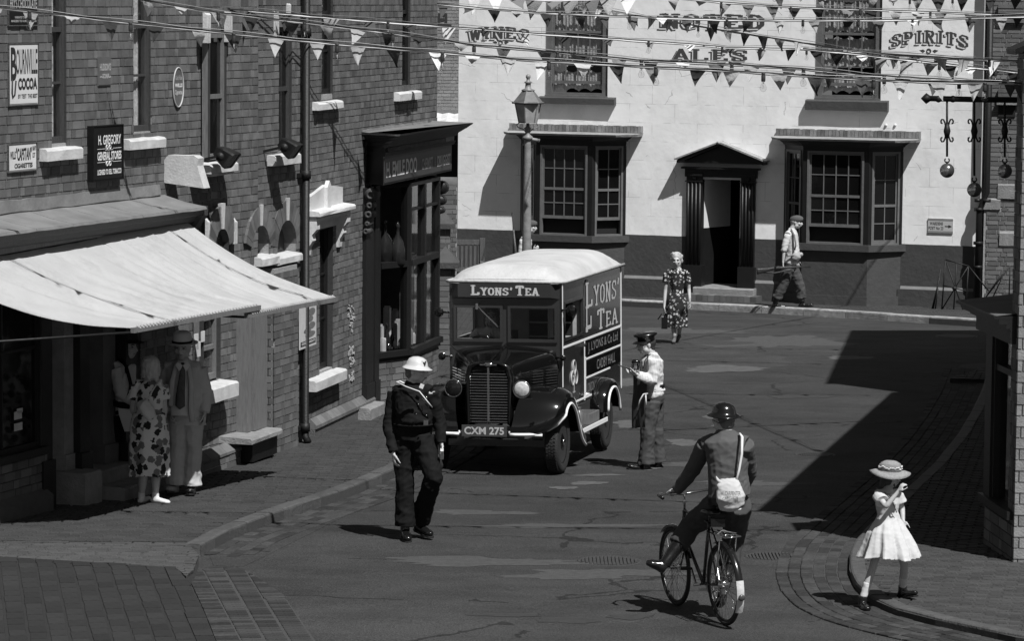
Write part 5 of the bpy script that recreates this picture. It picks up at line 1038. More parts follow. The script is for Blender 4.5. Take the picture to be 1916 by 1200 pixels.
q = MB(); q.prism([SP.pt(u, z, .05) for u, z in ((-.09, ze-.02), (2.6, ze+1.2), (2.6, ze+1.26), (-.10, ze+.03))], -SP.n*.6); part(q, 'roof_verge', TIMB, rs, recalc=True)
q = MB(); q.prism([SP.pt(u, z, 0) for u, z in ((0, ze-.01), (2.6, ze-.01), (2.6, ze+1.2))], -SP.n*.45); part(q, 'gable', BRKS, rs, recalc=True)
# shop window bay (its side faces the street, in its own shade)
SB = PL(at(1841, 1015, .09)[:2], (V(at(1893, 1048, .09)[:2])-V(at(1841, 1015, .09)[:2]))); Lb = (V(at(1893, 1048, .09)[:2])-V(at(1841, 1015, .09)[:2])).length
zwS = SB.px(1865, 942)[1]; zwT = SB.px(1865, 628)[1]; zc1 = SB.px(1855, 572)[1]
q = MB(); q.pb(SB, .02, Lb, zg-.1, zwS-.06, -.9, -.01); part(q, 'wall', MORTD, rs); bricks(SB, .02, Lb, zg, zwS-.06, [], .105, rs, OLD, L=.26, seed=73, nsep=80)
q = MB(); q.pb(SB, -.05, Lb+.02, zwS-.06, zwS+.02, -.9, .06); part(q, 'sill', TIMD, rs)
u1_ = SB.px(1860, 800)[0]; q = MB(); q.pb(SB, 0, u1_*.8, zwS+.02, zwT, -.9, .02); part(q, 'corner_post', TIMD, rs)
q = MB(); q.pb(SB, u1_*.8, u1_, zwS+.02, zwT, -.1, .0); q.pb(SB, Lb-.06, Lb, zwS+.02, zwT, -.1, .0); zt2 = SB.px(1875, 692)[1]; q.pb(SB, u1_, Lb-.06, zt2-.03, zt2+.03, -.08, -.01); part(q, 'window_frame', TIMD, rs)
for a, b in ((zwS+.02, zt2-.03), (zt2+.03, zwT)): q = MB(); q.add([SB.pt(u1_, a, -.06), SB.pt(Lb-.06, a, -.06), SB.pt(Lb-.06, b, -.06), SB.pt(u1_, b, -.06)], [(0, 1, 2, 3)]); part(q, 'pane', GLC, rs)
q = MB(); q.pb(SB, 0, Lb, zwS, zwT, -.9, -.85); part(q, 'dark_room', DARK, rs)
q = MB(); q.pb(SB, -.3, Lb, zwT, zc1-.12, -.9, .06); part(q, 'fascia', TIMD, rs)
for k, (h0, h1, e) in enumerate(((-.12, -.08, .1), (-.08, -.03, .17), (-.03, .0, .22))): q = MB(); q.pb(SB, -.3-e, Lb+.0, zc1+h0, zc1+h1-.001, -.9, e); part(q, 'cornice', TIMD, rs)
q = MB(); q.add([SB.pt(-.5, zc1, .2), SB.pt(Lb, zc1, .2), SB.pt(Lb, zc1+.12, -.85), SB.pt(-.5, zc1+.12, -.85)], [(0, 1, 2, 3)]); part(q, 'roof', FELT, rs)
# curtain swag and wire stand in the shop window
q = MB(); n = 14; P = []
for i in range(n+1):
    u = u1_+(Lb-u1_-.08)*i/n; P.append([SB.pt(u, z, -.16+.02*sin(i*1.7)) for z in (zwT, zwT-.25-.12*sin(i*.9), zt2-.08-.2*sin(i/n*3.1))])
q.grid(P); o_ = solo(q, 'window_drape', mat('drape', .05, .9, .3, 12, .3, 20), 'dark draped cloth hanging inside the right hand shop window', 'drape')
t = thing('display_stand', 'wire hat stand with curled arms inside the right hand shop window', 'display stand', SB.pt(Lb*.7, zwS+.02, -.4)); c_ = SB.pt(Lb*.72, zwS+.02, -.35); q = MB(); q.tube([c_, c_+V((0, 0, 1.5))], .012, 6); part(q, 'stem', mat('steel_wire', .25, .3, .1, 5, 0, metal=.6), t)
for k in range(3):
    q = MB(); q.torus(c_+V((.05*(k-1), 0, .35+.12*k)), .12, .012, SB.n, 16, 6, 0, pi*1.2); part(q, 'arm', MATS['steel_wire'], t)
q = MB(); q.lathe(c_, [(.12, 0), (.1, .03), (.015, .05)], 14); part(q, 'base', MATS['steel_wire'], t)
# taller houses behind (their eaves and gables shape the road shadow)
def house(nm, lab, x0, y0, ang, L_, W_, H_, ridge, wallm, chim=()):
    pl = PL((x0, y0), (sin(ang), cos(ang))); pl.n = -pl.n; t = thing(nm, lab, 'building', (x0+1, y0, G(y0)))
    q = MB(); q.pb(pl, 0, L_, G(y0+L_)-.3, H_, -W_, 0); part(q, 'wall', wallm, t)
    q = MB(); A = lambda u, z, o: pl.pt(u, z, o)
    for o0, o1 in ((.12, -W_/2), (-W_-.12, -W_/2)): q.add([A(-.1, H_-.02, o0), A(L_+.1, H_-.02, o0), A(L_+.1, ridge, o1), A(-.1, ridge, o1)], [(0, 1, 2, 3)])
    q.add([A(0, H_, 0), A(0, H_, -W_), A(0, ridge-.03, -W_/2)], [(0, 1, 2)]); q.add([A(L_, H_, 0), A(L_, H_, -W_), A(L_, ridge-.03, -W_/2)], [(0, 1, 2)]); part(q, 'roof', FELT, t)
    return t
house('terraced_house', 'tall brick house behind the corner shop, out at the right edge', 5.05, 33.1, radians(12.5), 13.9, 6, 6.55, 7.8, OLD)
house('terraced_house', 'further brick house beyond the first one on the right', 7.75, 47.3, radians(8), 10.6, 6, 8.0, 9.4, OLD)
# pawnbroker's bracket with three balls
Yp = 34.2; q_ = lambda x, y: atY(x, y, Yp); t = thing('pawnbroker_bracket', 'wrought iron pawnbroker bracket with scrolled hangers high on the right', 'bracket', q_(1908, 187)); q = MB()
q.tube([q_(1740, 184), q_(1830, 186), q_(1960, 188)], .028, 8); part(q, 'bar', IRON, t); q = MB(); c_ = q_(1733, 184); q.tube([c_+V((-.05, 0, 0)), c_, c_+V((.05, 0, 0))], [.005, .055, .02], 4); part(q, 'finial', IRON, t); q = MB(); [q.ball(q_(x, 185), .035, 8, 6) for x in (1756, 1783, 1826)]; part(q, 'knob', IRON, t)
BALL = mat('gilt_ball', .42, .18, .15, 6, .04, 20, metal=.9)
for x, ytop, yb, lab in ((1772, 200, 319, 'left pawnbroker ball, hanging against the white pub wall'), (1823, 200, 355, 'middle and lowest of the three pawnbroker balls'), (1880, 200, 320, 'right pawnbroker ball, hanging against the brick wall')):
    q = MB(); q.tube([q_(x, 186), q_(x, yb-26)], .011, 6); part(q, 'rod', IRON, t); q = MB()
    for s_ in (-1, 1):
        for y0, dr in ((222, 1), (266, -1)):
            pts = []
            for dx_, dy_ in ((1, 22), (2.5, 14), (4, 7), (6.5, 1.5), (9.5, 1), (11.5, 4), (11, 8), (8.5, 9)): pts.append(q_(x+s_*dx_, y0+dr*dy_))
            q.tube(pts, .009, 5)
    q.tube([q_(x, 232), q_(x, 245), q_(x, 258)], [.02, .035, .02], 6); part(q, 'scroll', IRON, t)
    q = MB(); q.torus(q_(x, yb-19), .022, .007, (0, 1, 0), 12, 5, .6, 5.6); part(q, 'hook', IRON, t)
    b_ = thing('pawnbroker_ball', lab, 'ball', q_(x, yb), 'three pawnbroker balls'); q = MB(); q.ball(q_(x, yb), .072, 24, 16); part(q, 'ball', BALL, b_); q = MB(); q.tube([q_(x, yb-12), q_(x, yb-17)], .012, 6); part(q, 'eye', IRON, b_)
# gas lamp post
Yl = 66.0; l_ = lambda x, y: atY(x, y, Yl); t = thing('street_lamp', 'tall gas lamp with glazed lantern in front of the left pub bay', 'street lamp', (l_(986, 500).x, Yl, G(Yl)+.12)); GR = mat('lamp_paint', .2, .5, .25, 10, .1, 30); base = V((l_(985, 500).x, Yl, G(Yl)+.1)); cx = base.x; zz = lambda y: l_(986, y).z
c_ = V((cx, Yl, 0)); q = MB(); q.lathe(c_, [(.15, G(Yl)), (.15, G(Yl)+.5), (.1, G(Yl)+.6), (.09, G(Yl)+1.1), (.07, zz(300)), (.062, zz(262)), (.055, zz(255))], 14); part(q, 'post', GR, t)
q = MB(); q.lathe(c_, [(.06, zz(262)), (.1, zz(260)), (.1, zz(256)), (.05, zz(252)), (.045, zz(244)), (.075, zz(240)), (.03, zz(236)), (.03, zz(230))], 12); q.tube([c_+V((-.05, 0, zz(258))), c_+V((.23, 0, zz(263)))], [.03, .035], 8); part(q, 'collar', GR, t)
for s_ in (-1, 1):
    q = MB(); q.tube([c_+V((s_*x, 0, zz(y))) for x, y in ((.03, 248), (.08, 242), (.19, 238), (.21, 233), (.16, 230))], .012, 6); part(q, 'bracket', GR, t)
def frus(z0, r0, z1, r1, m, nm, k=6, fr_=True):
    q = MB(); A = [c_+V((r0*cos(2*pi*i/k+.26), r0*sin(2*pi*i/k+.26), z0)) for i in range(k)]; B_ = [c_+V((r1*cos(2*pi*i/k+.26), r1*sin(2*pi*i/k+.26), z1)) for i in range(k)]; return A, B_
A, B_ = frus(zz(229), .175, zz(192), .255, None, ''); q = MB()
for i in range(6): q.bar(A[i], B_[i], .02); q.bar(A[i], A[(i+1) % 6], .022); q.bar(B_[i], B_[(i+1) % 6], .025)
part(q, 'lantern_frame', GR, t); LG = mat('frosted_glass', .35, .25, .3, 5, .05, 8, dirt=.5)
for i in range(6): q = MB(); q.add([A[i], A[(i+1) % 6], B_[(i+1) % 6], B_[i]], [(0, 1, 2, 3)]); part(q, 'pane', LG, t)
A, B_ = frus(zz(192), .30, zz(170), .12, None, ''); q = MB(); q.add(A+B_, [(i, (i+1) % 6, 6+(i+1) % 6, 6+i) for i in range(6)]+[tuple(range(6))[::-1]]); q.lathe(c_, [(.30, zz(194)), (.31, zz(191)), (.29, zz(190))], 6); part(q, 'lantern_roof', mat('copper_roof', .10, .6, .25, 10, .1, 20, metal=.0), t)
q = MB(); q.lathe(c_, [(.12, zz(170)), (.13, zz(168)), (.06, zz(165)), (.05, zz(156)), (.08, zz(154)), (.035, zz(151)), (.03, zz(147)), (.045, zz(145)), (.045, zz(141)), (.012, zz(138))], 12); part(q, 'finial', GR, t)
# ------------------------------------------------------------ striped canvas awnings over the store front
CANV = mat('canvas', .46, .9, .12, 2.5, .25, 90, streak=(1, 1, 1), dirt=.55); _n = CANV.node_tree.nodes; _l = CANV.node_tree.links; _t = _n.new('ShaderNodeBsdfTranslucent'); _t.inputs[0].default_value = (.5, .5, .5, 1); _m = _n.new('ShaderNodeMixShader'); _m.inputs[0].default_value = .22; _l.new(_n['Principled BSDF'].outputs[0], _m.inputs[1]); _l.new(_t.outputs[0], _m.inputs[2]); _l.new(_m.outputs[0], _n['Material Output'].inputs[0])
Fl = atY(257, 614, 33.45); Fr = atY(627, 556, 37.7); PF = PL(Fl[:2], (Fr-Fl)[:2])
def awning(lab, tx0, ty0, tx1, ty1, fx0, fy0, fx1, fy1, sd):
    rr = random.Random(sd); oT = .3; T0 = LA.pt(LA.px(tx0, ty0, oT)[0], LA.px(tx0, ty0, oT)[1], oT); T1 = LA.pt(LA.px(tx1, ty1, oT)[0], LA.px(tx1, ty1, oT)[1], oT)
    B0, B1 = (PF.pt(*PF.px(x, y)) for x, y in ((fx0, fy0), (fx1, fy1))); t = thing('awning', lab, 'awning', ((T0+B0)/2), 'canvas awnings over the shopfront')
    n, m = 60, 26; P = []; seams = [rr.uniform(.12, .2)+k*.165 for k in range(6)]
    for i in range(n+1):
        a = i/n; col = []
        for j in range(m+1):
            b = j/m; A = T0.lerp(T1, a); B_ = B0.lerp(B1, a); p_ = A.lerp(B_, b)
            sag = -.10*sin(pi*b)*(1+.2*sin(a*5+sd)) - .02*sin(pi*b)*(abs(2*a-1)**3); rip = .012*sin(a*31+b*3+sd)*sin(pi*b)+.008*sin(a*57-b*6)*sin(pi*min(1, b*1.3)); rd = sum(.03*math.exp(-((a-s_)/.012)**2) for s_ in seams)
            rip += .01*noise.noise(V((a*9, b*4, sd)))
            col.append(p_+V((0, 0, sag+rip+rd*sin(pi*b)**.5)))
        P.append(col)
    q = MB(); q.grid(P); Q = [[c+V((0, 0, -.006)) for c in col] for col in P]; q.grid([c[::-1] for c in Q]); e1 = [P[0], Q[0]]; q.grid(e1); q.grid([Q[-1], P[-1]]); part(q, 'cloth', CANV, t)
    q = MB(); q.bar(B0+V((-.03, -.03, -.02))-(B1-B0)*.01, B1+V((.0, 0, -.02)), .045, .05); part(q, 'front_rail', TIMG, t)
    q = MB(); q.bar(T0+V((0, 0, .05)), T1+V((0, 0, .05)), .07, .06); part(q, 'head_rail', TIMG, t)
    k = 40; q = MB()
    for i in range(k): c = B0.lerp(B1, (i+.5)/k)+V((0, 0, .015)); q.bar(c+V((-.02, -.02, .01)), c+V((.015, .02, -.02)), .014)
    part(q, 'lacing', STONE, t, kind='stuff')
    for A, B_ in ((T0, B0), (T1, B1)):
        w_ = V((A.x, A.y, A.z-.75)); w_ = w_-LA.n*.25; q = MB(); q.tube([w_, B_+V((0, 0, -.04))], .014, 6); part(q, 'arm', IRON, t)
    q = MB(); q.lathe(B1+V((-.06, 0, -.07)), [(.05, 0), (.05, .05), (.03, .06)], 10); q.bar(B1+V((-.1, -.05, -.06)), B1+V((-.4, .05, -.1)), .025); part(q, 'gearbox', IRON, t); return t
awning('nearer pale canvas awning, sagging towards the left edge of the picture', -140, 505, 187, 446, 257, 614, 485, 572, 2)
awning('further pale canvas awning reaching out over the doorway', 182, 445, 344, 411, 468, 587, 627, 557, 5)
# ------------------------------------------------------------ delivery van
VT = .234; vo = V((-.156, 40.13)); van = thing('delivery_van', 'vintage dark tea delivery van with cream roof and upright radiator, parked facing the camera', 'van', (vo.x, vo.y, G(vo.y)), local=True)
van.rotation_euler = (-.012, -.018, -VT)
VP = mat('van_dark_green', .03, .16, .08, 3, .02, 5, coat=.6, dirt=.1); VB = mat('van_black', .004, .1, .05, 3, .01, 4, coat=.9); VC = mat('van_roof_cream', .42, .8, .12, 3, .2, 24, dirt=.5)
CHR = mat('chrome', .6, .12, .05, 4, .02, 8, metal=1); RUB = mat('tyre_rubber', .018, .8, .2, 10, .2, 60); VWH = mat('coach_line_white', .75, .5, .04, 5, 0); VIN = mat('van_lining', .35, .8, .2, 5, .1, 20)
HW, YW_, YR, ZB = .68, .46, 3.86, .66
def vpart(q, n, m, par=van, **k): return part(q, n, m, par, **k)
q = MB(); q.bx(-.4, -.32, -.3, 3.7, .4, .52); q.bx(.32, .4, -.3, 3.7, .4, .52); q.bx(-.6, .6, -.05, .05, .3, .38); q.bx(-.6, .6, 2.48, 2.6, .3, .38); vpart(q, 'chassis', VB)
def wheel(x, y, s):
    q = MB(); prof = [(.24, -.06), (.30, -.085), (.345, -.075), (.36, -.055), (.362, 0), (.36, .055), (.345, .075), (.30, .085), (.24, .06)]
    q.lathe((x, y, .36), prof, 40, axis=(s, 0, 0), side=(0, 0, 1)); t = vpart(q, 'tyre', RUB)
    q = MB()
    for k in range(56):
        a = 2*pi*k/56
        for j in range(4):
            o = (-.045+.03*j)*s; aa = a+(.03 if j % 2 else 0); c = V((x+o, y+sin(aa)*.361, .36+cos(aa)*.361)); q.box(c, (.022, .026, .014), Matrix.Rotation(-aa, 3, 'X'))
    vpart(q, 'tread', RUB, t, kind='stuff')
    q = MB(); q.lathe((x, y, .36), [(.25, -.03), (.25, .065), (.235, .06), (.22, .02), (.12, .035), (.10, .06), (.06, .075), (.02, .08)], 28, axis=(s, 0, 0), side=(0, 0, 1)); vpart(q, 'rim', VB)
    q = MB(); [q.ball((x+s*.05, y+sin(2*pi*k/6)*.085, .36+cos(2*pi*k/6)*.085), .014, 6, 4) for k in range(6)]; q.lathe((x+s*.07, y, .36), [(.05, 0), (.045, .02), (.01, .03)], 12, axis=(s, 0, 0)); vpart(q, 'hub_cap', CHR)
for x, s in ((.72, 1), (-.72, -1)): wheel(x, 0, s); wheel(x*.97, 2.54, s)
# body side shells, with an opening for the door window
SR = PL((HW, YW_), (0, 1)); SL = PL((-HW, YR), (0, -1)); Ls = YR-YW_; ZT_ = 2.17
win = (.1, 1.12, 1.5, 1.93); arch_h = (1.62, 2.55, 0, .86)
for S_, hl in ((SR, [win, arch_h]), (SL, [(Ls-1.12, Ls-.1, 1.5, 1.93), (Ls-2.55, Ls-1.62, 0, .86)])):
    q = shell(S_, 0, Ls, ZB, ZT_, hl, -.03, 0); vpart(q, 'side_panel', VP)
q = MB(); q.bx(-HW+.03, HW-.03, YR-.03, YR, ZB, ZT_); q.bx(-HW+.03, HW-.03, YW_+.03, YR-.03, ZB, ZB+.03); vpart(q, 'rear_panel', VP)
q = MB(); q.bx(-HW+.03, HW-.03, 1.62, 1.65, ZB, ZT_); vpart(q, 'partition', VIN); q = MB(); q.bx(.02, .55, 1.58, 1.618, 1.25, 1.85); vpart(q, 'hatch', DARK)
for z in (1.45, 1.62, 1.78): q = MB(); q.bx(.04, .54, 1.5, 1.575, z, z+.015); vpart(q, 'shelf', VIN)
# front of cab: panel with two windscreens
FPn = PL((-HW, YW_), (1, 0)); ws_ = [(.06, .645, 1.485, 1.905), (.715, 1.30, 1.485, 1.905)]
q = shell(FPn, 0, 2*HW, .8, 2.2, ws_, -.03, 0); vpart(q, 'cab_front', VP)
for k, (a, b, c, d) in enumerate(ws_):
    q = MB(); e = .028
    for R in ((a-.005, b+.005, c-.01, c+e), (a-.005, b+.005, d-e, d+.005), (a-.005, a+e, c+e, d-e), (b-e, b+.005, c+e, d-e)): q.pb(FPn, *R, -.02, .022)
    wf = vpart(q, 'windscreen_frame', VP); q = MB(); q.add([FPn.pt(a+e, c+e, .005), FPn.pt(b-e, c+e, .005), FPn.pt(b-e, d-e, .002), FPn.pt(a+e, d-e, .002)], [(0, 1, 2, 3)]); vpart(q, 'windscreen', GLC, wf)
q = MB(); q.pb(FPn, .33, .36, 1.86, 1.93, .02, .05); q.bar((-.33, YW_-.04, 1.9), (-.1, YW_-.04, 1.68), .012, .01); q.bar((-.29, YW_-.045, 1.86), (-.08, YW_-.045, 1.655), .02, .012); vpart(q, 'wiper', CHR)
# cab edge, coach lines and header board
q = MB(); hx = HW-.03; zb0, zb1 = 1.985, 2.165
q.add([(-hx, YW_, zb0), (hx, YW_, zb0), (hx, YW_, zb1), (-hx, YW_, zb1), (-hx+.09, YW_-.07, zb0+.02), (hx-.09, YW_-.07, zb0+.02), (hx-.09, YW_-.07, zb1), (-hx+.09, YW_-.07, zb1)], [(4, 5, 6, 7), (0, 4, 7, 3), (5, 1, 2, 6), (0, 1, 5, 4), (7, 6, 2, 3)]); hb = vpart(q, 'header_board', VP, recalc=True)
HBp = PL((-hx, YW_-.07), (1, 0)); 
def vwrite(s, pl, u0, u1, z0, z1, o, m, th, small=None, par=None, ser=.6):
    qs, W = slab_text(s, th, ser, small); q = MB(); q.add([pl.pt(u0+(u1-u0)*x/W, z0+(z1-z0)*y/6, o+.0002*((i//4) % 9)) for i, (x, y) in enumerate([v for qd in qs for v in qd])], [(4*i, 4*i+1, 4*i+2, 4*i+3) for i in range(len(qs))]); return part(q, 'lettering', m, par or van)
INKC = mat('cream_lettering', .5, .4, .05, 5, 0); vwrite("LYONS'", HBp, .26, .735, 2.03, 2.145, .004, INKC, 1.35, (0,), hb, .75); vwrite("TEA", HBp, .795, 1.055, 2.03, 2.145, .004, INKC, 1.35, (0,), hb, .75)
q = MB(); w_ = .016
for z0, z1, u0, u1 in ((1.40, 1.425, .02, Ls), (.70, .72, .72, 1.6), (1.16, 1.18, 1.25, Ls-.03), (.93, .95, 1.25, 2.7)): q.pb(SR, u0, u1, z0, z1, 0, .006)
for u, z0, z1 in ((.0, .95, 2.17), (Ls-.02, .62, 2.17), (1.2, .68, 1.40), (1.25, .70, 1.2)): q.pb(SR, u, u+.022, z0, z1, 0, .0075)
vpart(q, 'coach_lines', VWH)
q = MB(); q.pb(SR, 1.17, 1.178, .75, 2.1, 0, .003); vpart(q, 'door_shut_line', VB); q = MB(); q.pb(SR, 1.27, Ls-.05, 1.19, 1.395, -.002, .004) ; vpart(q, 'sign_panel', VB); q = MB(); q.pb(SR, 1.27, Ls-.05, .96, 1.15, -.002, .004); vpart(q, 'sign_panel', VB)
q = MB(); q.bar(SR.pt(1.08, 1.36, .05), SR.pt(.96, 1.36, .05), .02, .02); q.pb(SR, 1.05, 1.09, 1.34, 1.38, 0, .05); vpart(q, 'door_handle', CHR)
q = MB(); fr_ = .03
for R in ((win[0], win[1], win[2]-.02, win[2]+.01), (win[0], win[1], win[3]-.01, win[3]+.02), (win[0]-.01, win[0]+.02, win[2], win[3]), (win[1]-.02, win[1]+.01, win[2], win[3])): q.pb(SR, *R, -.02, .012)
vpart(q, 'window_frame', VP)
vwrite("LYONS'", SR, 1.3, 3.2, 1.78, 2.1, .005, INKC, 1.0, (0,)); vwrite("L", SR, 1.27, 1.6, 1.5, 2.12, .0065, INKC, .8); vwrite("TEA", SR, 1.95, 3.1, 1.47, 1.72, .005, INKC, 1.0, (0,))
for s, u0, u1, z0, z1 in (('J. LYONS & Co Ltd', 1.4, 3.15, 1.22, 1.36), ('CADBY HALL', 1.9, 3.0, .99, 1.11), ('LONDON W.14', 1.35, 2.0, .76, .87)): write(SR, s, u0, u1, z0, z1, .007, INKG, van, bold=.0)
q = MB(); c0 = .62; 
for du, dz in ((0, .10), (-.085, -.02), (.085, -.02)): q.torus(SR.pt(c0+du, 1.03+dz, .006), .085, .009, SR.n, 20, 4)
q.pb(SR, c0-.01, c0+.01, .84, .93, .003, .007); q.pb(SR, c0-.05, c0+.05, .83, .845, .003, .007); q.pb(SR, c0-.012, c0+.012, .95, 1.15, .003, .008); q.pb(SR, c0-.07, c0+.07, 1.02, 1.04, .003, .0075); vpart(q, 'emblem', INKL)
# roof: padded fabric with rolled edge
P = []; n = 24
for i in range(n+1):
    a = i/n; y = YW_-.05+(YR+.06-YW_+.05)*a; row = []
    for j in range(25):
        b = j/24*2-1; x = (HW+.025)*b*(1-.0*a); edge = (1-abs(b)**6)*(1-abs(2*a-1)**10)
        z = 2.185+.165*(1-abs(b)**5)*(min(1, a*13+.05)**.5 if a < .5 else min(1, (1-a)*7+.05)**.5)*(1+.3*a)+.015*edge+.004*noise.noise(V((x*6, y*5, 1)))
        xx = x*(1-.05*(1-min(1, a*8))**2*abs(b)); row.append((xx, y+(0 if i else .0)+(.05*(abs(b)**4) if i == 0 else 0), z))
    P.append(row)
q = MB(); q.grid([r_[::-1] for r_ in P]); lo = [[(x, y, 2.165) for x, y, z in r_] for r_ in P]
q.grid([P[0][::-1], lo[0][::-1]]); q.grid([lo[-1][::-1], P[-1][::-1]]); q.grid([[r_[0] for r_ in P], [r_[0] for r_ in lo]]); q.grid([[r_[-1] for r_ in lo], [r_[-1] for r_ in P]]); vpart(q, 'roof', VC, recalc=True)
e = [(-HW-.03, YR+.05, 2.185), (-HW-.03, YW_+.02, 2.185), (-HW+.03, YW_-.06, 2.19), (HW-.03, YW_-.06, 2.19), (HW+.03, YW_+.02, 2.185), (HW+.03, YR+.05, 2.185)]
q = MB(); q.tube(e, .02, 8); vpart(q, 'roof_bead', VC)
# bonnet, scuttle, radiator
P = []
for i in range(9):
    a = i/8; y = -.36+(.82+.0)*a; hw = .275+.37*a**1.3; zt = 1.29+.16*a-.02*a*a; zl = .78; row = []
    for j in range(21):
        b = j/20*2-1
        if abs(b) < .6: t = b/.6; x = hw*.93*t; z = zt-.035*t*t-.03*abs(t)**5
        else: t = (abs(b)-.6)/.4; x = (hw*.93+hw*.07*min(1, t*3))*(1 if b > 0 else -1); z = zt-.065-(zt-.065-zl)*t
        row.append((x, y, z))
    P.append(row)
q = MB(); q.grid([r_[::-1] for r_ in P]); vpart(q, 'bonnet', VB, recalc=True)
P2_ = []
for i in range(4):
    a = i/3; P2_.append([(x*(1+.0*a), YW_-.004-.05*(1-a), z+(.0 if i == 0 else .035*a)) for x, _, z in P[-1]])
q = MB(); q.tube([(-.29, -.2, 1.28), (-.66, YW_-.06, 1.43)], .01, 6); q.tube([(0, -.36, 1.30), (0, YW_, 1.455)], .008, 6); vpart(q, 'bonnet_hinge', VB)
q = MB()
for s in (-1, 1):
    for g0 in (.02, .24):
        for k in range(7):
            z = .98+.032*k; y0 = g0; hwa = lambda y: .275+.37*max(0, ((y+.36)/.82))**1.3; q.bar((s*(hwa(y0)+.008), y0, z), (s*(hwa(y0+.17)+.008), y0+.17, z), .022, .012)
vpart(q, 'bonnet_louvres', VP, kind='stuff')
q = MB(); outer = []; 
sh = [(-.275, .56), (-.285, 1.15), (-.25, 1.27), (-.15, 1.31), (0, 1.325), (.15, 1.31), (.25, 1.27), (.285, 1.15), (.275, .56)]; inn = [(x*.8, .6+(z-.56)*.915) for x, z in sh]
q.grid([[(x, -.30, z) for x, z in sh], [(x, -.38, z) for x, z in sh], [(x*.97, -.405, .565+(z-.565)*.99) for x, z in sh], [(x, -.40, z) for x, z in inn], [(x, -.37, z) for x, z in inn]]); vpart(q, 'radiator_shell', VB, recalc=True)
q = MB(); q.bx(-.23, .23, -.36, -.34, .6, 1.26); vpart(q, 'radiator_core', DARK)
for k in range(19):
    z = .625+.0325*k; q = MB(); w_ = .222 if z < 1.15 else .222-(z-1.15)*.5; q.hexa([(x, y, zz) for zz, yo in ((z-.008, -.395), (z+.010, -.375)) for x, y in ((-w_, yo+.012), (-w_, yo), (w_, yo), (w_, yo+.012))]); vpart(q, 'grille_bar', CHR if k % 1 == 0 else VB)
q = MB(); q.bx(-.012, .012, -.41, -.38, .6, 1.25); vpart(q, 'grille_rib', CHR); q = MB(); q.lathe((0, -.41, 1.285), [(.055, 0), (.05, .012), (.01, .014)], 16, axis=(0, -1, 0), sy=1, sx=.45, side=(0, 0, 1)); q.bx(-.1, .1, -.412, -.40, 1.275, 1.29); vpart(q, 'badge', CHR)
q = MB(); q.bar((-.2, -.6, .5), (-.2, -.3, .5), .03); q.bar((.2, -.6, .5), (.2, -.3, .5), .03); vpart(q, 'plate_bracket', VB); q = MB(); q.bx(-.265, .265, -.62, -.60, .475, .605); pp_ = vpart(q, 'number_plate', mat('plate_grey', .05, .4, .05, 5, 0)); NP = PL((-.27, -.62), (1, 0)); write(NP, 'CXM 275', .035, .505, .495, .585, .003, INKL, pp_, bold=.03)
# wings
def wing(s, pts, x0, x1, crown, nm='wing'):
    n = len(pts); P = []; up = .0
    for i, (y, z) in enumerate(pts):
        a = pts[max(i-1, 0)]; b = pts[min(i+1, n-1)]; ty, tz = b[0]-a[0], b[1]-a[1]; L_ = math.hypot(ty, tz); ny, nz = -tz/L_, ty/L_
        xi = x0 if not callable(x0) else x0(i/(n-1)); xo = x1 if not callable(x1) else x1(i/(n-1)); row = []
        for j in range(13):
            b_ = j/12; x = xi+(xo-xi)*sin(b_*pi/2)**.8; d = -crown*(1-cos(b_*pi/2)**1.0)*1.0 if b_ < 1 else -crown*1.35
            row.append((s*x, y+ny*d, z+nz*d))
        row.append((s*xo, row[-1][1]-ny*.05, row[-1][2]-nz*.05)); P.append(row)
    q = MB(); q.grid(P if s < 0 else [r_[::-1] for r_ in P]); Q = [[(x-s*.006, y, z-.008) for x, y, z in r_] for r_ in P]; q.grid(Q if s > 0 else [r_[::-1] for r_ in Q]); w_ = vpart(q, nm, VB, recalc=False)
    q = MB(); q.tube([r_[-1] for r_ in P], .017, 6); vpart(q, 'white_edge', VWH, w_); return P
import itertools
fp = []
for k in range(23):
    a = k/22; th = radians(-62+a*190); r_ = .50+.06*max(0, a-.55)
    y = -cos(radians(-10+a*150))*.0
    fp.append((-.47*cos(radians(-28+a*152))*1.05-(.0), .40+.55*sin(radians(-28+a*152)) if a < .75 else None))
ctl = [(-.60, .50), (-.60, .62), (-.55, .78), (-.44, .92), (-.26, 1.01), (-.05, 1.03), (.16, .97), (.36, .84), (.52, .68), (.68, .52), (.86, .44)]
def smooth(c, n):
    out = []
    for i in range(n+1):
        t = i/n*(len(c)-1); k = min(int(t), len(c)-2); f_ = t-k; p = [V(c[min(max(k+d, 0), len(c)-1)]) for d in (-1, 0, 1, 2)]
        out.append(tuple(.5*((2*p[1])+(p[2]-p[0])*f_+(2*p[0]-5*p[1]+4*p[2]-p[3])*f_*f_+(3*p[1]-p[0]-3*p[2]+p[3])*f_**3)))
    return out
for s in (1, -1):
    Pw = wing(s, smooth(ctl, 30), lambda a: .30+.13*min(1, a*2.2), lambda a: .62+.28*min(1, a*4.5)**.6-.04*max(0, a-.7), .12)
    q = MB(); fe = [r_ for r_ in Pw[0]]; q.tube([(x, y-.005, z) for x, y, z in fe], .02, 6); vpart(q, 'white_edge', VWH)
    q = MB(); q.tube([(s*.28, -.58, .52), (s*.5, -.57, .50), (s*.66, -.52, .49)], .02, 6); vpart(q, 'white_edge', VWH)
rc = [(-.45, .50), (-.42, .68), (-.28, .82), (-.05, .88), (.2, .84), (.4, .68), (.5, .48)]
for s in (1, -1): wing(s, [(y+2.54, z) for y, z in smooth(rc, 20)], .66, .86, .05, 'rear_wing')
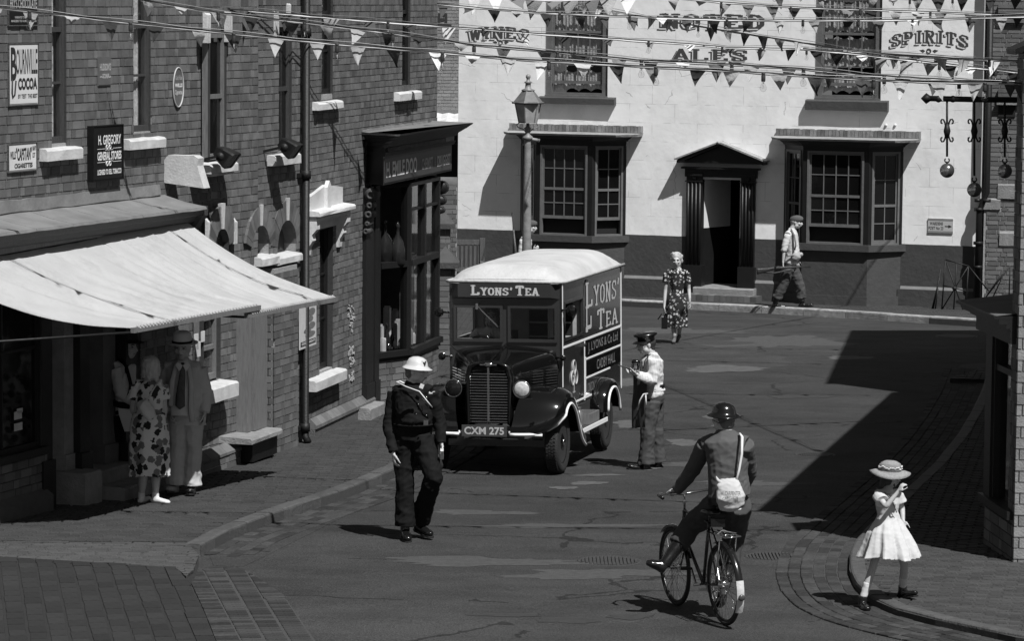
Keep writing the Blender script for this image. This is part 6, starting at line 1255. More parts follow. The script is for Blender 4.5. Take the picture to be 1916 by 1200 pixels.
# running board with crate and can
q = MB(); q.bx(.6, .86, .75, 2.1, .40, .43); q.bx(-.86, -.6, .75, 2.1, .40, .43); vpart(q, 'running_board', VB); q = MB(); q.bx(.86, .872, .75, 2.12, .385, .435); vpart(q, 'white_edge', VWH)
vl = lambda x, y, z: van.matrix_basis @ V((x, y, z))
van_m = Matrix.Translation(van.location) @ van.rotation_euler.to_matrix().to_4x4(); vl = lambda x, y, z: van_m @ V((x, y, z))
t = thing('tool_crate', 'small wooden crate standing on the van running board', 'crate', vl(.74, 1.45, .43)); q = MB(); [q.hexa([vl(x, y, z) for z in (z0, z1) for x, y in ((x0, y0), (x1, y0), (x1, y1), (x0, y1))]) for x0, x1, y0, y1, z0, z1 in ((.64, .655, 1.2, 1.75, .432, .56), (.83, .845, 1.2, 1.75, .432, .56), (.655, .83, 1.2, 1.215, .432, .56), (.655, .83, 1.735, 1.75, .432, .56), (.655, .83, 1.215, 1.735, .432, .445))]; part(q, 'box', TIMG, t)
q = MB(); c = vl(.74, 1.02, .432); q.lathe(c, [(.06, 0), (.065, .02), (.065, .16), (.04, .19), (.03, .22), (.04, .23)], 14); solo(q, 'milk_can', mat('grey_tin', .2, .4, .2, 8, .1, 20, metal=.5), 'small grey metal can on the front end of the van running board', 'can')
# lamps, mirrors, horns
def lamp(x, y, z, r, lens, nm):
    q = MB(); q.lathe((x, y, z), [(r*.2, .11), (r*.6, .09), (r*.9, .04), (r, 0), (r*1.06, -.01), (r*1.06, -.03), (r*.96, -.035)], 28, axis=(0, 1, 0)); l_ = vpart(q, nm, VB); q = MB(); q.torus((x, y-.03, z), r*1.0, r*.07, (0, 1, 0), 28, 6); vpart(q, 'rim', CHR if lens is not DARK else VB, l_)
    q = MB(); q.lathe((x, y-.03, z), [(r*.97, 0), (r*.8, -.012), (r*.4, -.022), (.001, -.025)], 24, axis=(0, 1, 0)); vpart(q, 'lens', lens, l_); q = MB(); q.bar((x, y+.06, z-.02), (x*.72, y+.25, z-.1), .03); vpart(q, 'bracket', VB, l_)
LENS = mat('lamp_lens', .5, .08, .3, 30, .1, 50, coat=1, spec=.8)
lamp(.405, -.42, 1.01, .1, LENS, 'headlight'); lamp(-.405, -.42, 1.01, .1, mat('masked_lens', .01, .1, .1, 5, 0), 'headlight'); lamp(.56, -.36, .86, .035, LENS, 'side_light'); lamp(-.56, -.36, .86, .035, LENS, 'side_light')
for x, y, z, r in ((.80, .42, 1.86, .065), (-.80, .42, 1.82, .06), (.70, .40, 1.30, .035), (-.76, .40, 1.30, .045)):
    q = MB(); q.lathe((x, y, z), [(r*.3, .045), (r*.85, .03), (r, 0), (r*.95, -.008)], 20, axis=(0, 1, 0)); m_ = vpart(q, 'mirror' if z > 1.6 else 'indicator', VB); q = MB(); q.tube([(x, y+.03, z), (x*.85, y+.04, z+.0), (HW*(1 if x > 0 else -1), YW_+.03, z)], .012, 6); vpart(q, 'bracket', VB, m_)
# steering wheel and driver's seat back
q = MB(); sc = V((-.32, YW_+.26, 1.42)); sn = V((0, .55, .83)).normalized(); q.torus(sc, .2, .014, sn, 30, 6); [q.bar(sc, sc+V((cos(a)*.19, 0, 0))+sn.cross(V((1, 0, 0)))*sin(a)*.19, .015) for a in (.5, 2.6, 4.7)]; vpart(q, 'steering_wheel', VB)
q = MB(); q.bx(-.6, -.05, 1.2, 1.3, 1.0, 1.55); q.bx(-.6, .6, .8, 1.25, .95, 1.05); vpart(q, 'seat', TIMM)
# ------------------------------------------------------------ people
SKIN = mat('skin', .42, .55, .06, 12, .05, 50); SKIND = mat('skin_dark', .25, .55, .06, 12, .05, 50); EYE = mat('eye_dark', .02, .3, .1, 5, 0); LIP = mat('lips', .16, .5, .1, 5, 0)
def remesh(mb, name, m, parent, vox=.008, sm=2, fold=0., ff=9., axis=None, cut=None, L=None, mask=None):
    L = rloc(parent); mb.v = [(a-L.x, b-L.y, c-L.z) for a, b, c in mb.v]; me = mesh_of(mb, 'tmp', m); o = bpy.data.objects.new('tmp', me); COL.objects.link(o)
    r = o.modifiers.new('r', 'REMESH'); r.mode = 'VOXEL'; r.voxel_size = vox; r.use_smooth_shade = True
    if sm: s_ = o.modifiers.new('s', 'SMOOTH'); s_.iterations = sm; s_.factor = .5
    dg = bpy.context.evaluated_depsgraph_get(); ev = o.evaluated_get(dg); me2 = bpy.data.meshes.new_from_object(ev); bpy.data.objects.remove(o)
    me2.name = name
    if not me2.materials: me2.materials.append(m)
    if fold:
        n = len(me2.vertices); co = np.empty(n*3, 'f'); no = np.empty(n*3, 'f'); me2.vertices.foreach_get('co', co); me2.vertices.foreach_get('normal', no); co = co.reshape(-1, 3); no = no.reshape(-1, 3); d = np.empty(n, 'f'); sd = len(name)*3.1
        for i in range(n):
            x, y, z = co[i]; w1 = noise.noise(V((x*ff*.6+z*ff*.35+sd, y*ff*.6, z*ff*1.1))); w2 = noise.noise(V((x*ff*1.7-z*ff*.6, y*ff*1.7+sd, z*ff*2.0)))
            d[i] = (1-abs(w1)*3.2)*.6+(1-abs(w2)*3)*.35-.25
        co += no*(d*fold)[:, None]; me2.vertices.foreach_set('co', co.ravel())
    me2.polygons.foreach_set('use_smooth', [True]*len(me2.polygons)); me2.update()
    o = bpy.data.objects.new(name, me2); COL.objects.link(o); o.parent = parent; return o
def unit(v): v = V(v); return v.normalized()
def hand(q, w, d, nrm, k=1., curl=.5, thumb=1):
    """w wrist, d direction, nrm palm-facing normal; four unequal fingers and a thumb"""
    d = unit(d); nrm = unit(V(nrm)-d*V(nrm).dot(d)); s = d.cross(nrm)*thumb
    q.tube([w-d*.02*k, w+d*.02*k, w+d*.06*k, w+d*.092*k], [(.026*k, .019*k), (.032*k, .017*k), (.041*k, .016*k), (.038*k, .013*k)], 10, side=s)
    for i, (o, L_) in enumerate(((.030, .070), (.010, .080), (-.010, .074), (-.029, .058))):
        b = w+d*.085*k+s*o*k; pts = [b-d*.015*k, b]; a = .15+curl*.5
        for sg in (.42, .33, .25):
            pts.append(pts[-1]+(d*cos(a)+nrm*sin(a))*L_*sg*k); a += curl*.85
        q.tube(pts, [.0095*k, .0098*k, .0092*k, .0084*k, .0068*k], 7, side=s)
    b = w+d*.025*k+s*.026*k; q.tube([b, b+(d*.5+s*.8+nrm*.2)*.032*k, b+(d*.85+s*.62+nrm*.35)*.062*k, b+(d*1.15+s*.5+nrm*.55)*.078*k], [.014*k, .0125*k, .0105*k, .008*k], 7)
def headgeo(q, c, f, u, k=1.):
    f, u = unit(f), unit(u); f = unit(f-u*f.dot(u)); s = f.cross(u); R = Matrix((s, f, u)).transposed(); B = lambda o, r: q.ball(c+(s*o[0]+f*o[1]+u*o[2])*k, tuple(x*k for x in r), 16, 12, R)
    B((0, -.012, .03), (.074, .094, .086)); B((0, .03, -.02), (.060, .062, .08)); B((0, .042, -.075), (.040, .040, .036)); B((0, .075, .032), (.05, .022, .018)); B((0, .062, -.055), (.034, .036, .022))
    for t in (-1, 1): B((t*.074, -.008, -.008), (.010, .019, .031)); B((t*.036, .062, -.018), (.026, .03, .024)); B((t*.05, .01, -.06), (.022, .04, .03))
    q.tube([c+(f*.084+u*.022)*k, c+(f*.104-u*.006)*k, c+(f*.116-u*.028)*k, c+(f*.088-u*.036)*k], [.010*k, .013*k, .016*k, .012*k], 8); B((0, .092, -.052), (.022, .012, .006)); B((0, .09, -.063), (.019, .012, .007))
    return s
def face(par, c, f, u, k=1., mouth=True):
    f, u = unit(f), unit(u); f = unit(f-u*f.dot(u)); s = f.cross(u); R = Matrix((s, f, u)).transposed()
    for t in (-1, 1):
        q = MB(); q.ball(c+(s*t*.031+f*.082+u*.008)*k, (.013*k, .010*k, .007*k), 10, 6, R); part(q, 'eye', EYE, par); q = MB(); q.tube([c+(s*t*.014+f*.096+u*.026)*k, c+(s*t*.034+f*.093+u*.032)*k, c+(s*t*.052+f*.08+u*.024)*k], .0045*k, 5); part(q, 'eyebrow', MATS.get('hair_dark') or EYE, par)
    q = MB(); q.tube([c+(s*-.024+f*.09-u*.056)*k, c+(f*.106-u*.057)*k, c+(s*.024+f*.09-u*.056)*k], .0045*k, 5); part(q, 'mouth', LIP, par)
def limb(q, a, b, c, r, seg=12, side=None):
    """a-b-c with radii list of 5 and a little rounding at the joint"""
    a, b, c = V(a), V(b), V(c); m1 = a.lerp(b, .5); m2 = b.lerp(c, .5); j1 = a.lerp(b, .9); j2 = b.lerp(c, .1); b2 = b.lerp((j1+j2)/2, .35)
    q.tube([a, m1, j1, b2, j2, m2, c], [r[0], r[1], r[2], r[2], r[2], r[3], r[4]], seg, side=side)
def shoe(par, an, toe, k=1., m=None, up=(0, 0, 1), nm='shoe'):
    an, toe = V(an), V(toe); d = unit(toe-an-V(up)*(toe-an).dot(V(up))); upv = V(up); s = d.cross(upv); f0 = an-upv*.065*k; q = MB()
    dd = unit(toe-f0); q.tube([f0-dd*.06*k, f0-dd*.045*k, f0+dd*.03*k, f0+dd*.11*k, f0+dd*.175*k, f0+dd*.205*k], [(.022*k, .02*k), (.034*k, .034*k), (.036*k, .042*k), (.043*k, .032*k), (.040*k, .024*k), (.02*k, .014*k)], 12, side=s)
    q.tube([an+upv*.03*k, an-upv*.02*k, f0-dd*.005*k], [.04*k, .042*k, .04*k], 12); o = remesh(q, nm, m, par, .008*max(k, .75), 2)
    q = MB(); sol = [f0+dd*x*k+s*y*k-upv*.038*k for x, y in ((-.075, -.02), (-.03, -.038), (.05, -.033), (.13, -.045), (.195, -.028), (.215, 0), (.195, .028), (.13, .045), (.05, .033), (-.03, .038), (-.075, .02))]; q.prism(sol, upv*.016*k); part(q, 'sole', MATS['sole'], o, recalc=True); return o
mat('sole', .015, .6, .1, 5, 0)
def head_hat(par, kind, c, f, u, m, k=1., band=None):
    k *= 1.06
    f, u = unit(f), unit(u); f = unit(f-u*f.dot(u)); s = f.cross(u)
    if kind == 'helmet':
        q = MB(); b = c+u*.045*k; pr_ = [(.155, -.012), (.158, -.006), (.15, .0), (.118, .016), (.108, .03), (.102, .06), (.084, .092), (.05, .112), (.001, .12)]; P = []
        q.lathe(b, [(r*k, z*k) for r, z in pr_], 36, axis=u, sx=1.06, side=f); pi_ = [(.152, -.013), (.115, .010), (.1, .02), (.06, .03)]; q.lathe(b, [(r*k, z*k) for r, z in pi_], 30, axis=u, sx=1.06, side=f); h = part(q, 'helmet', m, par)
        q = MB(); q.torus(b-u*.008*k, .157*k, .004*k, u, 36, 6); part(q, 'rim', m, h)
        return h
    if kind == 'trilby':
        q = MB(); b = c+u*.05*k; q.lathe(b, [(.15*k, .004*k), (.152*k, .010*k), (.12*k, .002*k), (.098*k, .008*k), (.093*k, .05*k), (.085*k, .095*k), (.06*k, .115*k), (.02*k, .098*k)], 30, axis=u, sx=1.12, side=f)
        q.lathe(b, [(.148*k, .0), (.1*k, -.004*k), (.05*k, 0)], 30, axis=u, sx=1.12, side=f); h = part(q, 'hat', m, par); q = MB(); q.lathe(b, [(.099*k, .006*k), (.0975*k, .03*k), (.05*k, .03*k)], 28, axis=u, sx=1.12, side=f); part(q, 'hat_band', band, h); return h
    if kind == 'peaked':
        q = MB(); b = c+u*.045*k; q.lathe(b-f*.0, [(.092*k, -.005*k), (.094*k, .04*k), (.125*k, .062*k), (.128*k, .075*k), (.10*k, .09*k), (.001, .095*k)], 28, axis=unit(u+f*.12), sx=1.1, side=f); h = part(q, 'cap', m, par)
        q = MB(); P = []
        for i in range(13):
            a = -1.15+2.3*i/12; r0 = f*cos(a)*.1+s*sin(a)*.09; r1 = f*cos(a)*.165+s*sin(a)*.115; P.append([b+r0*k-u*.002*k, b+(r0+r1)/2*k-u*.010*k, b+r1*k-u*.030*k])
        q.grid(P); q.grid([[p-u*.004 for p in r_][::-1] for r_ in P]); part(q, 'peak', m, h); q = MB(); q.ball(b+f*.108*k+u*.03*k, .013*k, 8, 6); part(q, 'badge', CHR, h); return h
    if kind == 'side_cap':
        q = MB(); b = c+u*.055*k; P = []
        for i in range(17):
            a = i/16; y = -.11+.22*a; hgt = .075*sin(pi*(a*.86+.07))**.45; wd = .082*sin(pi*(a*.9+.05))**.5; P.append([b+f*y*k+(s*x*wd+u*z*hgt-u*.02*(1-a))*k for x, z in ((-1, -.1), (-1.02, .35), (-.8, .75), (-.25, 1.05), (0, .96), (.25, 1.05), (.8, .75), (1.02, .35), (1, -.1))])
        q.grid(P); q.add(P[0], [tuple(range(9))]); q.add(P[-1], [tuple(range(9))[::-1]]); return remesh_like(q, 'cap', m, par)
    if kind == 'straw':
        q = MB(); b = c+u*.03*k; P = []; n = 40; prof = [(.20, -.012), (.203, -.005), (.15, .012), (.108, .022), (.105, .07), (.098, .10), (.06, .122), (.001, .126)]
        for r, z in prof: P.append([b+(f*cos(2*pi*i/n)*r*1.05+s*sin(2*pi*i/n)*r)*k+u*(z+(.018*cos(2*2*pi*i/n+.6) if r > .14 else 0))*k for i in range(n)])
        q.grid(P, True, True); P = [[p-u*.006 for p in r_][::-1] for r_ in P[:4]]; q.grid(P, True, True); h = part(q, 'straw_hat', m, par)
        q = MB(); q.lathe(b+u*.024*k, [(.108*k, 0), (.108*k, .022*k), (.106*k, .026*k)], 30, axis=u, sx=1.05, side=f); part(q, 'ribbon', MATS['ribbon'], h)
        q = MB(); rr = random.Random(2)
        for i in range(46): a = 2*pi*i/46; q.ball(b+(f*cos(a)*1.05+s*sin(a))*.112*k+u*(.062+rr.uniform(-.014, .014))*k, .008*k, 6, 4)
        part(q, 'flower_trim', MATS['flower_white'], h, kind='stuff'); return h
def remesh_like(q, nm, m, par): return part(q, nm, m, par, recalc=True)
def hair(par, c, f, u, m, k=1., style='short', vox=.008):
    k *= 1.06
    f, u = unit(f), unit(u); f = unit(f-u*f.dot(u)); s = f.cross(u); R = Matrix((s, f, u)).transposed(); q = MB(); B = lambda o, r: q.ball(c+(s*o[0]+f*o[1]+u*o[2])*k, tuple(x*k for x in r), 14, 10, R)
    if style == 'short': B((0, -.03, .02), (.080, .085, .075)); B((0, -.055, -.035), (.062, .05, .045))
    elif style == 'bob':
        B((0, -.022, .035), (.088, .098, .088)); B((0, -.05, -.03), (.082, .062, .075)); [B((t*.06, -.01, -.02), (.032, .05, .06)) for t in (-1, 1)]
        rr = random.Random(4)
        for i in range(46): a = rr.uniform(-2.6, -.5) if i % 2 else rr.uniform(0, 6.28); z = rr.uniform(-.09, .1); q.tube([c+(s*cos(a)*.078+f*(sin(a)*.085-.02)+u*z)*k, c+(s*cos(a+.25)*.085+f*(sin(a+.25)*.09-.02)+u*(z-.045))*k], [.013*k, .004*k], 5)
    elif style == 'wavy':
        B((0, -.02, .04), (.088, .09, .085)); rr = random.Random(6)
        for i in range(40): a = rr.uniform(0, 6.28); z = rr.uniform(-.04, .1); B((cos(a)*.075, sin(a)*.075-.02+(-.02 if sin(a) > .5 else 0), z if sin(a) < .4 else max(z, .05)), (.022, .022, .022))
    return remesh(q, 'hair', m, par, vox, 1, fold=.004, ff=40)
class Man:
    def __init__(s, nm, label, base, Y0, k=1.):
        s.Y0 = Y0; s.k = k; s.root = thing('person', label, 'person', base); s.J = {}
    def j(s, **kw):
        for n_, (x, y, d) in kw.items(): s.J[n_] = atY(x, y, s.Y0+d)
        return s
def build_body(M, f, hf, hu=(0, 0, 1), skin=SKIN, vox=.009, hands=((0, 0), (0, 0)), stout=1., hk=1.08):
    J, k = M.J, M.k; J['head'] = J['head']-V((0, 0, .012)); M.hk = hk; f = unit(f); s = f.cross(V((0, 0, 1))).normalized(); q = MB(); M.f, M.s = f, s; M.hf, M.hu = unit(hf), unit(hu)
    q.tube([J['pelvis']-V((0, 0, .06*k)), J['pelvis'], J['pelvis'].lerp(J['neck'], .45), J['pelvis'].lerp(J['neck'], .85), J['neck']], [(.12*k, .09*k), (.14*k*stout, .10*k*stout), (.12*k*stout, .09*k*stout), (.14*k, .09*k), (.055*k, .05*k)], 14, side=s)
    q.tube([J['neck']-V((0, 0, .03*k)), J['neck'].lerp(J['head'], .6), J['head']], [.066*k, .060*k, .056*k], 12); headgeo(q, J['head'], M.hf, M.hu, k*hk)
    for a, hd in (('L', hands[0]), ('R', hands[1])):
        limb(q, J['sh'+a], J['el'+a], J['wr'+a], [.046*k, .042*k, .036*k, .032*k, .023*k]); q.tube([J['neck']-V((0, 0, .06*k)), J['sh'+a]], [.05*k, .052*k], 10)
        d = hd[0] if hd[0] else (J['wr'+a]-J['el'+a]); nr = hd[1] if hd[1] else -s*(1 if a == 'L' else -1)
        hand(q, J['wr'+a], d, nr, k, hd[2] if len(hd) > 2 else .45, hd[3] if len(hd) > 3 else (1 if a == 'L' else -1))
    for a in 'LR': limb(q, J['hip'+a], J['kn'+a], J['an'+a], [.075*k, .066*k, .05*k, .052*k, .034*k]); q.tube([J['an'+a], J['an'+a]-V((0, 0, .05*k))], [.034*k, .036*k], 8)
    M.body = remesh(q, 'body', skin, M.root, vox, 2); face(M.root, J['head'], M.hf, M.hu, k*hk); return M
def torso_cloth(M, nm, m, hem=-.05, r=1., sleeve=1., fold=.006, vox=.010, belly=0., short=False, long_=0., flare=1., ff=9, open_=False, sl_end=1.):
    J, k = M.J, M.k; s, f = M.s, M.f; q = MB(); P, N = J['pelvis'], J['neck']; up = (N-P); bz = f*belly*k
    pts = [P+up*hem+f*0, P, P+up*.28+bz*.9, P+up*.55+bz*.4, P+up*.85, N-V((0, 0, .035*k)), N+V((0, 0, .015*k))]
    rad = [(.165*k*r*flare, .125*k*r*flare), (.162*k*r, .122*k*r), (.150*k*r, (.115+belly*.6)*k*r), (.158*k*r, (.118+belly*.3)*k*r), (.165*k*r, .112*k*r), (.10*k*r, .08*k*r), (.066*k, .062*k)]
    if long_: pts.insert(0, P+V((0, 0, -long_*k))); rad.insert(0, (.185*k*r*flare, .14*k*r*flare))
    q.tube(pts, rad, 18, side=s)
    for a in 'LR':
        A, B_, C_ = J['sh'+a], J['el'+a], J['wr'+a]; rs = .062*k*sleeve
        q.tube([N-V((0, 0, .075*k)), A.lerp(N, .15)-V((0, 0, .005)), A], [.07*k, .072*k, rs*1.05], 12)
        if short: q.tube([A, A.lerp(B_, .4), A.lerp(B_, .62)], [rs*1.08, rs*1.1, rs*1.22], 12)
        else:
            C2 = B_.lerp(C_, sl_end); limb(q, A, B_, C2, [rs*1.06, rs, rs*.93, rs*.82, rs*.68])
    return remesh(q, nm, m, M.root, vox, 2, fold, ff)
def trousers(M, m, nm='trousers', r=1., hemr=.095, fold=.008, vox=.010, ff=8, stout=1., end=1.0):
    J, k = M.J, M.k; q = MB(); s = M.s; P = J['pelvis']; up = J['neck']-P
    q.tube([P+up*.17, P, P-V((0, 0, .09*k))], [(.142*k*stout, .108*k*stout), (.168*k*stout, .13*k*stout), (.15*k*stout, .12*k*stout)], 16, side=s)
    for a in 'LR':
        H, K, A = J['hip'+a], J['kn'+a], J['an'+a]; A = K.lerp(A, end); limb(q, H, K, A, [.105*k*r*stout, .098*k*r, .084*k*r, .082*k*r, hemr*k]); q.tube([P, H], [.11*k, .108*k], 12)
    return remesh(q, nm, m, M.root, vox, 2, fold, ff)
def skirt(M, nm, m, pts, pleats=9, depth=.12, fold=.004, vox=.010, side=None, ff=8, top=None, short=True, bod=True, sleeve=1., r=.92):
    """pts: (centre, rx, ry) rings from waist to hem; joined to a bodice with short sleeves"""
    J, k = M.J, M.k; s, f = M.s, M.f; q = MB(); n = 72; P = []; L_ = len(pts)
    for i, (c, rx, ry) in enumerate(pts):
        a = i/(L_-1); P.append([V(c)+s*cos(t)*rx*(1+depth*a*sin(t*pleats+1.3*a)+.4*depth*a*sin(t*(pleats*2+1)+2))+f*sin(t)*ry*(1+depth*a*sin(t*pleats+1.3*a)+.4*depth*a*sin(t*(pleats*2+1)+2))+V((0, 0, .015*a*sin(t*3))) for t in [2*pi*x/n for x in range(n)]])
    q.grid(P, True, True); q.add(P[0], [tuple(range(n))[::-1]]); q.add(P[-1], [tuple(range(n))])
    if bod:
        Pv, N = J['pelvis'], J['neck']; up = N-Pv; q.tube([Pv+up*.1, Pv+up*.32, Pv+up*.6, Pv+up*.85, N-V((0, 0, .05*k)), N-V((0, 0, .01*k))], [(.14*k*r, .11*k*r), (.13*k*r, .11*k*r), (.15*k*r, .13*k*r), (.15*k*r, .105*k*r), (.1*k*r, .075*k*r), (.062*k, .06*k)], 18, side=s)
        for a in 'LR':
            A, B_ = J['sh'+a], J['el'+a]; rs = .06*k*sleeve; q.tube([N-V((0, 0, .08*k)), A], [.065*k, rs], 12); q.tube([A, A.lerp(B_, .35), A.lerp(B_, .55)], [rs, rs*1.1, rs*1.25], 12)
    return remesh(q, nm, m, M.root, vox, 1, fold, ff)
def floral_extra(dark, light, sc, thr=.42, leafy=False):
    def fx(n, l, mth, tc, col, c):
        v1 = n.new('ShaderNodeTexVoronoi'); v1.inputs['Scale'].default_value = sc; v1.inputs['Randomness'].default_value = .85; no = n.new('ShaderNodeTexNoise'); no.inputs['Scale'].default_value = sc*2.2; mx = n.new('ShaderNodeMixRGB'); mx.inputs[0].default_value = .06 if leafy else .04
        l.new(tc.outputs['Object'], no.inputs[0]); l.new(tc.outputs['Object'], mx.inputs[1]); l.new(no.outputs['Color'], mx.inputs[2]); l.new(mx.outputs[0], v1.inputs[0])
        k = mth('LESS_THAN', v1.outputs['Distance'], thr); se = n.new('ShaderNodeSeparateColor'); l.new(v1.outputs['Color'], se.inputs[0]); tone = mth('MULTIPLY_ADD', mth('GREATER_THAN', se.outputs[0], .45), .28 if leafy else .5); tone.node.inputs[2].default_value = .0 if leafy else .5
        a = mth('MULTIPLY', k, mth('MULTIPLY_ADD', tone, light)); a.node.inputs[1]
        tt = mth('MULTIPLY', tone, light); tt2 = mth('ADD', tt, dark if leafy else 0); kk = mth('MULTIPLY', k, tt2); inv = mth('MULTIPLY', mth('SUBTRACT', 1, k), c); return mth('ADD', kk, inv)
    return fx
def stripe_extra(sc, depth=.35):
    def fx(n, l, mth, tc, col, c):
        se = n.new('ShaderNodeSeparateXYZ'); l.new(tc.outputs['Object'], se.inputs[0]); w_ = mth('SINE', mth('MULTIPLY', mth('ADD', se.outputs[0], mth('MULTIPLY', se.outputs[1], .6)), sc)); return mth('MULTIPLY', col, mth('SUBTRACT', 1, mth('MULTIPLY', mth('GREATER_THAN', w_, .55), depth)))
    return fx
CL = lambda nm, c, r=.9, **k: mat(nm, c, r, .1, 5, .04, 140, spec=.15, dist=.002, **k)
HAIRG = mat('hair_grey', .42, .7, .3, 30, .4, 60, streak=(1, 1, .2)); HAIRD = mat('hair_dark', .03, .6, .3, 30, .4, 60, streak=(1, 1, .2)); HAIRM = mat('hair_mid', .12, .6, .3, 30, .4, 60, streak=(1, 1, .2)); HAIRL = mat('hair_light', .38, .6, .3, 30, .4, 60, streak=(1, 1, .2))
LEAT = mat('black_leather', .008, .2, .1, 8, .05, 20, coat=.3); SHIRT = CL('white_shirt', .55); 
FOOT = lambda an, tx, ty, d, M: atY(tx, ty, M.Y0+d)
def mk(nm, label, base, Y0, k, J, f, hf, **kw):
    M = Man(nm, label, base, Y0, k); M.j(**J); return build_body(M, f, hf, **kw)
# --- air raid warden in dark overalls, walking towards the camera
g0 = at(772, 1010); Y = 34.2
M = mk('person', 'stout man in dark overalls and white steel helmet walking in the road beside the kerb', g0, Y, 1.0, dict(head=(779, 692, -.02), neck=(773, 716, 0), pelvis=(772, 806, .02), shL=(740, 735, .05), shR=(806, 735, -.06),
  elL=(728, 795, .03), wrL=(736, 848, -.12), elR=(822, 790, -.02), wrR=(826, 830, -.1), hipL=(755, 822, .04), hipR=(790, 822, -.0), knL=(757, 900, .0), knR=(812, 893, -.16), anL=(758, 985, -.0), anR=(785, 975, .16)),
  (.35, -.93, 0), (.93, -.30, -.1), hu=(.06, 0, 1), hands=(((.1, -.15, -1), None, .5, 1), ((.05, -.2, -1), None, .5, -1)), stout=1.3)
OV = CL('dark_overalls', .007, .85)
torso_cloth(M, 'jacket', OV, hem=.0, r=1.22, belly=.06, sleeve=1.15, fold=.012); trousers(M, OV, r=1.12, hemr=.108, stout=1.22, fold=.012)
for a, t in (('L', (762, 1012, -.16)), ('R', (806, 1005, -.02))): shoe(M.root, M.J['an'+a], atY(t[0], t[1]-6, Y+t[2]), 1.15, LEAT)
hm = head_hat(M.root, 'helmet', M.J['head']-V((0, 0, .012)), M.hf, (.10, 0, 1), mat('white_helmet', .48, .35, .05, 8, .03, 10, coat=.3), .9)
c = M.J['head']+V((.075, -.075, .085)); q = MB(); [q.bar(c+V((x0, 0, z0)), c+V((x1, -.004, z1)), .009, .01) for x0, z0, x1, z1 in ((-.02, .02, -.012, -.025), (-.012, -.025, 0, .01), (0, .01, .01, -.025), (.01, -.025, .02, .02))]; part(q, 'letter_w', INKB, hm)
def wrap(M, pts, w_, m, nm, out=0):
    q = MB(); q.tube(pts, [(w_, .005)]*len(pts), 6); part(q, nm, m, M.root)
q_ = lambda x, y, d: atY(x, y, Y+d)
wrap(M, [q_(742, 715, -.1), q_(760, 724, -.17), q_(785, 733, -.235), q_(800, 752, -.25), q_(809, 763, -.2)], .007, SHIRT, 'sash'); q = MB(); q.tube([q_(741, 716, -.08), q_(749, 714, -.06), q_(756, 718, -.1)], .009, 6); part(q, 'sash', SHIRT, M.root)
q = MB(); R_ = M.J['pelvis']+V((0, 0, .07)); q.torus(R_+M.f*.02, .195, .012, (0, 0, 1), 30, 6); o_ = part(q, 'belt', OV, M.root); q = MB(); q.box(q_(797, 791, -.27), (.045, .012, .05)); part(q, 'buckle', CHR, M.root)
q = MB(); [q.ball(q_(x, y, d), .008, 8, 5) for x, y, d in ((783, 757, -.25), (779, 775, -.27), (798, 778, -.27))]; part(q, 'button', CHR, M.root); q = MB(); q.box(q_(789, 723, -.22), (.04, .01, .045), Matrix.Rotation(.4, 3, 'Y')); part(q, 'shirt_front', SHIRT, M.root)
q = MB(); q.box(q_(806, 736, -.2), (.035, .008, .012)); part(q, 'badge', SHIRT, M.root); q = MB(); q.tube([q_(789, 745, -.24), q_(794, 750, -.25), q_(799, 746, -.24), q_(797, 740, -.23)], .004, 5); part(q, 'whistle_chain', CHR, M.root)
for sx in (756, ): q = MB(); q.box(q_(766, 757, -.235), (.13, .02, .03)); part(q, 'pocket_flap', OV, M.root)
hair(M.root, M.J['head'], M.hf, M.hu, HAIRM)
q = MB(); q.box(q_(827, 850, -.16), (.03, .05, .1), Matrix.Rotation(.5, 3, 'X')); solo(q, 'folded_paper', MATS['paper'], 'small folded white paper held in the left hand of the helmeted man', 'paper')
# --- tea salesman in peaked cap and striped shirt
g0 = at(1210, 877); Y = 40.55
M = mk('person', 'man in black peaked cap and striped shirt holding a jug beside the van, facing left', g0, Y, .95, dict(head=(1209, 643, 0), neck=(1219, 662, .02), pelvis=(1221, 741, .05), shL=(1224, 674, -.16), shR=(1219, 674, .18),
  elL=(1222, 713, -.22), wrL=(1193, 702, -.26), elR=(1206, 707, .15), wrR=(1188, 697, .05), hipL=(1217, 752, -.06), hipR=(1224, 752, .12), knL=(1212, 812, -.1), knR=(1228, 812, .1), anL=(1209, 868, -.08), anR=(1231, 864, .13)),
  (-.93, -.35, 0), (-.93, -.35, -.02), hu=(-.03, 0, 1), hands=(((-1, .1, .25), (0, .5, 1), .8, -1), ((-1, -.1, .1), (0, -.4, 1), .8, 1)), stout=1.05)
torso_cloth(M, 'shirt', mat('striped_shirt', .55, .9, .08, 5, .15, 120, extra=stripe_extra(190, .14), dist=.002), hem=.1, r=1.14, sleeve=1.25, fold=.011, belly=.02)
trousers(M, CL('corduroy', .06), r=1.1, hemr=.115, fold=.010, stout=1.1)
for a, t in (('L', (1176, 879, -.12)), ('R', (1204, 876, .16))): shoe(M.root, M.J['an'+a], atY(t[0]+4, t[1]-6, Y+t[2]), 1.15, LEAT)
head_hat(M.root, 'peaked', M.J['head'], M.hf, (-.02, 0, 1), mat('cap_black', .008, .25, .1, 5, .05, 10, coat=.3), .97); hair(M.root, M.J['head'], M.hf, M.hu, HAIRD)
q_ = lambda x, y, d: atY(x, y, Y+d)
q = MB(); [q.torus(M.J['head']+M.hf*.088+M.hf.cross(V((0, 0, 1)))*sg*.032+V((0, 0, .01)), .02, .003, M.hf, 14, 4) for sg in (-1, 1)]; q.bar(M.J['head']+V((-.07, -.09, .012)), M.J['head']+V((.0, -.085, .008)), .005); part(q, 'spectacles', EYE, M.root)
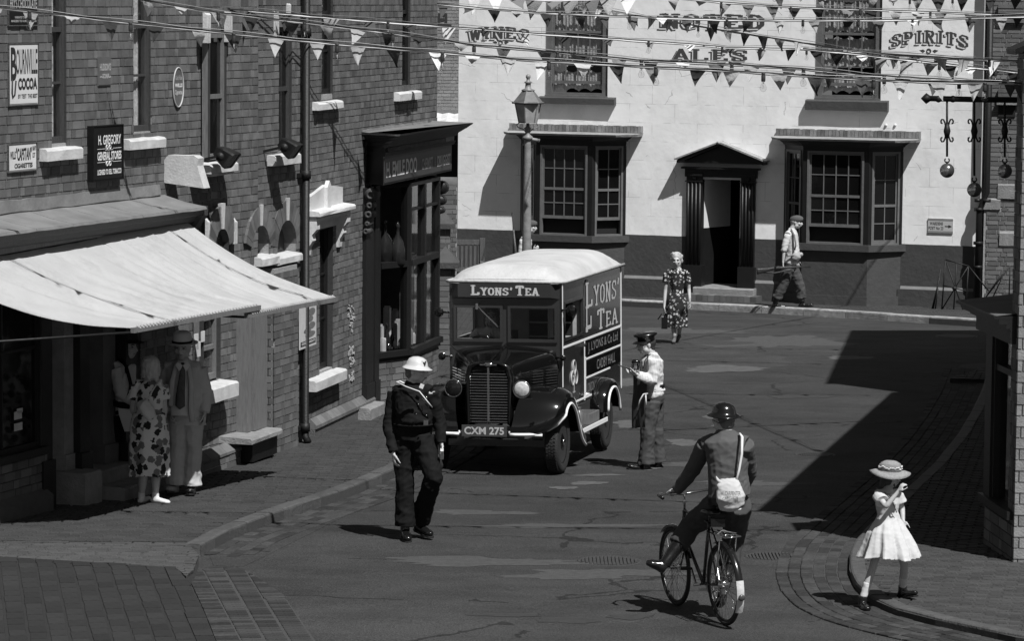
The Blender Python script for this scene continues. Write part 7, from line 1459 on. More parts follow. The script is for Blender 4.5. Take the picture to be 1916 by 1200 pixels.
q = MB(); q.tube([q_(1205, 668, -.15), q_(1213, 664, -.17), q_(1224, 663, -.1), q_(1234, 672, -.0), q_(1240, 700, .05), q_(1236, 725, .05)], .007, 5); q.tube([q_(1204, 690, -.2), q_(1207, 675, -.2), q_(1214, 664, -.16)], .007, 5); part(q, 'apron_strap', LEAT, M.root)
q = MB(); q.lathe(M.J['pelvis']+V((0, 0, .10)), [(.158, 0), (.162, .02), (.158, .045)], 26, side=M.s, sy=.85); part(q, 'belt', OV, M.root); q = MB(); q.lathe(M.J['pelvis']+V((0, 0, .06)), [(.168, 0), (.172, .014), (.168, .028)], 26, side=M.s, sy=.85); q.tube([q_(1212, 737, -.23), q_(1204, 738, -.28), q_(1197, 750, -.27), q_(1193, 768, -.25)], .008, 5); q.tube([q_(1208, 738, -.25), q_(1209, 761, -.26)], .009, 5); part(q, 'apron_string', SHIRT, M.root)
q = MB(); P = []
for i in range(7):
    x = 1182+4.2*i; P.append([q_(x+(3 if j < 2 else 0)+.012*(j*j), y, -.05-.03*i+.02*sin(i*2+j)) for j, y in enumerate((702, 730, 760, 785, 802-i*.3))])
q.grid(P); q.grid([[p+V((.0, .012, 0)) for p in r_][::-1] for r_ in P]); part(q, 'apron', CL('grey_apron', .045), M.root)
J_ = q_(1190, 689, -.16); q = MB(); q.lathe(J_-V((0, 0, .05)), [(.055, 0), (.06, .02), (.058, .07), (.05, .10), (.055, .11)], 16); jg = thing('jug', 'bright metal jug held by the man in the peaked cap', 'jug', J_-V((0, 0, .05))); part(q, 'pot', CHR, jg); q = MB(); q.lathe(J_+V((0, 0, .06)), [(.056, 0), (.05, .03), (.015, .045)], 14); part(q, 'lid', LEAT, jg)
q = MB(); q.tube([q_(1188, 694, -.26), q_(1172, 688, -.28), q_(1156, 684, -.3)], [.012, .011, .007], 8); solo(q, 'wooden_stick', TIMM, 'short dark stick or pencil pointing at the van from the salesman hand', 'stick')
# --- woman in floral dress in the middle distance
g0 = at(1264, 641); Y = 59.3
M = mk('person', 'woman with short fair hair in dark flowered dress walking in the road with a handbag', g0, Y, .92, dict(head=(1266, 487, 0), neck=(1267, 500, .01), pelvis=(1266, 562, .02), shL=(1247, 511, .02), shR=(1286, 511, .02), elL=(1245, 543, .03), wrL=(1243, 574, -.05), elR=(1289, 541, .06), wrR=(1291, 567, -.05),
  hipL=(1259, 568, 0), hipR=(1273, 568, 0), knL=(1260, 602, -.05), knR=(1272, 600, .05), anL=(1262, 632, -.06), anR=(1271, 625, .22)), (-.1, -1, 0), (-.15, -1, -.05), vox=.012, hands=((None, None, .7, 1), (None, None, .6, -1)))
FLD = mat('floral_dress_dark', .012, .85, .1, 5, .1, 60, extra=floral_extra(.0, .5, 19, .36), dist=.002); c = M.J['pelvis']
skirt(M, 'dress', FLD, [(c+V((0, 0, .12)), .135, .11), (c, .175, .14), (c-V((0, 0, .2)), .185, .15), (c-V((0, 0, .46)), .19, .16)], 8, .08, vox=.013)
for a, t in (('L', (1260, 642, -.2)), ('R', (1268, 635, .15))): shoe(M.root, M.J['an'+a]-V((0, 0, -.02)), atY(t[0], t[1]-2, Y+t[2]), .8, CL('court_shoe', .12))
hair(M.root, M.J['head']+V((0, .01, .01)), M.hf, M.hu, HAIRL, 1.1, 'wavy', .011)
b_ = thing('handbag', 'black handbag in the hand of the woman in the dark flowered dress', 'handbag', atY(1243, 612, Y-.1)); q = MB(); q.box(atY(1243, 604, Y-.08), (.10, .2, .2)); part(q, 'bag', LEAT, b_); q = MB(); q.torus(atY(1243, 591, Y-.08), .06, .008, (1, 0, 0), 16, 5); q.bar(atY(1238, 588, Y-.12), atY(1231, 598, Y-.2), .015); part(q, 'handle', LEAT, b_)
# --- soldier carrying a rifle, outside the pub
PG = at(1478, 576, .12); Y = PG.y; kk = .98
M = mk('person', 'older soldier in side cap and shirt sleeves carrying a rifle along the pub pavement', PG, Y, kk, dict(head=(1490, 415, 0), neck=(1482, 428, 0), pelvis=(1478, 494, 0), shL=(1480, 441, .17), shR=(1474, 440, -.17), elL=(1484, 468, .2), wrL=(1490, 488, .05), elR=(1467, 468, -.22), wrR=(1465, 492, -.24),
  hipL=(1483, 503, .08), hipR=(1475, 503, -.08), knL=(1497, 537, .06), knR=(1464, 537, -.08), anL=(1500, 566, .05), anR=(1450, 566, -.06)), (.97, -.25, 0), (.97, -.25, -.1), hu=(.08, 0, 1), vox=.012, hands=((None, None, .8, 1), ((.05, 0, -1), (.9, 0, 0), 1.0, -1)), stout=1.1)
torso_cloth(M, 'shirt', CL('khaki_shirt', .5), hem=.05, r=1.05, sleeve=1.1, fold=.008, belly=.04, vox=.013, sl_end=.15); trousers(M, CL('khaki_serge', .06), r=1.2, hemr=.10, fold=.014, vox=.013, end=.75)
for a, t in (('L', (1517, 572, .05)), ('R', (1468, 575, -.06))):
    shoe(M.root, M.J['an'+a], atY(t[0]-2, t[1]-1, Y+t[2]), 1.1, LEAT); q = MB(); K, A = M.J['kn'+a], M.J['an'+a]; q.tube([K.lerp(A, .6), A], [.065, .055], 12); part(q, 'gaiter', CL('gaiter', .06), M.root)
KH = CL('serge_cap', .08); head_hat(M.root, 'side_cap', M.J['head'], M.hf, (.1, 0, 1), KH, 1.05); hair(M.root, M.J['head'], M.hf, M.hu, HAIRG, .98, 'short', .011)
q_ = lambda x, y, d: atY(x, y, Y+d); WEB = CL('webbing', .13)
q = MB(); q.tube([q_(1480, 428, -.14), q_(1486, 440, -.2), q_(1489, 458, -.22), q_(1487, 468, -.2)], [(.022, .008)]*4, 6); q.tube([q_(1470, 480, -.2), q_(1488, 478, -.2), q_(1497, 478, -.08)], [(.022, .01)]*3, 6); part(q, 'webbing', WEB, M.root); q = MB(); q.ball(q_(1489, 481, -.16), (.1, .07, .085), 12, 8); q.ball(q_(1498, 477, -.05), (.05, .06, .05), 10, 6); remesh(q, 'pouch', CL('pouch', .3), M.root, .013, 1, .008, 12)
rf = thing('rifle', 'bolt action rifle carried level by the soldier outside the pub', 'rifle', q_(1465, 503, -.3)); r0, r1 = q_(1416, 508, -.26), q_(1517, 500, -.30); d = (r1-r0).normalized()
WD = mat('gun_wood', .035, .45, .25, 9, .1, 30, streak=(9, 9, 1)); q = MB(); q.tube([r0, r0+d*.03, r0+d*.22+V((0, 0, .015)), r0+d*.34+V((0, 0, .035)), r0+d*.85+V((0, 0, .02))], [(.012, .06), (.014, .058), (.016, .035), (.02, .03), (.016, .018)], 10, side=(0, 1, 0)); part(q, 'stock', WD, rf)
q = MB(); q.tube([r0+d*.36+V((0, 0, .05)), r1], .011, 8); q.bar(r1-d*.03, r1-d*.03+V((0, 0, .035)), .008); q.tube([r0+d*.33+V((0, 0, .05)), r0+d*.45+V((0, 0, .055))], .017, 8); q.ball(r0+d*.36+V((0, -.03, .06)), .014, 8, 5); part(q, 'barrel', IRON, rf)
q = MB(); q.tube([r0+d*.12-V((0, 0, .03)), r0+d*.35-V((0, 0, .06)), r0+d*.6-V((0, 0, .03)), r0+d*.75+V((0, 0, .0))], [(.004, .016)]*4, 6); part(q, 'sling', TIMM, rf)
# --- second soldier half hidden behind the lamp post
Y = 67.6; PG = V((atY(982, 500, Y).x, Y, G(Y)+.12))
M = mk('person', 'soldier in side cap with slung rifle standing half hidden behind the lamp post', PG, Y, .98, dict(head=(993, 424, 0), neck=(985, 440, 0), pelvis=(981, 503, 0), shL=(986, 450, .17), shR=(978, 450, -.17), elL=(990, 480, .2), wrL=(999, 470, .1), elR=(974, 482, -.2), wrR=(978, 506, -.22),
  hipL=(984, 512, .08), hipR=(978, 512, -.08), knL=(990, 545, .06), knR=(976, 545, -.08), anL=(986, 572, .05), anR=(972, 572, -.06)), (.97, -.25, 0), (.97, -.25, -.05), vox=.012)
torso_cloth(M, 'shirt', MATS['khaki_shirt'], hem=.05, r=1.02, sleeve=1.05, fold=.008, vox=.013); trousers(M, MATS['khaki_serge'], r=1.15, fold=.014, vox=.013)
for a in 'LR': shoe(M.root, M.J['an'+a], M.J['an'+a]+V((.2, 0, -.07)), 1.1, LEAT)
head_hat(M.root, 'side_cap', M.J['head'], M.hf, (.05, 0, 1), KH, 1.05); hair(M.root, M.J['head'], M.hf, M.hu, HAIRD, .98, 'short', .011)
q_ = lambda x, y, d: atY(x, y, Y+d); rf = thing('rifle', 'slung rifle with muzzle up behind the shoulder of the soldier at the lamp post', 'rifle', q_(966, 500, -.2)); a_, b_ = q_(969, 520, -.2), q_(958, 398, -.2); d = (b_-a_).normalized()
q = MB(); q.tube([a_, a_+d*.2, a_+d*.35, a_+d*.95], [(.05, .015), (.035, .02), (.03, .02), (.018, .018)], 8); part(q, 'stock', WD, rf); q = MB(); q.tube([a_+d*.3, b_], .012, 8); part(q, 'barrel', IRON, rf)
# --- group under the awning: shopkeeper, woman with her back turned, man in pale suit
Y = 36.75; PG = at(342, 922, .12)
M = mk('person', 'heavy man in pale suit and trilby facing the camera under the awning', PG, Y, 1.02, dict(head=(341, 650, -.04), neck=(342, 674, 0), pelvis=(346, 768, .02), shL=(312, 690, .02), shR=(373, 690, 0), elL=(306, 735, .04), wrL=(318, 770, -.1), elR=(385, 738, .02), wrR=(383, 772, -.08),
  hipL=(334, 780, 0), hipR=(360, 780, 0), knL=(330, 845, -.04), knR=(362, 845, -.02), anL=(327, 905, 0), anR=(359, 908, 0)), (-.05, -1, 0), (-.12, -1, -.02), skin=SKIN, hands=(((.2, -.2, -1), None, .6, 1), ((0, -.15, -1), None, .6, -1)), stout=1.3)
SUIT = CL('pale_suit', .48); torso_cloth(M, 'jacket', SUIT, hem=-.05, r=1.22, belly=.05, sleeve=1.25, fold=.007, long_=.15); trousers(M, CL('pale_trousers', .42), r=1.1, hemr=.108, stout=1.15, fold=.009)
q_ = lambda x, y, d: atY(x, y, Y+d)
q = MB(); P = [[q_(x0+(x1-x0)*i/6, y, -.235-.03*sin(pi*i/6)+(0 if y > 700 else .06)) for i in range(7)] for y, x0, x1 in ((676, 333, 352), (700, 326, 353), (730, 322, 354), (756, 320, 356), (778, 321, 354))]; q.grid(P); part(q, 'shirt_front', SHIRT, M.root)
q = MB(); q.tube([q_(342, 679, -.22), q_(341, 700, -.285), q_(338, 735, -.30), q_(337, 760, -.30), q_(336, 766, -.29)], [(.018, .006), (.03, .006), (.045, .006), (.052, .006), (.01, .005)], 8, side=(1, 0, 0)); part(q, 'tie', mat('patterned_tie', .07, .6, .4, 14, 0), M.root)
q = MB(); [q.hexa([q_(x, y, d) for d in (-.23, -.265) for x, y in pts]) for pts in (((333, 678), (342, 684), (336, 696), (328, 684)), ((342, 684), (351, 678), (356, 684), (348, 696)))]; part(q, 'collar', SHIRT, M.root, recalc=True)
q = MB(); q.tube([q_(353, 682, -.22), q_(358, 720, -.27), q_(357, 765, -.28), q_(360, 790, -.27)], [(.03, .008)]*4, 6, side=(1, 0, 0)); q.tube([q_(330, 682, -.22), q_(322, 715, -.26), q_(319, 760, -.27)], [(.03, .008)]*3, 6, side=(1, 0, 0)); part(q, 'lapel', SUIT, M.root)
for a, t, m in (('L', (318, 922, -.14), CL('pale_shoe', .3)), ('R', (356, 926, -.14), LEAT)): shoe(M.root, M.J['an'+a], atY(t[0], t[1]-6, Y+t[2]), 1.1, m)
head_hat(M.root, 'trilby', M.J['head'], M.hf, (0, -.08, 1), CL('pale_hat', .6), 1.05, OV); hair(M.root, M.J['head'], M.hf, M.hu, HAIRG)
Y = 36.0; PG = at(281, 942, .12)
M = mk('person', 'grey haired woman in leaf print dress seen from behind under the awning', PG, Y, .93, dict(head=(283, 687, 0), neck=(281, 708, 0), pelvis=(279, 798, 0), shL=(303, 722, 0), shR=(254, 722, 0), elL=(308, 768, .02), wrL=(303, 800, .12), elR=(248, 768, .02), wrR=(262, 790, .16),
  hipL=(290, 810, 0), hipR=(268, 810, 0), knL=(292, 870, .02), knR=(270, 870, .0), anL=(291, 926, 0), anR=(265, 926, .05)), (.1, 1, 0), (.12, 1, 0), skin=SKIN, hands=((None, (-.8, -.3, 0), .9, 1), (None, None, .6, -1)), stout=1.2)
LEAF = mat('leaf_print_dress', .6, .85, .1, 5, .1, 60, extra=floral_extra(.012, .5, 13, .50, True), dist=.002); c = M.J['pelvis']
skirt(M, 'dress', LEAF, [(c+V((0, 0, .14)), .17, .14), (c, .205, .17), (c-V((0, 0, .25)), .215, .175), (c-V((0, 0, .52)), .215, .18)], 7, .05, r=1.12, sleeve=1.25)
for a, t in (('L', (299, 942, .1)), ('R', (258, 934, .12))): shoe(M.root, M.J['an'+a], V(M.J['an'+a])+V((.06, .16, -.06)) if a == 'R' else V(M.J['an'+a])+V((.12, -.08, -.065)), .92, CL('white_sandal', .6), nm='sandal')
hair(M.root, M.J['head'], M.hf, M.hu, HAIRG, 1.06, 'bob'); q_ = lambda x, y, d: atY(x, y, Y+d)
b_ = thing('shoulder_bag', 'pale shoulder bag hanging on the back of the woman in the leaf print dress', 'bag', q_(272, 785, -.24)); q = MB(); q.tube([q_(260, 758, -.26), q_(268, 756, -.28), q_(277, 770, -.28), q_(284, 784, -.27)], [(.05, .03), (.075, .05), (.085, .055), (.06, .04)], 10, side=(.8, 0, .5)); remesh(q, 'bag', CL('canvas_bag', .5), b_, .009, 2, .006, 12); q = MB(); q.tube([q_(272, 757, -.25), q_(285, 732, -.2), q_(298, 712, -.1)], .008, 6); part(q, 'strap', CL('canvas_bag', .5), b_)
b_ = q_(299, 810, .02); q = MB(); q.lathe(b_-V((0, 0, .07)), [(.03, 0), (.033, .02), (.033, .12), (.014, .17), (.014, .2)], 12); solo(q, 'drink_bottle', mat('bottle_plastic', .1, .2, .3, 10, 0), 'small plastic drink bottle in the hand of the woman with her back turned', 'bottle')
Y = 37.3; PG = V((atY(230, 900, Y).x, Y, G(Y)+.3))
M = mk('person', 'shopkeeper in dark trilby, white shirt and long white apron in the shop doorway', PG, Y, 1.02, dict(head=(238, 648, 0), neck=(228, 672, .0), pelvis=(222, 762, .05), shL=(226, 688, .18), shR=(218, 692, -.16), elL=(246, 730, .12), wrL=(262, 745, -.1), elR=(228, 738, -.24), wrR=(252, 752, -.3),
  hipL=(226, 775, .08), hipR=(218, 775, -.08), knL=(230, 835, .06), knR=(216, 835, -.06), anL=(232, 886, .05), anR=(214, 890, -.08)), (.8, -.6, 0), (.85, -.45, -.22), skin=SKIN, stout=1.15, hands=((None, None, .6, 1), (None, None, .6, -1)))
torso_cloth(M, 'shirt', SHIRT, hem=.06, r=1.12, sleeve=1.3, fold=.009, belly=.04); trousers(M, OV, r=1.05, hemr=.1, stout=1.1)
for a in 'LR': shoe(M.root, M.J['an'+a], M.J['an'+a]+V((.16, -.12, -.07)), 1.1, LEAT)
head_hat(M.root, 'trilby', M.J['head'], M.hf, (.05, 0, 1), CL('dark_hat', .03), 1.05, OV); hair(M.root, M.J['head'], M.hf, M.hu, HAIRG); q_ = lambda x, y, d: atY(x, y, Y+d)
q = MB(); P = [[q_(x0+(x1-x0)*i/6, y, -.27+.1*(i/6)**2) for i in range(7)] for y, x0, x1 in ((700, 232, 250), (730, 226, 262), (750, 221, 262), (775, 222, 258), (808, 233, 260))]; q.grid(P); q.grid([[p_+V((0, .01, 0)) for p_ in r_][::-1] for r_ in P]); part(q, 'apron', SHIRT, M.root)
q = MB(); q.tube([q_(222, 672, -.15), q_(236, 685, -.26), q_(243, 712, -.3), q_(248, 735, -.3)], [(.02, .006)]*4, 6, side=(1, 0, 0)); part(q, 'brace', OV, M.root)
q = MB(); P = [[q_(x0+(x1-x0)*i/4, y, -.285+.0*i) for i in range(5)] for y, x0, x1 in ((748, 212, 226), (752, 212, 250), (766, 213, 252), (770, 214, 250))]; q.tube([q_(206, 752, -.15), q_(222, 758, -.27), q_(240, 760, -.3), q_(252, 756, -.25)], [(.035, .008)]*4, 8, side=(0, 0, 1)); part(q, 'waistband', OV, M.root)
# --- little girl stepping over the kerb
Y = 30.05; PG = at(1615, 1148)
M = mk('person', 'small girl in straw hat and pale summer dress stepping onto the right hand kerb', PG, Y, .70, dict(head=(1665, 892, -.03), neck=(1660, 914, 0), pelvis=(1661, 985, 0), shL=(1680, 926, .08), shR=(1642, 927, -.07), elL=(1688, 952, .1), wrL=(1690, 975, .04), elR=(1658, 949, -.2), wrR=(1681, 920, -.2),
  hipL=(1672, 1000, .04), hipR=(1648, 1000, -.02), knL=(1692, 1058, .0), knR=(1634, 1060, -.06), anL=(1689, 1100, .15), anR=(1614, 1122, -.08)), (.62, -.78, 0), (.93, -.3, -.12), hu=(.0, 0, 1), vox=.008, hands=((None, None, .5, 1), ((.45, -.1, .8), (.5, .2, 0), .8, -1)))
DRS = mat('pale_print_dress', .48, .9, .06, 5, .06, 90, extra=floral_extra(.45, .35, 32, .16, True), dist=.002); c = atY(1662, 965, Y)
skirt(M, 'dress', DRS, [(c+V((0, 0, .04)), .092, .078), (c-V((0, 0, .03)), .115, .1), (c+V((-.0, 0, -.14)), .185, .165), (c+V((.015, 0, -.26)), .235, .215), (c+V((.02, 0, -.36)), .27, .25)], 9, .12, .003, vox=.0075, r=1.08, sleeve=1.25, ff=14)
for a, t, kq in (('L', (1713, 1113, .0), 1), ('R', (1623, 1143, -.26), 1)):
    K, A = M.J['kn'+a], M.J['an'+a]; q = MB(); q.tube([K.lerp(A, .50), K.lerp(A, .55), K.lerp(A, .85), A+V((0, 0, .0))], [.036, .039, .034, .030], 12); remesh(q, 'sock', SHIRT, M.root, .006, 1, .003, 14); shoe(M.root, A, atY(t[0], t[1]-3, Y+t[2]), .98, LEAT)
mat('ribbon', .16, .6, .1, 5, 0); mat('flower_white', .6, .8, .3, 20, 0)
head_hat(M.root, 'straw', M.J['head']+V((0, 0, .018)), M.hf, (.05, -.03, 1), mat('straw', .26, .8, .3, 60, .4, 120, streak=(1, 1, 3)), .80); hair(M.root, M.J['head'], M.hf, M.hu, HAIRD, .74, 'bob', .007)
q = MB(); [q.torus(M.J['head']+M.hf*.072+M.hf.cross(V((0, 0, 1)))*sg*.022+V((0, 0, .005)), .014, .004, M.hf, 12, 4) for sg in (-1, 1)]; part(q, 'sunglasses', EYE, M.root)
q_ = lambda x, y, d: atY(x, y, Y+d); q = MB(); q.tube([q_(1655, 921, -.1), q_(1668, 935, -.13), q_(1678, 960, -.11)], .004, 5); part(q, 'cord', TIMG, M.root); q = MB(); q.tube([q_(1672, 926, -.10), q_(1650, 924, -.10), q_(1641, 915, -.02)], [(.02, .004)]*3, 6); part(q, 'collar', MATS['ribbon'], M.root)
# --- van driver behind the windscreen
Dm = lambda x, y, z: vl(x, y, z)
M = Man('person', 'driver in white shirt sitting at the wheel inside the tea van', Dm(-.32, 1.0, 1.05), 0, 1.)
for n_, p_ in dict(head=(-.30, .98, 1.74), neck=(-.31, 1.0, 1.60), pelvis=(-.32, 1.1, 1.1), shL=(-.13, 1.02, 1.52), shR=(-.5, 1.02, 1.52), elL=(-.08, .9, 1.32), wrL=(-.2, .76, 1.46), elR=(-.56, .9, 1.32), wrR=(-.44, .76, 1.46), hipL=(-.24, 1.05, 1.1), hipR=(-.4, 1.05, 1.1), knL=(-.22, .66, 1.12), knR=(-.42, .66, 1.12), anL=(-.22, .6, .8), anR=(-.42, .6, .8)).items(): M.J[n_] = Dm(*p_)
build_body(M, (-.23, -.97, 0), (-.1, -1, -.1), skin=SKIN, vox=.011); torso_cloth(M, 'shirt', SHIRT, r=1.0, vox=.012); hair(M.root, M.J['head'], M.hf, M.hu, HAIRM, 1.05, 'bob')
q = MB(); P = [[Dm(.46-.12*sin(i*.9)*.2, .72+.028*i, z) for z in (1.5, 1.7, 1.88)] for i in range(9)]; q.grid(P); solo(q, 'hanging_coat', SHIRT, 'pale coat hanging inside the side window of the van', 'coat')
# ------------------------------------------------------------ bicycle and its rider
Cr = at(1357, 1171); hh = V((-sin(radians(19)), cos(radians(19)), .0)); hh.z = -.02*hh.y; hh.normalize(); uu = unit(V((-.05, .0, 1))); uu = unit(uu-hh*uu.dot(hh)); ss = hh.cross(uu)
BP = lambda a, z, s=0.: Cr+hh*a+uu*z+ss*s
bk = thing('bicycle', 'black roadster bicycle ridden away from the camera, white tail on its rear mudguard', 'bicycle', Cr); BKB = mat('bicycle_black', .008, .2, .1, 6, .02, 10, coat=.5)
for a, nm in ((0, 'rear'), (1.12, 'front')):
    c = BP(a, .35); q = MB(); q.torus(c, .33, .019, ss, 56, 8); w_ = part(q, 'tyre', RUB, bk); q = MB(); q.torus(c, .306, .011, ss, 48, 6); part(q, 'rim', mat('dull_rim', .05, .3, .1, 5, 0, metal=.5), w_)
    q = MB(); sp = unit(uu+hh*.01)
    for k in range(32):
        an = 2*pi*k/32; d = uu*cos(an)+hh*sin(an); d2 = uu*cos(an+.35*(1 if k % 2 else -1))+hh*sin(an+.35*(1 if k % 2 else -1)); q.bar(c+d2*.02+ss*.03*(1 if k % 4 < 2 else -1), c+d*.30, .0035)
    part(q, 'spokes', CHR, w_, kind='stuff'); q = MB(); q.tube([c-ss*.055, c-ss*.03, c+ss*.03, c+ss*.055], [.01, .028, .028, .01] if a else [.01, .04, .04, .012], 10); part(q, 'hub', CHR, w_)
    def arc(a0, a1, r, wd, n=18):
        P = []
        for i in range(n+1):
            an = a0+(a1-a0)*i/n; d = uu*cos(an)+hh*sin(an); P.append([c+d*(r-.012*abs(j)**2)+ss*wd*j/2 for j in (-1, -.5, 0, .5, 1)])
        return P
    P = arc(-2.05 if not a else -1.25, .5 if not a else .75, .375, .06); q = MB(); q.grid(P); q.grid([[p-uu*.003 for p in r_][::-1] for r_ in P]); part(q, 'mudguard', BKB, bk)
    if not a:
        P = arc(-2.12, -1.35, .381, .066, 10); q = MB(); q.grid(P); q.grid([[p+hh*.004 for p in r_][::-1] for r_ in P]); mg = part(q, 'mudguard_tail', WHITEP, bk)
        d = uu*cos(-1.72)+hh*sin(-1.72); q = MB(); q.lathe(c+d*.385, [(.028, 0), (.028, .012), (.02, .018), (.001, .02)], 14, axis=d); part(q, 'reflector', mat('red_reflector', .06, .2, .1, 5, 0), mg)
fr2 = {'rh': BP(0, .35), 'bb': BP(.46, .29), 'st': BP(.28, .84), 'ht': BP(.84, .88), 'hb': BP(.88, .68)}
q = MB()
for A, B_, r in (('bb', 'st', .015), ('st', 'ht', .014), ('hb', 'bb', .016), ('ht', 'hb', .018)): q.tube([fr2[A], fr2[B_]], r, 8)
for s_ in (-.055, .055): q.tube([BP(0, .35, s_), BP(.46, .29, s_*.6)], .009, 6); q.tube([BP(0, .35, s_), BP(.27, .80, s_*.3)], .008, 6); q.tube([BP(1.12, .35, s_), BP(1.0, .5, s_*.9), BP(.90, .72, s_*.6)], .010, 6)
part(q, 'frame', BKB, bk)
q = MB(); q.tube([BP(.28, .84), BP(.25, .92)], .012, 6); q.tube([BP(.12, .935, -.0), BP(.16, .95), BP(.26, .945), BP(.36, .95), BP(.43, .945)], [(.03, .012), (.095, .025), (.085, .025), (.03, .02), (.015, .012)], 12, side=ss); part(q, 'saddle', LEAT, bk)
q = MB(); q.box(BP(.08, .87), (.12, .06, .07)); part(q, 'tool_bag', LEAT, bk)
q = MB(); q.tube([BP(.84, .88), BP(.83, 1.02)], .012, 6); q.tube([BP(.62, 1.04, -.29), BP(.72, 1.05, -.28), BP(.84, 1.04, -.2), BP(.85, 1.02, 0), BP(.84, 1.04, .2), BP(.72, 1.05, .28), BP(.62, 1.04, .29)], .011, 8); hb_ = part(q, 'handlebar', CHR, bk)
for s_ in (-1, 1): q = MB(); q.tube([BP(.60, 1.04, s_*.29), BP(.72, 1.05, s_*.28)], .016, 8); part(q, 'grip', LEAT, hb_)
q = MB(); q.lathe(BP(.46, .29, .05), [(.09, 0), (.09, .004), (.02, .006)], 24, axis=ss); q.tube([BP(.46, .29, -.09), BP(.46, .29, .09)], .014, 6); q.bar(BP(.46, .29, -.07), BP(.56, .42, -.07), .012, .022); q.bar(BP(.46, .29, .07), BP(.36, .16, .07), .012, .022); q.tube([BP(.46, .375, .055), BP(0, .40, .055)], .006, 4); q.tube([BP(.46, .21, .055), BP(0, .31, .055)], .006, 4); part(q, 'crank', CHR, bk)
for a, z, s_ in ((.56, .42, -.12), (.36, .16, .12)): q = MB(); q.box(BP(a, z, s_), (.09, .07, .022)); part(q, 'pedal', IRON, bk)
q = MB(); 
for s_ in (-.07, -.025, .025, .07): q.tube([BP(-.24, .785, s_), BP(.16, .79, s_)], .006, 5)
for a in (-.24, -.1, .05): q.tube([BP(a, .785, -.075), BP(a, .785, .075)], .006, 5)
for s_ in (-.075, .075): q.tube([BP(0, .36, s_), BP(-.14, .785, s_)], .006, 5)
part(q, 'luggage_rack', CHR, bk); q = MB(); q.tube([BP(-.1, .80, -.08), BP(.0, .81, .0), BP(-.15, .80, .07), BP(-.02, .76, .08), BP(.05, .6, .06)], .006, 5); part(q, 'string', TIMG, bk)
Yb = BP(.24, .9).y
M = mk('person', 'man in dark battledress, boots and black steel helmet cycling away from the camera', BP(.3, 0), Yb, .98, dict(head=(1354, 783, .02), neck=(1357, 806, .0), pelvis=(1365, 926, .0), shL=(1320, 832, .1), shR=(1394, 832, -.03), elL=(1296, 880, .3), wrL=(1267, 918, .46), elR=(1402, 882, .18), wrR=(1388, 918, .45),
  hipL=(1347, 942, .03), hipR=(1382, 942, -.02), knL=(1293, 985, .45), knR=(1372, 1010, .42), anL=(1247, 1052, .28), anR=(1355, 1100, .2)), (-.25, .97, 0), (-.55, .83, 0), hands=(((-.35, .9, -.1), (0, 0, -1), 1., 1), ((-.3, .9, -.1), (0, 0, -1), 1., -1)), stout=1.05)
BD = CL('battledress', .08); torso_cloth(M, 'jacket', BD, hem=-.02, r=1.17, sleeve=1.22, fold=.008, vox=.009); trousers(M, CL('battledress_trousers', .05), r=1.18, hemr=.09, fold=.011, end=.55)
q = MB(); q.tube([M.J['pelvis']+V((0, 0, .13)), M.J['pelvis']+V((0, 0, .06))], [(.166, .128), (.172, .135)], 20, side=M.s); part(q, 'waistband', BD, M.root)
q = MB(); q.tube([M.J['neck']+V((0, 0, .005)), M.J['neck']+V((0, 0, -.04))], [(.068, .064), (.085, .078)], 16, side=M.s); part(q, 'collar', BD, M.root); q = MB(); q.torus(M.J['neck']+V((0, 0, .012)), .058, .008, (0, 0, 1), 20, 6); part(q, 'shirt_collar', SHIRT, M.root)
for a, tt in (('L', (1217, 1041, .28)), ('R', (1348, 1122, .36))):
    K, A = M.J['kn'+a], M.J['an'+a]; q = MB(); T = atY(tt[0], tt[1], Yb+tt[2]); q.tube([K.lerp(A, .30), K.lerp(A, .6), K.lerp(A, .92), A-unit(K-A)*.03], [(.075, .07), (.066, .062), (.052, .052), (.05, .055)], 14); d = unit(T-A); dn = unit(A-K)
    e_ = .72 if a == 'L' else 1.; q.tube([A+dn*.07-d*.05*e_, A+dn*.06, A+dn*.055+d*.06*e_, A+dn*.065+d*.15*e_, A+dn*.07+d*.2*e_], [(.035, .035), (.045, .055), (.045, .05), (.05, .036), (.03, .022)], 12); remesh(q, 'boot', LEAT, M.root, .009, 2, .003, 10)
head_hat(M.root, 'helmet', M.J['head']+V((0, 0, .0)), M.hf, (.03, -.05, 1), mat('dark_helmet', .006, .2, .1, 6, .03, 10, coat=.5), .86); hair(M.root, M.J['head'], M.hf, M.hu, HAIRM, .97); q_ = lambda x, y, d: atY(x, y, Yb+d)
q = MB(); q.tube([q_(1333, 786, -.04), q_(1345, 792, -.09), q_(1358, 788, -.1)], .004, 5); part(q, 'helmet_strap', TIMM, M.root)
q = MB(); q.tube([q_(1384, 811, -.06), q_(1389, 818, -.15), q_(1388, 850, -.19), q_(1383, 880, -.17), q_(1378, 900, -.2)], [(.011, .004)]*5, 6); bg_ = thing('haversack', 'pale canvas bag with a name on it, slung on the back of the cyclist', 'bag', q_(1366, 950, -.25)); part(q, 'strap', CL('white_webbing', .6), bg_)
q = MB(); q.tube([q_(1362, 896, -.17), q_(1363, 908, -.2), q_(1367, 932, -.22), q_(1370, 948, -.2), q_(1372, 953, -.18)], [(.07, .03), (.105, .05), (.125, .07), (.11, .06), (.06, .03)], 14, side=(1, 0, .05)); remesh(q, 'bag', CL('haversack_canvas', .44), bg_, .009, 2, .007, 16)
q = MB(); q.tube([q_(1352, 906, -.2), q_(1343, 899, -.2), q_(1340, 892, -.18)], [.02, .015, .004], 6); part(q, 'flap', CL('haversack_canvas', .44), bg_)
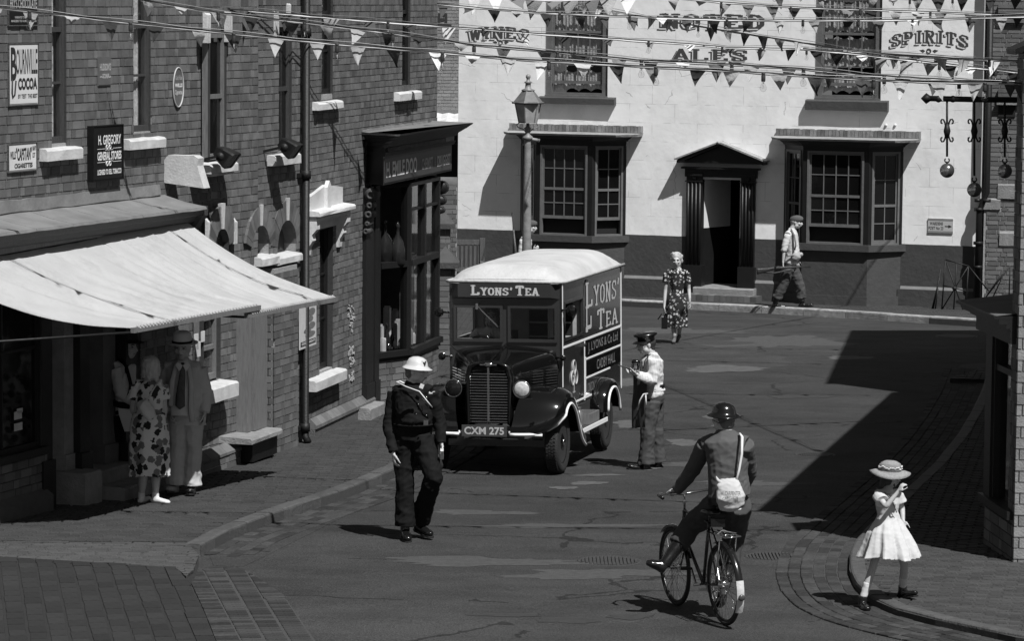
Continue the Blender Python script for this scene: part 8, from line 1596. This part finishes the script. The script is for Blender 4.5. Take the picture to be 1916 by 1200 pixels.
BG = PL(q_(1367, 930, -.305)[:2], (1, 0)); a, z0 = BG.px(1348, 928); b, z1 = BG.px(1386, 920); write(BG, 'W. CARPENTER', a, b, z0, z1, .0, mat('ink_faded', .1, .8, .1, 5, 0), bg_, bold=.01)
# ------------------------------------------------------------ bunting and festoon lights over the street
FLAG = [mat('flag_'+n_, c, .85, .08, 4, .12, 40) for n_, c in (('white', .62), ('pale', .36), ('mid', .16), ('dark', .055), ('black', .02))]
for f_ in FLAG:
    n_ = f_.node_tree.nodes; l_2 = f_.node_tree.links; tr = n_.new('ShaderNodeBsdfTranslucent'); tr.inputs[0].default_value = (.25,)*3+(1,); mx = n_.new('ShaderNodeMixShader'); mx.inputs[0].default_value = .12; l_2.new(n_['Principled BSDF'].outputs[0], mx.inputs[1]); l_2.new(tr.outputs[0], mx.inputs[2]); l_2.new(mx.outputs[0], n_['Material Output'].inputs[0])
BULB = glass('bulb_glass', alpha=.04, rough=.02); FIL = mat('bulb_inner', .5, .3, .1, 5, 0); CAB = mat('cable', .03, .5, .1, 5, 0); TAPE = mat('white_tape', .6, .7, .1, 5, 0)
def curve_at(pts, x):
    for (x0, y0), (x1, y1) in zip(pts, pts[1:]):
        if x <= x1: return y0+(y1-y0)*(x-x0)/(x1-x0)
    return pts[-1][1]
def strand(lab, pts, YA, YB, flags=None, bulbs=None, sd=1, size=.19, tone=None, slip=0, droop=.0):
    rr = random.Random(sd); A = atY(pts[0][0], pts[0][1], YA); B_ = atY(pts[-1][0], pts[-1][1], YB); pl = PL(A[:2], (B_-A)[:2]); x0, x1 = pts[0][0], pts[-1][0]
    def P(x, dy=0): u, z = pl.px(x, curve_at(pts, x)+dy); return pl.pt(u, z)
    n = max(20, int((x1-x0)/22)); xs = [x0+(x1-x0)*i/n for i in range(n+1)]; mid_ = P((x0+x1)/2)
    if flags:
        t = thing('bunting_string', 'cloth pennants on tape, '+lab, 'bunting', mid_, 'bunting strings over the street'); q = MB(); tp = [P(x, rr.uniform(-.6, .6))-pl.n*.02 for x in xs]; q.tube(tp, [(.012, .004)]*len(tp), 4, side=(0, 0, 1)); part(q, 'tape', TAPE, t)
        L_ = (P(x1)-P(x0)).length; k = 0; xx = x0+rr.uniform(5, 30)
        while xx < x1-8:
            c = P(xx); D = c.y; sc = FPX/D; step = flags*sc*rr.uniform(.85, 1.25)
            if -60 < xx < 1970 and c.z < 6.3:
                w_ = size*rr.uniform(.9, 1.1); h = size*1.08*rr.uniform(.9, 1.1); yaw = rr.gauss(0, .25); tl = rr.gauss(0, .22); curl = rr.uniform(-.05, .05); fold = rr.random() < .2; fa, fb_, fc = rr.uniform(.2, 1.2), rr.uniform(0, 6.3), rr.uniform(1.5, 5); q = MB(); tx = unit(pl.t*.4+V((.6, 0, 0))+V((0, 0, (P(xx+5)-P(xx-5)).z/max((P(xx+5)-P(xx-5)).length, 1e-4)))); G_ = []
                n0 = unit(V((0, -1, 0))*.6+pl.n*.4); nn = unit(n0*cos(yaw)+n0.cross(V((0, 0, 1)))*sin(yaw)); dn = unit(V((0, 0, -1))+nn*tl+tx*rr.gauss(0, .12))
                for i in range(6):
                    b = i/5; row = []
                    for j in range(5):
                        a = j/4*2-1; wv = .022*fa*sin(fc*a+(5-fc)*b+fb_)*(.15+b); p_ = c-pl.n*.02+tx*a*w_/2*(1-b)*(cos(yaw*b)) + nn*(wv+curl*b*b*3+(.10*b*(1 if rr.random() < .0 else 0))) + dn*h*b*(.45 if fold else 1)+(nn*.08*b if fold else V((0, 0, 0)))
                        row.append(p_)
                    G_.append(row)
                q.grid(G_); tn = rr.choices((0, 1, 2, 3, 4), (4, 3, 2, 4, 4) if tone is None else tone)[0]; part(q, 'pennant', FLAG[tn], t)
            k += 1; xx += step
    if bulbs:
        t = thing('festoon_string', 'light bulb cable, '+lab, 'festoon lights', mid_+V((0, 0, .02)), 'festoon lights over the street'); q = MB(); tp = [P(x, -2+rr.uniform(-.5, .5))+pl.n*.03 for x in xs]; q.tube(tp, .008, 5); part(q, 'cable', CAB, t); tp = [P(x, -4-3*abs(sin((x-x0)*.016)))+pl.n*.04 for x in xs]; q = MB(); q.tube(tp, .004, 4); part(q, 'catenary_wire', mat('steel_cable', .35, .4, .1, 5, 0, metal=.5), t)
        for x in bulbs:
            c = P(x, 0)+pl.n*.03; q = MB(); q.lathe(c-V((0, 0, .075)), [(.017, 0), (.02, .01), (.02, .055), (.014, .07), (.022, .08), (.01, .085)], 10); part(q, 'lamp_holder', CAB, t)
            q = MB(); b0 = c-V((0, 0, .17)); q.lathe(b0, [(.001, 0), (.018, .004), (.029, .018), (.032, .034), (.029, .05), (.019, .07), (.014, .085), (.014, .098)], 14); part(q, 'bulb', BULB, t); q = MB(); q.tube([b0+V((0, 0, .09)), b0+V((0, 0, .05)), b0+V((.008, 0, .038)), b0+V((-.008, 0, .03))], [.006, .004, .002, .002], 5); part(q, 'filament_stem', FIL, t)
S1 = [(-40, 8), (0, 15), (120, 29), (240, 43), (480, 68), (630, 83), (800, 97), (970, 112), (1151, 122), (1360, 133), (1607, 149), (1760, 155), (1990, 158)]
strand('lowest of all, running right across from the upper left corner', S1, 32.6, 32.6, .36, [56, 245, 438, 631, 828, 1027, 1227, 1428, 1634, 1842], 3, .16)
S2 = [(262, 0), (380, 21), (569, 43), (735, 63), (880, 84), (1057, 100), (1200, 114), (1360, 121), (1480, 128), (1620, 141), (1800, 152), (1990, 160)]
strand('second lowest, starting at the second tall store window', S2, 36.2, 34.5, .36, [410, 571, 736, 888, 1044, 1201, 1370, 1504, 1655, 1795], 7, .16)
S3 = [(380, 17), (455, 20), (640, 36), (880, 54), (1005, 64), (1139, 73), (1270, 82), (1360, 90), (1480, 92), (1600, 98), (1700, 104), (1822, 112)]
strand('crossing from above the floodlights to the pub corner', S3, 39.2, 65.8, .5, [722, 900, 1210, 1348, 1506], 11, .2)
S4 = [(818, 8), (911, 17), (1013, 25), (1121, 29), (1240, 34), (1360, 38), (1534, 39), (1680, 38), (1840, 34), (1990, 30)]
strand('nearly level across the top of the pub lettering', S4, 47, 47, .38, [1047, 1178, 1360, 1502, 1606, 1707, 1814], 13, .17)
S5 = [(1043, 2), (1139, 20), (1239, 38), (1360, 58), (1476, 76), (1580, 93), (1668, 103), (1795, 111), (1914, 115), (1990, 118)]
strand('steep, from the left pub window to the right edge', S5, 68.0, 37.5, .30, [1180, 1310, 1680, 1856], 17, .17)
S6 = [(1240, -6), (1360, 6), (1500, 15), (1650, 20), (1850, 27), (1990, 30)]
strand('high one over the right pub window, drooping gently to the right', S6, 53, 52, .38, [1350, 1480, 1610, 1741, 1876], 19, .19)
S7 = [(870, -14), (960, -2), (1040, 2), (1100, 0), (1200, -6)]
strand('short run of pale pennants above the word WINES', S7, 50, 52, .26, None, 23, .26, (6, 3, 2, 1, 0))
S8 = [(1440, -12), (1560, -4), (1700, -2), (1800, -3), (1990, -8)]
strand('topmost fringe along the upper edge at the right', S8, 55, 55, .36, [1548, 1624, 1702, 1782], 29, .2)
S9 = [(1500, 92), (1600, 102), (1708, 114), (1850, 130), (1990, 146)]
strand('short, low on the right above the pawnbroker balls', S9, 42, 44, .27, [1755, 1860], 31, .18)
